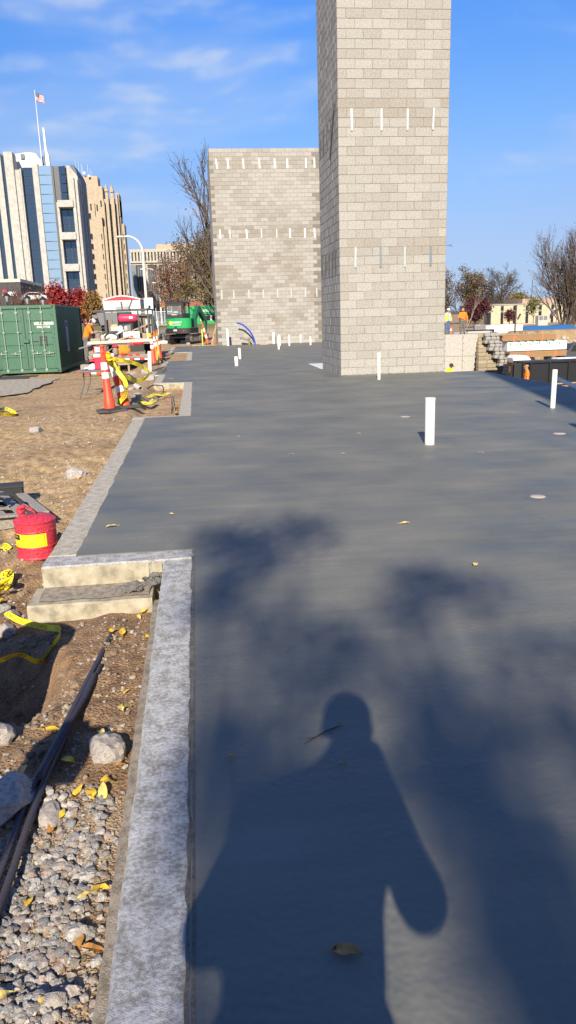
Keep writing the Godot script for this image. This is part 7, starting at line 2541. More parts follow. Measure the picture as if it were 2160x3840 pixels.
func glass_tower() -> void:
	var k := 200.0 / 110.0
	var o := thing("glass_tower", "pale concrete office tower with blue glass strips and recessed windows at the left edge", "building")
	var Z := -200.0
	var m := MB.new()
	# body of the building behind the strips
	up_box(m, k, -30.0, -14.3, 0.4, 20.6, Z - 15, Z - 3.0)
	part(o, "core", m, mats.tower_conc)
	# piers: x0, x1, top, how far forward
	for q in [[-30.0, -25.05, 22.9, 0.0], [-24.45, -23.70, 22.9, 0.0], [-23.20, -22.1, 23.0, 0.8], [-22.1, -21.45, 20.9, 0.3], [-21.40, -21.22, 21.0, 0.6], [-19.78, -19.05, 21.55, 0.9], [-17.30, -16.86, 16.9, 0.2], [-15.02, -14.62, 19.8, 1.2], [-14.60, -14.22, 19.6, 0.6]]:
		m = MB.new()
		up_box(m, k, q[0], q[1], 0.4, q[2], Z - 3.2, Z + q[3], 0.04)
		part(o, "pier", m, mats.tower_conc)
	# glass strips: x0, x1, y0, y1, rows, columns, set back, kind, turn
	var kinds := [mats.tower_glass, mats.tower_glass_skylit]
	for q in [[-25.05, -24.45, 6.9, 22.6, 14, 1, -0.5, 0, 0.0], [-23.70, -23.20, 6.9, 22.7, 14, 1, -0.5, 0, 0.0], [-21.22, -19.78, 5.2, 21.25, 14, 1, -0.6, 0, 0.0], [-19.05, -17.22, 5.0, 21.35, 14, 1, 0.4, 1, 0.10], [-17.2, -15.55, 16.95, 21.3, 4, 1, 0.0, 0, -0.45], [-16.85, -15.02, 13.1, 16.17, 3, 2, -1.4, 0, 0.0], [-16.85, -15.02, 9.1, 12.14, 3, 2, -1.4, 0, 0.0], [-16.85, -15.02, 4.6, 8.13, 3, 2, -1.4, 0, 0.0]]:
		var w: float = (q[1] - q[0]) * k / q[5]
		var h: float = (q[3] - q[2]) * k / q[4]
		m = MB.new()
		m.box(Vector3(), Vector3(w - 0.10, h - 0.12, 0.12), 0.01)
		var pm := m.mesh()
		m = MB.new()
		up_box(m, k, q[0], q[1], q[2], q[3], Z + q[6] - 0.6, Z + q[6] - 0.08)
		part(o, "glazing_frame", m, mats.dark_steel)
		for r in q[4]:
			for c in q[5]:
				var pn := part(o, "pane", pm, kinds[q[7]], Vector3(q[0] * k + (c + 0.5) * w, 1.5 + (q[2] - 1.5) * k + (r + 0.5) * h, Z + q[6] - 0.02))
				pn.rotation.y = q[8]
				pn.rotation.x = rng.randf_range(-0.004, 0.004)
	# beams across the recessed bay, its gable and shaded side
	for q in [[17.04, 16.19], [13.07, 12.16], [9.08, 8.15]]:
		m = MB.new()
		up_box(m, k, -16.95, -14.95, q[1], q[0], Z - 3, Z + 1.6, 0.04)
		part(o, "beam", m, mats.tower_conc)
	m = MB.new()
	m.prism(PackedVector2Array([Vector2(-15.6 * k, 1.5 + 15.5 * k), Vector2(-14.2 * k, 1.5 + 15.5 * k), Vector2(-14.2 * k, 1.5 + 18.6 * k), Vector2(-15.2 * k, 1.5 + 19.9 * k), Vector2(-15.55 * k, 1.5 + 19.9 * k)]), Z - 6.0, Z - 0.3)
	part(o, "gable", m, mats.tower_conc)
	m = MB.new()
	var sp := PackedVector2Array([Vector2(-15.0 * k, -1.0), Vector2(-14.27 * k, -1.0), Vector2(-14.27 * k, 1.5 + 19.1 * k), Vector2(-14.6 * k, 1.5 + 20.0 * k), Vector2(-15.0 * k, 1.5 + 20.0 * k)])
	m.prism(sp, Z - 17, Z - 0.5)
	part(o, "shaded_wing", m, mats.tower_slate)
	for x in [-3.0, -8.0, -13.0]:
		m = MB.new()
		up_box(m, k, -14.4, -14.2, 0.4, 19.4, Z + x, Z + x - 0.8)
		part(o, "wing_fin", m, mats.tower_conc)
	# penthouse with sloping end, spire and mast
	m = MB.new()
	m.prism(PackedVector2Array([Vector2(-30 * k, 1.5 + 18 * k), Vector2(-18.3 * k, 1.5 + 18 * k), Vector2(-18.4 * k, 1.5 + 20.1 * k), Vector2(-19.75 * k, 1.5 + 21.9 * k), Vector2(-20.7 * k, 1.5 + 22.05 * k), Vector2(-23.8 * k, 1.5 + 21.6 * k), Vector2(-30 * k, 1.5 + 21.2 * k)]), Z - 14, Z - 5)
	part(o, "penthouse", m, mats.white_paint)
	m = MB.new()
	up_box(m, k, -21.65, -21.15, 22.7, 23.3, Z - 5.5, Z - 4.6)
	part(o, "roof_unit", m, mats.case_grey)
	m = MB.new()
	up_box(m, k, -18.72, -18.10, 20.5, 23.3, Z - 7.2, Z - 6.0)
	m.prism(PackedVector2Array([Vector2(-18.66 * k, 1.5 + 21.7 * k), Vector2(-18.14 * k, 1.5 + 21.7 * k), Vector2(-18.33 * k, 1.5 + 22.5 * k), Vector2(-18.36 * k, 1.5 + 24.9 * k), Vector2(-18.44 * k, 1.5 + 25.2 * k), Vector2(-18.58 * k, 1.5 + 25.1 * k), Vector2(-18.62 * k, 1.5 + 22.4 * k)]), -206.9, -206.2)
	part(o, "spire", m, mats.white_paint)
	m = MB.new()
	up_box(m, k, -19.05, -18.95, 20.8, 23.6, Z - 5.2, Z - 4.8)
	up_box(m, k, -18.9, -18.8, 20.8, 23.0, Z - 5.2, Z - 4.8)
	part(o, "mast_bracket", m, mats.dark_steel)
	var p := thing("flagpole", "tall white flagpole with a flag on top of the glass tower's roof", "flagpole", Vector3(-18.9 * k, 1.5 + 19.4 * k, Z - 4))
	m = MB.new()
	m.tube([Vector3(0, 0, 0), Vector3(0, 9.8 * k, 0)], [0.14, 0.07], 8)
	m.ball(Vector3(0, 9.85 * k, 0), Vector3(0.14, 0.14, 0.14), 8, 5)
	part(p, "pole", m, mats.lamp_pole)
	flag(p, Vector3(0.08, 9.6 * k, 0), 2.0, 1.75, 0.75)

func stone_tower() -> void:
	var k := 310.0 / 150.0
	var o := thing("stone_tower", "tan stone tower with stepped masses and dark window slots behind the glass tower", "building")
	var Z := -310.0
	var m: MB
	for q in [[-18.9, -16.15, 24.5, 27.3, -14, -6], [-18.3, -15.16, 0.6, 25.1, -10, 0], [-15.16, -12.35, 0.6, 23.0, -10, -0.8], [-12.35, -11.85, 0.6, 18.75, -10, -1.5], [-17.0, -15.6, 0.6, 19.9, -4, 1.2], [-18.3, -16.75, 0.6, 22.3, -4, 0.8], [-12.8, -12.35, 20.0, 23.95, -10, -0.4]]:
		m = MB.new()
		up_box(m, k, q[0], q[1], q[2], q[3], Z + q[4], Z + q[5], 0.06)
		part(o, "stone_mass", m, mats.tan_stone)
	# piers between the tall slots, each with a carved head
	for q in [[-15.12, -14.98, 22.6], [-14.72, -14.2, 24.6], [-13.80, -13.2, 24.5], [-12.85, -12.6, 23.8]]:
		m = MB.new()
		up_box(m, k, q[0], q[1], 0.6, q[2], Z - 1.0, Z + 0.9, 0.05)
		var c := (q[0] + q[1]) / 2 as float
		if q[1] - q[0] > 0.4:
			for s in [[0.30, 0.0, 0.5], [0.22, 0.5, 0.35], [0.12, 0.8, 0.35]]:
				up_box(m, k, c - s[0], c + s[0], q[2] - 0.5 + s[1], q[2] - 0.5 + s[1] + s[2], Z - 1.2, Z + 1.3, 0.05)
		part(o, "carved_pier", m, mats.tan_stone)
	for q in [[-14.98, -14.72], [-14.2, -13.80], [-13.2, -12.85]]:
		for r in 9:
			m = MB.new()
			up_box(m, k, q[0] + 0.02, q[1] - 0.02, 6.2 + 1.78 * r, 7.85 + 1.78 * r, Z - 0.9, Z - 0.5)
			part(o, "window", m, mats.pane)
	for r in 9:
		for q in [[-17.72, 0.36, 0.95, 0.82], [-15.92, 0.16, 0.9, 1.22], [-12.1, 0.14, 0.9, -1.48]]:
			if r > 6 and q[0] > -17 or r == 7:
				continue
			m = MB.new()
			var y := 5.6 + 1.745 * r
			up_box(m, k, q[0] - q[1] / 2, q[0] + q[1] / 2, y, y + q[2], Z + q[3] - 0.2, Z + q[3] + 0.04)
			part(o, "window", m, mats.pane)
			m = MB.new()
			up_box(m, k, q[0] - q[1] / 2 - 0.03, q[0] + q[1] / 2 + 0.03, y - 0.07, y, Z + q[3] - 0.2, Z + q[3] + 0.2)
			part(o, "sill", m, mats.tan_stone)
	for q in [[-17.4, 21.0], [-16.35, 20.9], [-15.6, 21.6], [-15.5, 18.6]]:
		m = MB.new()
		up_box(m, k, q[0] - 0.12, q[0] + 0.12, q[1], q[1] + 1.1, Z - 0.2, Z + (0.84 if q[0] < -16.8 else (0.04 if q[1] > 20 else 1.24)))
		part(o, "window", m, mats.pane)
	for q in [[-20.0, 30.2], [-19.5, 30.0], [-19.0, 29.6], [-18.85, 29.2], [-17.9, 29.5], [-17.5, 28.7], [-17.2, 28.3]]:
		m = MB.new()
		m.tube([Vector3(q[0] * k, 1.5 + 25 * k, Z - 8), Vector3(q[0] * k, 1.5 + (q[1] - 1.5) * k, Z - 8)], 0.09, 5)
		part(o, "antenna", m, mats.galv)
	m = MB.new()
	m.ball(Vector3(-18.4 * k, 1.5 + 26.2 * k, Z - 5), Vector3(0.6, 0.6, 0.3), 10, 6)
	m.ball(Vector3(-17.6 * k, 1.5 + 25.7 * k, Z - 5), Vector3(0.5, 0.5, 0.3), 10, 6)
	part(o, "dish", m, mats.white_paint)

func fin_block() -> void:
	var k := 2.0
	var Z := -380.0
	var o := thing("finned_block", "long white building with tall vertical fins and slotted top band behind the street lamps", "building")
	var m := MB.new()
	up_box(m, k, -14.1, 9.0, 0.6, 14.6, Z - 40, Z - 1.6)
	part(o, "core", m, mats.slot_dark)
	m = MB.new()
	up_box(m, k, -14.25, 9.2, 16.95, 17.6, Z - 40, Z)
	up_box(m, k, -14.25, 9.2, 14.55, 15.0, Z - 40, Z)
	up_box(m, k, -14.25, 9.2, 14.1, 14.55, Z - 40, Z - 0.8)
	part(o, "band", m, mats.white_stone)
	m = MB.new()
	up_box(m, k, -14.1, 9.0, 15.0, 16.95, Z - 39, Z - 1.2)
	part(o, "band_back", m, mats.slot_dark)
	for i in 31:
		var x := -14.22 + 0.755 * i
		m = MB.new()
		up_box(m, k, x, x + 0.42, 15.0, 16.95, Z - 1.4, Z - 0.05)
		part(o, "band_pier", m, mats.white_stone)
	for i in 49:
		var x := -14.0 + 0.47 * i
		m = MB.new()
		up_box(m, k, x, x + 0.16, 0.6, 14.1, Z - 1.8, Z - 1.2)
		part(o, "fin", m, mats.white_stone if i > 14 else mats.fin_shade_grey)
	for i in 10:
		var x := -13.6 + 2.72 * i
		m = MB.new()
		up_box(m, k, x, x + 0.58, 0.6, 14.1, Z - 1.8, Z - 0.3, 0.05)
		part(o, "pier", m, mats.white_stone if i > 0 else mats.fin_shade_grey)
	m = MB.new()
	up_box(m, k, -14.2, -13.5, 0.6, 14.1, Z - 40, Z - 1.0)
	part(o, "end_wall", m, mats.fin_shade_grey)
	m = MB.new()
	up_box(m, k, -8.2, 0.7, 17.5, 19.1, Z - 26, Z - 10)
	part(o, "penthouse", m, mats.tan_stone)

# ---------------------------------------------------------------- the right side: retaining wall, steps, timber, people, far trees
func build_right() -> void:
	var m: MB
	var rw := thing("retaining_wall", "pale cast concrete retaining wall with form joints below the two standing workers", "wall", Vector3(14.6, 0, -52.5))
	for c in 5:
		for r in 2:
			m = MB.new()
			var x0 := 1.29 * c + (0.0 if c < 4 else 0.05)
			var w := 1.285 if c < 3 else (1.10 if c == 3 else 0.12)
			if c == 4:
				x0 = 4.975
			m.box(Vector3(x0 + w / 2, -0.10 - 0.745 if r == 0 else -1.605 - 0.80, -0.15 + 0.003 * ((c + r) % 2)), Vector3(w - 0.012, 1.485 if r == 0 else 1.6, 0.3), 0.006)
			var pn := part(rw, "panel", m, mats.retain)
			m = MB.new()
			for y in ([-0.3, -0.72, -1.2] if r == 0 else [-1.9, -2.4]):
				m.box(Vector3(x0 + 0.04, y, 0.004), Vector3(0.04, 0.07, 0.01))
			part(pn, "tie_hole", m, mats.dark_steel)
	m = MB.new()
	m.box(Vector3(2.55, -1.6, -0.33), Vector3(5.0, 3.1, 0.2))
	part(rw, "backing", m, mats.mortar)
	var st := thing("stone_steps", "steep flight of rough tan stone courses between the retaining wall and the grey block piers", "steps", Vector3(0, 0, 0))
	for i in 12:
		var y := -0.10 - 0.25 * i
		var z := -52.5 + 0.2 * i
		var xl := 19.57 - 0.065 * i
		var xr := (19.12 + (-0.1 - y) * 0.66) * absf(z) / 50.0 + 0.25
		var x := xl
		while x < xr - 0.05:
			var w := minf(rng.randf_range(0.35, 0.75), xr - x)
			m = MB.new()
			m.box(Vector3(x + w / 2, y - 0.125, z - 0.2 + rng.randf_range(-0.02, 0.02)), Vector3(w - 0.012, 0.245, 0.5), 0.03)
			m.col = Color(0.44, 0.37, 0.265) * rng.randf_range(0.82, 1.1)
			for q in m.c.size():
				m.c[q] = m.col
			part(st, "stone", m, mats.step_stone)
			x += w
	for c in 6:
		var z := -51.4 + 0.42 * c
		var kx := absf(z) / 48.0
		var xl: float = [18.35, 18.65, 19.02, 19.36, 19.74, 19.95][c] * kx
		var xr: float = [19.41, 19.69, 20.0, 20.28, 20.56, 20.84][c] * kx
		var top: float = 1.5 + ([0.05, -0.40, -0.90, -1.42, -1.92, -2.45][c] - 1.5) * kx
		var pr := thing("block_pier", ["topmost grey block pier beside the stone steps", "second grey block pier down beside the stone steps", "third grey block pier down beside the stone steps", "fourth grey block pier down beside the stone steps", "fifth grey block pier down beside the stone steps", "lowest grey block pier, nearest to the man in the tan cap"][c], "block pier", Vector3(xl, top, z), 0.0, "stepped grey block piers")
		for r in 3:
			var nb := 3
			for q in nb:
				m = MB.new()
				var w := (xr - xl) / nb
				m.box(Vector3(w * (q + 0.5) + (0.06 if r % 2 == 1 else 0.0), -0.12 - 0.235 * r, -0.25 + (0.03 if q == 1 else 0.0)), Vector3(w - 0.014, 0.228, 0.55), 0.05)
				part(pr, "block", m, mats.pier_grey)
	# timber stack
	var tb := thing("lumber_stack", "upper open bundle of brown boards strapped in orange, on top of the wrapped bundle", "lumber", Vector3(18.7, -0.47, -46.0), -0.02)
	for r in 8:
		for q in 2:
			m = MB.new()
			m.box(Vector3(1.72 + rng.randf_range(-0.05, 0.05), 0.085 + 0.042 * r, -0.12 - 0.25 * q), Vector3(3.44, 0.038, 0.24), 0.003)
			part(tb, "board", m, mats.lumber)
	m = MB.new()
	m.box(Vector3(1.3, 0.435, -0.2), Vector3(2.9, 0.03, 0.35), 0.003)
	part(tb, "board", m, mats.wood)
	for q in 8:
		m = MB.new()
		m.box(Vector3(0.2 + 0.44 * q, 0.03, -0.25), Vector3(0.1, 0.06, 0.52), 0.003)
		part(tb, "bearer", m, mats.iron)
	for x in [0.75, 2.55]:
		m = MB.new()
		m.box(Vector3(x, 0.24, 0.004), Vector3(0.05, 0.40, 0.012), 0.002)
		part(tb, "strap", m, mats.strap_orange)
	var im := Image.create(512, 96, false, Image.FORMAT_RGB8)
	im.fill(Color(0.93, 0.95, 0.95))
	for k in 6:
		var x0 := 10 + k * 86
		im.fill_rect(Rect2i(x0 + 8, 3, 70, 2), Color(0.25, 0.62, 0.28))
		for l in 26:
			var t := l / 25.0
			im.fill_rect(Rect2i(x0 + int(30 * t * t), 4 + int(26 * sin(t * 2.2)), 10 - int(6 * t), 6), Color(0.20, 0.58, 0.24))
			im.fill_rect(Rect2i(x0 + 70 - int(26 * t * t), 4 + int(22 * sin(t * 2.4)), 9 - int(5 * t), 5), Color(0.24, 0.60, 0.28))
		im.fill_rect(Rect2i(x0 + 30, 44, 10, 9), Color(0.72, 0.76, 0.76))
		im.fill_rect(Rect2i(x0 + 12, 68, 62, 5), Color(0.82, 0.86, 0.86))
	var wm := mt("wrap_print", 0.85, 0.85, 0.85, 0.35)
	wm.albedo_texture = itex(im)
	for q in [[19.05, -1.03, -46.0, 3.85, 0.56, "long white plastic wrapped bundle with green leafy print under the open boards", 1.0], [20.9, -1.72, -43.0, 2.6, 0.36, "lower white wrapped bundle with green print at the right edge above the black dumpster", 0.6]]:
		var wp := thing("wrapped_lumber", q[5], "wrapped lumber", Vector3(q[0], q[1], q[2]), 0.0, "white wrapped lumber bundles")
		m = MB.new()
		m.box(Vector3(q[3] / 2, q[4] / 2, -0.45), Vector3(q[3], q[4], 0.9), 0.04)
		part(wp, "bundle", m, mats.white_clean)
		m = MB.new()
		m.qf(Vector3(0.05, 0.03, 0.006), Vector3(q[3] - 0.05, 0.03, 0.006), Vector3(q[3] - 0.05, q[4] - 0.03, 0.006), Vector3(0.05, q[4] - 0.03, 0.006), Vector3(0, 0, 1))
		for i in m.u.size():
			m.u[i] = Vector2((m.v[i].x - 0.05) / (q[3] - 0.1) * q[6], 1.0 - (m.v[i].y - 0.03) / (q[4] - 0.06))
		part(wp, "printed_face", m, wm)
	tb = thing("lumber_stack", "lower bundle of brown boards with two orange straps under the printed white wrap", "lumber", Vector3(19.1, -1.40, -45.7), 0.02)
	for r in 6:
		m = MB.new()
		m.box(Vector3(1.85, 0.03 + 0.055 * r, -0.4), Vector3(3.7 + rng.randf_range(-0.06, 0.06), 0.051, 0.8), 0.004)
		part(tb, "board", m, mats.lumber)
	for x in [1.15, 2.95]:
		m = MB.new()
		m.box(Vector3(x, 0.17, 0.006), Vector3(0.1, 0.36, 0.012), 0.002)
		part(tb, "strap", m, mats.strap_orange)
	m = MB.new()
	for x in [0.3, 1.5, 2.7, 3.5]:
		m.box(Vector3(x, -0.8, -0.4), Vector3(0.3, 1.55, 0.7), 0.01)
	part(tb, "bearer", m, mats.black)
	m = MB.new()
	m.prism(PackedVector2Array([Vector2(0, 0), Vector2(1.1, 0), Vector2(0.95, 0.22), Vector2(0.75, 0.33), Vector2(0.1, 0.36), Vector2(-0.05, 0.2)]), -0.9, 0)
	solo("white_tarp", "small white tarp covered stack above the dumpster's left end", "tarp", m, mats.white_clean, Vector3(18.2, -1.46, -43.0))
	m = MB.new()
	m.box(Vector3(18.75, -1.50, -43.2), Vector3(1.25, 0.08, 0.9), 0.01)
	m.box(Vector3(18.75, -2.3, -43.3), Vector3(1.1, 1.5, 0.7), 0.01)
	solo("timber_crate", "timber base under the white tarp", "crate", m, mats.lumber)
	m = MB.new()
	m.box(Vector3(22.2, -2.4, -43.5), Vector3(2.8, 1.3, 0.8), 0.01)
	solo("dark_crate", "dark base under the lower printed bundle", "crate", m, mats.black)
	var ds := thing("dumpster", "long black steel dumpster at the right edge behind the man in the tan cap", "dumpster", Vector3(17.85, -3.0, -40.0))
	m = MB.new()
	m.prism(PackedVector2Array([Vector2(0, 0.2), Vector2(5.5, 0.2), Vector2(5.5, 1.66), Vector2(0, 1.66)]), -2.2, 0)
	part(ds, "body", m, mats.dumpster)
	m = MB.new()
	m.box(Vector3(2.75, 1.68, 0.03), Vector3(5.6, 0.1, 0.12), 0.01)
	part(ds, "top_rail", m, mats.dumpster)
	for q in 6:
		m = MB.new()
		m.box(Vector3(0.06 + 1.08 * q, 0.92, 0.05), Vector3(0.1, 1.44, 0.1), 0.01)
		part(ds, "rib", m, mats.dumpster)
	m = MB.new()
	for q in [-0.62, -0.1]:
		m.box(Vector3(q, 0.85, -0.5), Vector3(0.08, 1.7, 0.08))
	m.box(Vector3(-0.36, 0.8, -0.9), Vector3(0.6, 1.6, 0.1))
	part(ds, "end_frame", m, mats.black)
	for q in 10:
		m = MB.new()
		m.box(Vector3(), Vector3(rng.randf_range(1.2, 2.6), 0.06, 0.14), 0.004, Basis(Vector3.UP, rng.randf_range(-0.25, 0.25)))
		solo("scrap_board", ["bottom", "second", "third", "fourth", "fifth", "sixth", "seventh", "eighth", "ninth", "topmost"][q] + " loose " + ["pinkish", "tan", "white", "brown"][q % 4] + " board from below in the heap before the dumpster", "board", m, mats[["plank_pink", "wood", "white_paint", "lumber"][q % 4]], Vector3(18.6 + rng.randf_range(-0.6, 1.0), -2.72 + 0.045 * q, -38.0 + rng.randf_range(-0.5, 0.5)), "boards heaped before the dumpster")
	# low stacks on the upper level
	m = MB.new()
	m.box(Vector3(2.05, 0.33, -1.0), Vector3(4.1, 0.62, 2.0), 0.04)
	m.box(Vector3(3.6, 0.66, -1.6), Vector3(4.6, 0.05, 1.0), 0.01)
	solo("white_stack", "long low white sheeted stack left of the blue tarp", "stack", m, mats.white_paint, Vector3(28.5, -0.68, -75.0))
	m = MB.new()
	m.prism(PackedVector2Array([Vector2(0.0, 0), Vector2(5.6, 0), Vector2(5.3, 0.45), Vector2(4.6, 0.52), Vector2(3.2, 0.42), Vector2(1.5, 0.46), Vector2(0.1, 0.40)]), -1.6, 0)
	solo("blue_tarp", "bright blue tarp spread over a long stack before the cream building", "tarp", m, mats.blue_tarp, Vector3(32.6, -0.68, -75.0))
	for q in [[24.95, 0.5, 0.43, "left of two grey metal boxes behind the orange shirted worker"], [25.47, 0.48, 0.36, "right of two grey metal boxes behind the orange shirted worker"]]:
		var bx := crate("grey_box", q[3], "box", Vector3(q[0] + 0.25, -0.20, -68.0), Vector3(q[1], q[2], 0.5), mats.grey_box)
		m = MB.new()
		m.box(Vector3(0, 0.2, 0.253), Vector3(0.4, 0.28, 0.01), 0.002)
		part(bx, "louvre", m, mats.case_grey)
	for q in [[22.6, -62, 3.4, 0.10, 0.4, "galv", "long grey bundle of steel right behind the orange sleeved worker"], [24.0, -64, 2.4, 0.25, 0.5, "black", "black bundle under the two grey metal boxes"], [21.8, -59, 2.2, 0.16, 0.4, "panel_pale", "pale bundle at the foot of the leaning sapling"], [23.4, -58.5, 2.8, 0.10, 0.3, "galv", "thin grey bundle in front of the black one"], [20.9, -57.2, 1.2, 0.3, 0.4, "dark_steel", "short dark bundle between the workers and the pier"], [26.3, -66, 2.2, 0.3, 0.5, "white_paint", "white bundle left of the long white stack"]]:
		m = MB.new()
		m.box(Vector3(0, q[3] / 2, 0), Vector3(q[2], q[3], q[4]), 0.02, Basis(Vector3.UP, 0.1))
		solo("steel_bundle", q[6], "bundle", m, mats[q[5]], Vector3(q[0], land(q[0], q[1]), q[1]), "low bundles on the upper level")
	m = MB.new()
	m.lathe([Vector2(0, 0), Vector2(0.16, 0.02), Vector2(0.27, 0.1), Vector2(0.32, 0.22), Vector2(0.30, 0.22), Vector2(0.24, 0.12), Vector2(0, 0.05)], 16)
	var dh := solo("white_dish", "white round dish shape standing on end before the low white stack", "dish", m, mats.white_clean, Vector3(26.2, -0.15, -67.0))
	dh.rotation = Vector3(1.2, 0.3, 0)
	m = MB.new()
	m.prism(PackedVector2Array([Vector2(-0.35, 0), Vector2(0.35, 0), Vector2(0.1, 0.2), Vector2(-0.1, 0.24)]), -0.5, 0)
	solo("foil_heap", "crumpled white sheet behind the topmost block pier", "sheet", m, mats.white_clean, Vector3(22.0, -0.15, -54.0))
	tree("bare_sapling", "leafless pale sapling leaning right behind the orange shirted worker", "tree", Vector3(19.75, -0.15, -56.0), 2.7, 31, mats.bark_pale, {"lean": 0.8, "levels": 3, "kids": [5, 4], "up": 0.02, "spread": 0.5, "stem": 1.0, "girth": 0.010, "thin": 0.006, "limb": 0.6})
	m = MB.new()
	m.tube([Vector3(0, 0, 0), Vector3(0.04, 2.25, 0)], 0.06, 6)
	m.box(Vector3(0.3, 1.35, 0), Vector3(0.12, 0.5, 0.1), 0.01, Basis(Vector3(0, 0, 1), -0.5))
	solo("brown_pole", "thin brown pole standing before the cream building", "pole", m, mats.iron, Vector3(25.39, -0.45, -60.0))
	var sv := thing("dark_car", "dark grey car half hidden behind the wrapped lumber at the right edge", "car", Vector3(31.2, -3.0, -60.0))
	m = MB.new()
	m.prism(PackedVector2Array([Vector2(-1.9, 0.35), Vector2(2.3, 0.35), Vector2(2.35, 0.9), Vector2(1.6, 1.02), Vector2(1.0, 1.62), Vector2(-1.3, 1.66), Vector2(-1.75, 1.05), Vector2(-1.95, 0.95)]), -0.9, 0.9)
	part(sv, "body", m, mats.dark_steel)
	m = MB.new()
	m.prism(PackedVector2Array([Vector2(-1.45, 1.08), Vector2(1.3, 1.08), Vector2(0.9, 1.55), Vector2(-1.2, 1.58)]), -0.915, 0.915)
	part(sv, "window", m, mats.pane)
	for x in [-1.2, 1.45]:
		m = MB.new()
		m.xf = Transform3D(Basis(Vector3.RIGHT, PI / 2), Vector3(x, 0.36, 0))
		m.lathe([Vector2(0, -0.92), Vector2(0.36, -0.92), Vector2(0.36, 0.92), Vector2(0, 0.92)], 14)
		part(sv, "wheel", m, mats.rubber)
	m = MB.new()
	for q in 110:
		m.rock(Vector3(31.5 + rng.randf_range(-1.2, 2.5), -2.9 + rng.randf_range(0.0, 1.9), -63.0 + rng.randf_range(-1.2, 1.2)), Vector3.ONE * rng.randf_range(0.1, 0.24), q, 0.3, 0)
	var rr := solo("riprap", "heap of big white stones at the right edge above the dark car", "stones", m, mats.white_stone)
	rr.set_meta("kind", "stuff")
	# cream building far off
	var k := 2.18
	var Z := -240.0
	var cb := thing("cream_building", "cream two storey building with tall dark window slots on the right", "building")
	m = MB.new()
	up_box(m, k, 42.85, 62.0, -0.72, 2.10, Z - 30, Z)
	part(cb, "walls", m, mats.cream)
	m = MB.new()
	up_box(m, k, 42.75, 62.1, 2.10, 2.2, Z - 30, Z + 0.3)
	part(cb, "roof_edge", m, mats.panel_pale)
	m = MB.new()
	up_box(m, k, 48.35, 54.5, 2.2, 2.93, Z - 20, Z - 4)
	up_box(m, k, 51.0, 51.5, 2.9, 3.2, Z - 14, Z - 8)
	part(cb, "upper_floor", m, mats.pink_wall)
	m = MB.new()
	up_box(m, k, 42.5, 48.3, 2.2, 2.42, Z - 20, Z - 8)
	part(cb, "dark_roof", m, mats.dark_wall)
	for q in [[42.35, 42.85], [44.32, 44.75], [46.2, 46.57], [48.12, 48.54], [50.11, 50.55], [52.0, 52.4], [53.9, 54.3], [55.8, 56.2], [57.7, 58.1]]:
		for w in [[-0.72, 1.05], [1.32, 1.97]]:
			m = MB.new()
			up_box(m, k, q[0], q[1], w[0], w[1], Z - 0.4, Z + 0.06)
			part(cb, "window", m, mats.pane)
		m = MB.new()
		up_box(m, k, q[0], q[1], 1.05, 1.32, Z - 0.4, Z + 0.05)
		part(cb, "spandrel", m, mats.case_grey)
	var hv := thing("grey_unit", "tall grey metal cabinet before the cream building", "cabinet", Vector3(92.4, -3.0, -200.0))
	m = MB.new()
	m.box(Vector3(0, 1.3, -1), Vector3(2.7, 2.6, 2.0), 0.03)
	part(hv, "casing", m, mats.panel_pale)
	for x in [-0.62, 0.62]:
		m = MB.new()
		m.box(Vector3(x, 1.95, 0.02), Vector3(1.0, 1.0, 0.06), 0.01)
		part(hv, "grille", m, mats.case_grey)
	var fp := thing("flagpole", "short flagpole with a drooping flag before the big bare tree at the right edge", "flagpole", Vector3(62.5, -3.0, -130.0))
	m = MB.new()
	m.tube([Vector3(0, 0, 0), Vector3(-0.1, 4.4, 0)], [0.07, 0.05], 6)
	part(fp, "pole", m, mats.lamp_pole)
	flag(fp, Vector3(-0.15, 4.2, 0.05), 1.25, 0.85, 0.75, -1.0)
	# far trees on the right
	var kk := 2.18
	var oli := [Color(0.12, 0.095, 0.03), Color(0.15, 0.09, 0.04), Color(0.10, 0.085, 0.035), Color(0.17, 0.10, 0.05)]
	for q in [[36.8, 6.1, 41, "olive brown tree just right of the tall tower"], [39.6, 6.6, 42, "olive brown tree second from the tall tower"], [42.0, 7.2, 43, "olive brown tree in the middle of the clump right of the tower"], [44.3, 6.9, 44, "olive brown tree at the right end of the clump, by the bare oak"]]:
		tree("olive_tree", q[3], "tree", Vector3(q[0] * kk, -3.0, -262), 6.0 + (q[1] - 1.5) * kk, q[2], mats.bark, {"leaf": oli, "leaves": 4, "size": 0.34, "fluff": 0.7, "spread": 1.0, "bare": 0.12, "kids": [14, 8, 5, 3], "limb": 0.52, "thin": 0.04, "full": 0.55}, "olive brown trees right of the tower")
	tree("oak_tree", "round crowned bare oak standing over the cream building's left end", "tree", Vector3(48.75 * kk, -3.0, -262), 21.0, 45, mats.bark, {"spread": 1.25, "bare": 0.25, "kids": [13, 8, 6, 4], "levels": 5, "limb": 0.58, "stem": 0.62, "girth": 0.022, "thin": 0.045, "wide": 1.3})
	tree("yellow_bush", "yellow green bush under the bare oak on the right", "bush", Vector3(50.1 * kk, -3.0, -255), 9.0, 46, mats.bark, {"leaf": [Color(0.20, 0.15, 0.03), Color(0.15, 0.12, 0.03)], "leaves": 10, "size": 0.4, "fluff": 0.8, "levels": 3, "kids": [11, 7], "bare": 0.2})
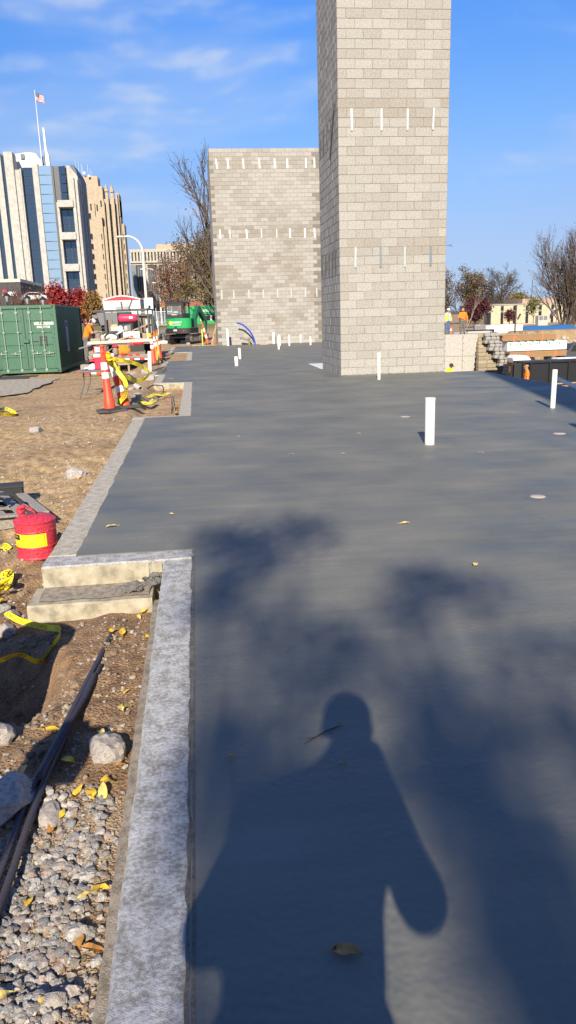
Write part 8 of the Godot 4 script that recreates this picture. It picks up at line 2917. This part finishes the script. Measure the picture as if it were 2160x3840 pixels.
	for q in [[52.0, 10.0, 47], [53.3, 11.0, 48], [54.8, 10.5, 49], [57.0, 10.0, 50]]:
		tree("bare_tree", ["hazy bare tree right of the oak", "hazy bare tree beside the thin mast", "hazy bare tree over the pink upper floor", "hazy bare tree behind the big bare tree"][q[2] - 47], "tree", Vector3(q[0] * kk, -3.0, -285), q[1], q[2], mats.bark_red, {"spread": 0.9, "bare": 0.2, "kids": [13, 8, 5, 4], "thin": 0.045, "girth": 0.02}, "hazy bare trees on the right")
	m = MB.new()
	m.tube([Vector3(0, 0, 0), Vector3(0, 14.0, 0)], 0.12, 5)
	solo("mast", "thin mast rising over the far trees on the right", "mast", m, mats.dark_steel, Vector3(53.42 * kk, -3.0, -262))
	tree("burgundy_tree", "dark burgundy tree before the cream building's left end", "tree", Vector3(44.3 * 1.67, -3.0, -200), 7.4, 51, mats.bark, {"leaf": [Color(0.075, 0.016, 0.022), Color(0.10, 0.02, 0.03), Color(0.06, 0.018, 0.02)], "leaves": 12, "size": 0.36, "fluff": 0.6, "levels": 3, "kids": [14, 8], "bare": 0.1, "spread": 1.2, "limb": 0.62})
	tree("burgundy_bush", "small burgundy bush at the foot of the cream building's third window", "bush", Vector3(49.2 * 1.9, -3.0, -225), 4.2, 52, mats.bark, {"leaf": [Color(0.075, 0.016, 0.022), Color(0.10, 0.02, 0.03)], "leaves": 10, "size": 0.3, "fluff": 0.5, "levels": 3, "kids": [9, 6], "bare": 0.1})
	tree("green_bush", "light green leafed small tree over the tall grey cabinet", "tree", Vector3(50.7 * 1.9, -3.0, -215), 7.0, 53, mats.bark, {"leaf": [Color(0.13, 0.15, 0.04), Color(0.16, 0.16, 0.06)], "leaves": 8, "size": 0.3, "fluff": 0.6, "levels": 3, "kids": [10, 6], "bare": 0.35})
	tree("bare_tree", "big many stemmed bare tree at the right edge of the picture", "tree", Vector3(56.9, -3.0, -115), 13.8, 54, mats.bark, {"stems": 6, "spread": 0.6, "bare": 0.12, "kids": [11, 7, 5, 3], "limb": 0.5, "stem": 0.85, "girth": 0.013, "thin": 0.016, "up": 0.14, "leaf": [Color(0.17, 0.10, 0.05)], "leaves": 1, "size": 0.14, "full": 0.3})
	tree("bare_tree", "shorter bare tree beside the big one, partly cut by the right edge", "tree", Vector3(59.6, -3.0, -118), 11.5, 55, mats.bark_red, {"stems": 4, "spread": 0.7, "bare": 0.16, "kids": [7, 6, 4, 3], "limb": 0.5, "stem": 0.8, "girth": 0.013, "thin": 0.016, "up": 0.12, "leaf": [Color(0.19, 0.10, 0.05)], "leaves": 1, "size": 0.15, "full": 0.4})
	# people
	figure("person in white hat, plaid shirt, yellow vest, jeans above the retaining wall", Vector3(17.52, -0.115, -53.0), 0.25, {"face": Vector3(0.35, -0.25, 1), "head": Vector3(0.01, 1.64, 0.03), "el": Vector3(0.29, 1.16, -0.04), "hl": Vector3(0.26, 0.93, 0.10), "er": Vector3(-0.27, 1.14, -0.02), "hr": Vector3(-0.25, 0.88, 0.06)}, {"shirt": mats.plaid, "sleeves": "long", "trousers": mats.denim, "hat": mats.white_clean, "hard": true, "vest": mats.hiviz_yellow})
	figure("person in bright orange long sleeved shirt, grey trousers and tan cap looking down", Vector3(18.55, -0.115, -52.85), -0.15, {"face": Vector3(-0.35, -0.45, 1), "head": Vector3(-0.01, 1.635, 0.05), "neck": Vector3(0, 1.49, 0.0), "er": Vector3(-0.31, 1.20, 0.02), "hr": Vector3(-0.10, 1.10, 0.20), "el": Vector3(0.30, 1.16, -0.02), "hl": Vector3(0.31, 0.90, 0.04), "kr": Vector3(-0.12, 0.5, 0.03), "ar": Vector3(-0.14, 0.09, -0.02), "al": Vector3(0.14, 0.09, 0.02)}, {"shirt": mats.hiviz_orange, "sleeves": "long", "trousers": mats.grey_cloth, "hat": mats.cap_tan, "hand_r": Vector3(1, 0.1, 0.3), "palm_r": Vector3(0, 0, -1), "thumb_r": Vector3(0, 1, 0)})
	figure("person in bright orange T-shirt and tan cap seen from the side before the dumpster", Vector3(16.38, -3.0, -37.0), -1.9, {"face": Vector3(0.15, 0.0, 1)}, {"shirt": mats.hiviz_orange, "trousers": mats.grey_cloth, "hat": mats.cap_tan})
	figure("person in yellow shirt and dark cap whose head and shoulders show below the retaining wall", Vector3(14.06, -3.05, -42.0), 0.7, {"face": Vector3(0.2, -0.6, 1), "head": Vector3(0, 1.62, 0.08), "neck": Vector3(0, 1.48, 0.03)}, {"shirt": mats.hiviz_yellow, "trousers": mats.dark_cloth, "hat": mats.black, "skin": Color(0.13, 0.075, 0.05)}, 0.97)
	figure("person in orange T-shirt and white cap bending over the left side of the work truck", Vector3(-4.24, -0.06, -31.0), PI / 2, {"pelvis": Vector3(0, 0.93, -0.02), "waist": Vector3(0, 1.06, 0.04), "chest": Vector3(0, 1.27, 0.12), "neck": Vector3(0, 1.43, 0.22), "head": Vector3(0, 1.54, 0.31), "face": Vector3(0, -0.75, 1), "sl": Vector3(0.185, 1.37, 0.17), "sr": Vector3(-0.185, 1.37, 0.17), "el": Vector3(0.24, 1.15, 0.28), "er": Vector3(-0.24, 1.15, 0.28), "hl": Vector3(0.16, 1.17, 0.53), "hr": Vector3(-0.16, 1.19, 0.55)}, {"shirt": mats.hiviz_orange, "trousers": mats.grey_cloth, "hat": mats.white_clean, "brim": -1.0, "hand_l": Vector3(0, 0.0, 1), "hand_r": Vector3(0, 0.0, 1), "palm_l": Vector3(0, -1, 0), "palm_r": Vector3(0, -1, 0), "thumb_l": Vector3(-1, 0, 0), "thumb_r": Vector3(1, 0, 0)}, 1.0)
	crate("timber_box", "low grey timber box beside the truck that its worker stands on", "box", Vector3(-4.24, -0.44, -31.0), Vector3(0.55, 0.34, 0.5), mats.wood_grey)
	tube_post("small orange and white post behind the vest wearer's legs on the retaining wall", Vector3(17.86, -0.12, -53.3), 0.75, 0.0, 0.0, [[0.35, 0.55]], mats.orange)

# ---------------------------------------------------------------- behind the viewer: what throws the shadows in front
func build_behind() -> void:
	var t := thing("shade_tree", "leafy tree behind the viewer that dapples the slab with shade", "tree", Vector3(-3.2, -0.4, 16.6))
	var rn := RandomNumberGenerator.new()
	rn.seed = 4
	var s := 19.0
	var clumps := [[0.17, -5.14, 0.26, 0.32], [0.64, -5.18, 0.20, 0.37], [0.29, -4.59, 0.22, 0.35], [1.19, -4.02, 0.19, 0.19], [1.40, -3.84, 0.17, 0.20], [1.41, -2.95, 0.17, 0.16], [0.03, -3.88, 0.12, 0.26], [0.33, -3.47, 0.22, 0.21], [0.61, -3.25, 0.12, 0.19], [0.44, -2.87, 0.24, 0.15], [0.84, -2.63, 0.19, 0.18], [0.91, -2.27, 0.17, 0.19], [0.05, -2.53, 0.09, 0.18], [0.01, -2.26, 0.11, 0.18], [0.69, -2.06, 0.21, 0.19], [0.85, -1.80, 0.16, 0.16], [0.79, -1.47, 0.09, 0.24], [0.69, -1.68, 0.13, 0.17], [0.79, -2.29, 0.15, 0.14], [0.60, -1.41, 0.08, 0.16], [0.27, -2.22, 0.19, 0.15], [0.99, -3.53, 0.11, 0.15], [0.12, -2.09, 0.13, 0.13], [1.27, -2.40, 0.09, 0.13], [1.6, -2.2, 0.25, 0.3], [1.3, -1.7, 0.2, 0.2], [2.0, -2.9, 0.3, 0.3], [1.1, -1.2, 0.25, 0.25], [0.7, -0.9, 0.25, 0.25], [1.7, -1.2, 0.3, 0.3], [2.4, -1.8, 0.3, 0.4], [0.05, -4.2, 0.08, 0.2]]
	var wood := MB.new()
	var fol := MB.new()
	var top := Vector3(0.6, 8.6, 0.4)
	wood.tube([Vector3(0, 0, 0), Vector3(0.1, 3, 0.1), Vector3(0.3, 6, 0.2), top], [0.24, 0.2, 0.16, 0.1], 9)
	for c in clumps:
		var g := Vector3(c[0] - sin(SUN_AZ) * s, s * tan(SUN_EL), c[1] + cos(SUN_AZ) * s) - t.position
		var a := top.lerp(Vector3(0.2, 5.0, 0.2), rn.randf())
		wood.tube(crv([a, a.lerp(g, 0.5) + Vector3(0, -0.3, 0), g], 6), [0.05, 0.045, 0.035, 0.028, 0.022, 0.016, 0.01], 5)
		var n := int(120.0 * (c[2] + 0.08) * (c[3] + 0.08) / 0.09)
		for i in n:
			var u := Vector3(rn.randfn(), rn.randfn(), rn.randfn()) * 0.55
			var p := g + Vector3(u.x * (c[2] + 0.05), u.y * (c[3] + 0.05) * 0.56, u.z * 0.25)
			var b := Basis(Vector3(rn.randf() - 0.5, rn.randf() - 0.5, rn.randf() - 0.5).normalized(), rn.randf() * TAU)
			fol.col = Color(0.17, 0.12, 0.03) * rn.randf_range(0.7, 1.2)
			fol.tri(p + b * Vector3(-0.03, 0, 0), p + b * Vector3(0, 0.01, 0.05), p + b * Vector3(0.03, 0, 0), b.y, b.y, b.y)
			fol.tri(p + b * Vector3(-0.03, 0, 0), p + b * Vector3(0.03, 0, 0), p + b * Vector3(0, 0.01, -0.05), b.y, b.y, b.y)
	part(t, "trunk", wood, mats.bark)
	stuff(t, "foliage", fol, mats.leaf_v)
	var o := thing("added_tower", "block tower added behind the viewer to shade the right edge of the slab", "tower", Vector3(2.15, -0.5, 6.0))  # made-up tower, its edge placed to throw the slab's right shadow
	var m := MB.new()
	m.box(Vector3(3.4, 8.3, 3.0), Vector3(6.8, 16.6, 6.0), 0.02)
	part(o, "walls", m, tones[0])
	m = MB.new()
	m.box(Vector3(3.4, 16.7, 3.0), Vector3(6.9, 0.2, 6.1), 0.02)
	part(o, "coping", m, mats.kerb_far)
	# whoever takes the picture, phone held out before the face
	figure("person in dark clothes taking the picture with a phone, seen only by their shadow", Vector3(-0.20, 0.01, 0.40), PI, {"head": Vector3(-0.10, 1.66, 0.03), "neck": Vector3(-0.05, 1.50, 0.0), "face": Vector3(-0.2, -0.15, 1), "er": Vector3(-0.31, 1.13, 0.08), "hr": Vector3(-0.235, 1.40, 0.31), "el": Vector3(0.25, 1.13, 0.06), "hl": Vector3(-0.14, 1.39, 0.31)}, {"shirt": mats.dark_cloth, "sleeves": "long", "trousers": mats.dark_cloth, "cell": 0.02, "fine": 0.008, "hand_r": Vector3(0.2, 1, 0.1), "palm_r": Vector3(1, 0, 0), "thumb_r": Vector3(0, 0.2, -1), "hand_l": Vector3(-0.2, 1, 0.1), "palm_l": Vector3(-1, 0, 0), "thumb_l": Vector3(0, 0.2, -1)})
	m = MB.new()
	m.box(Vector3(), Vector3(0.075, 0.158, 0.008), 0.003)
	var ph := solo("phone", "dark phone held up by the person taking the picture", "phone", m, mats.black, Vector3(-0.01, 1.445, 0.055))
	ph.rotation = Vector3(-0.25, -0.11, 0)
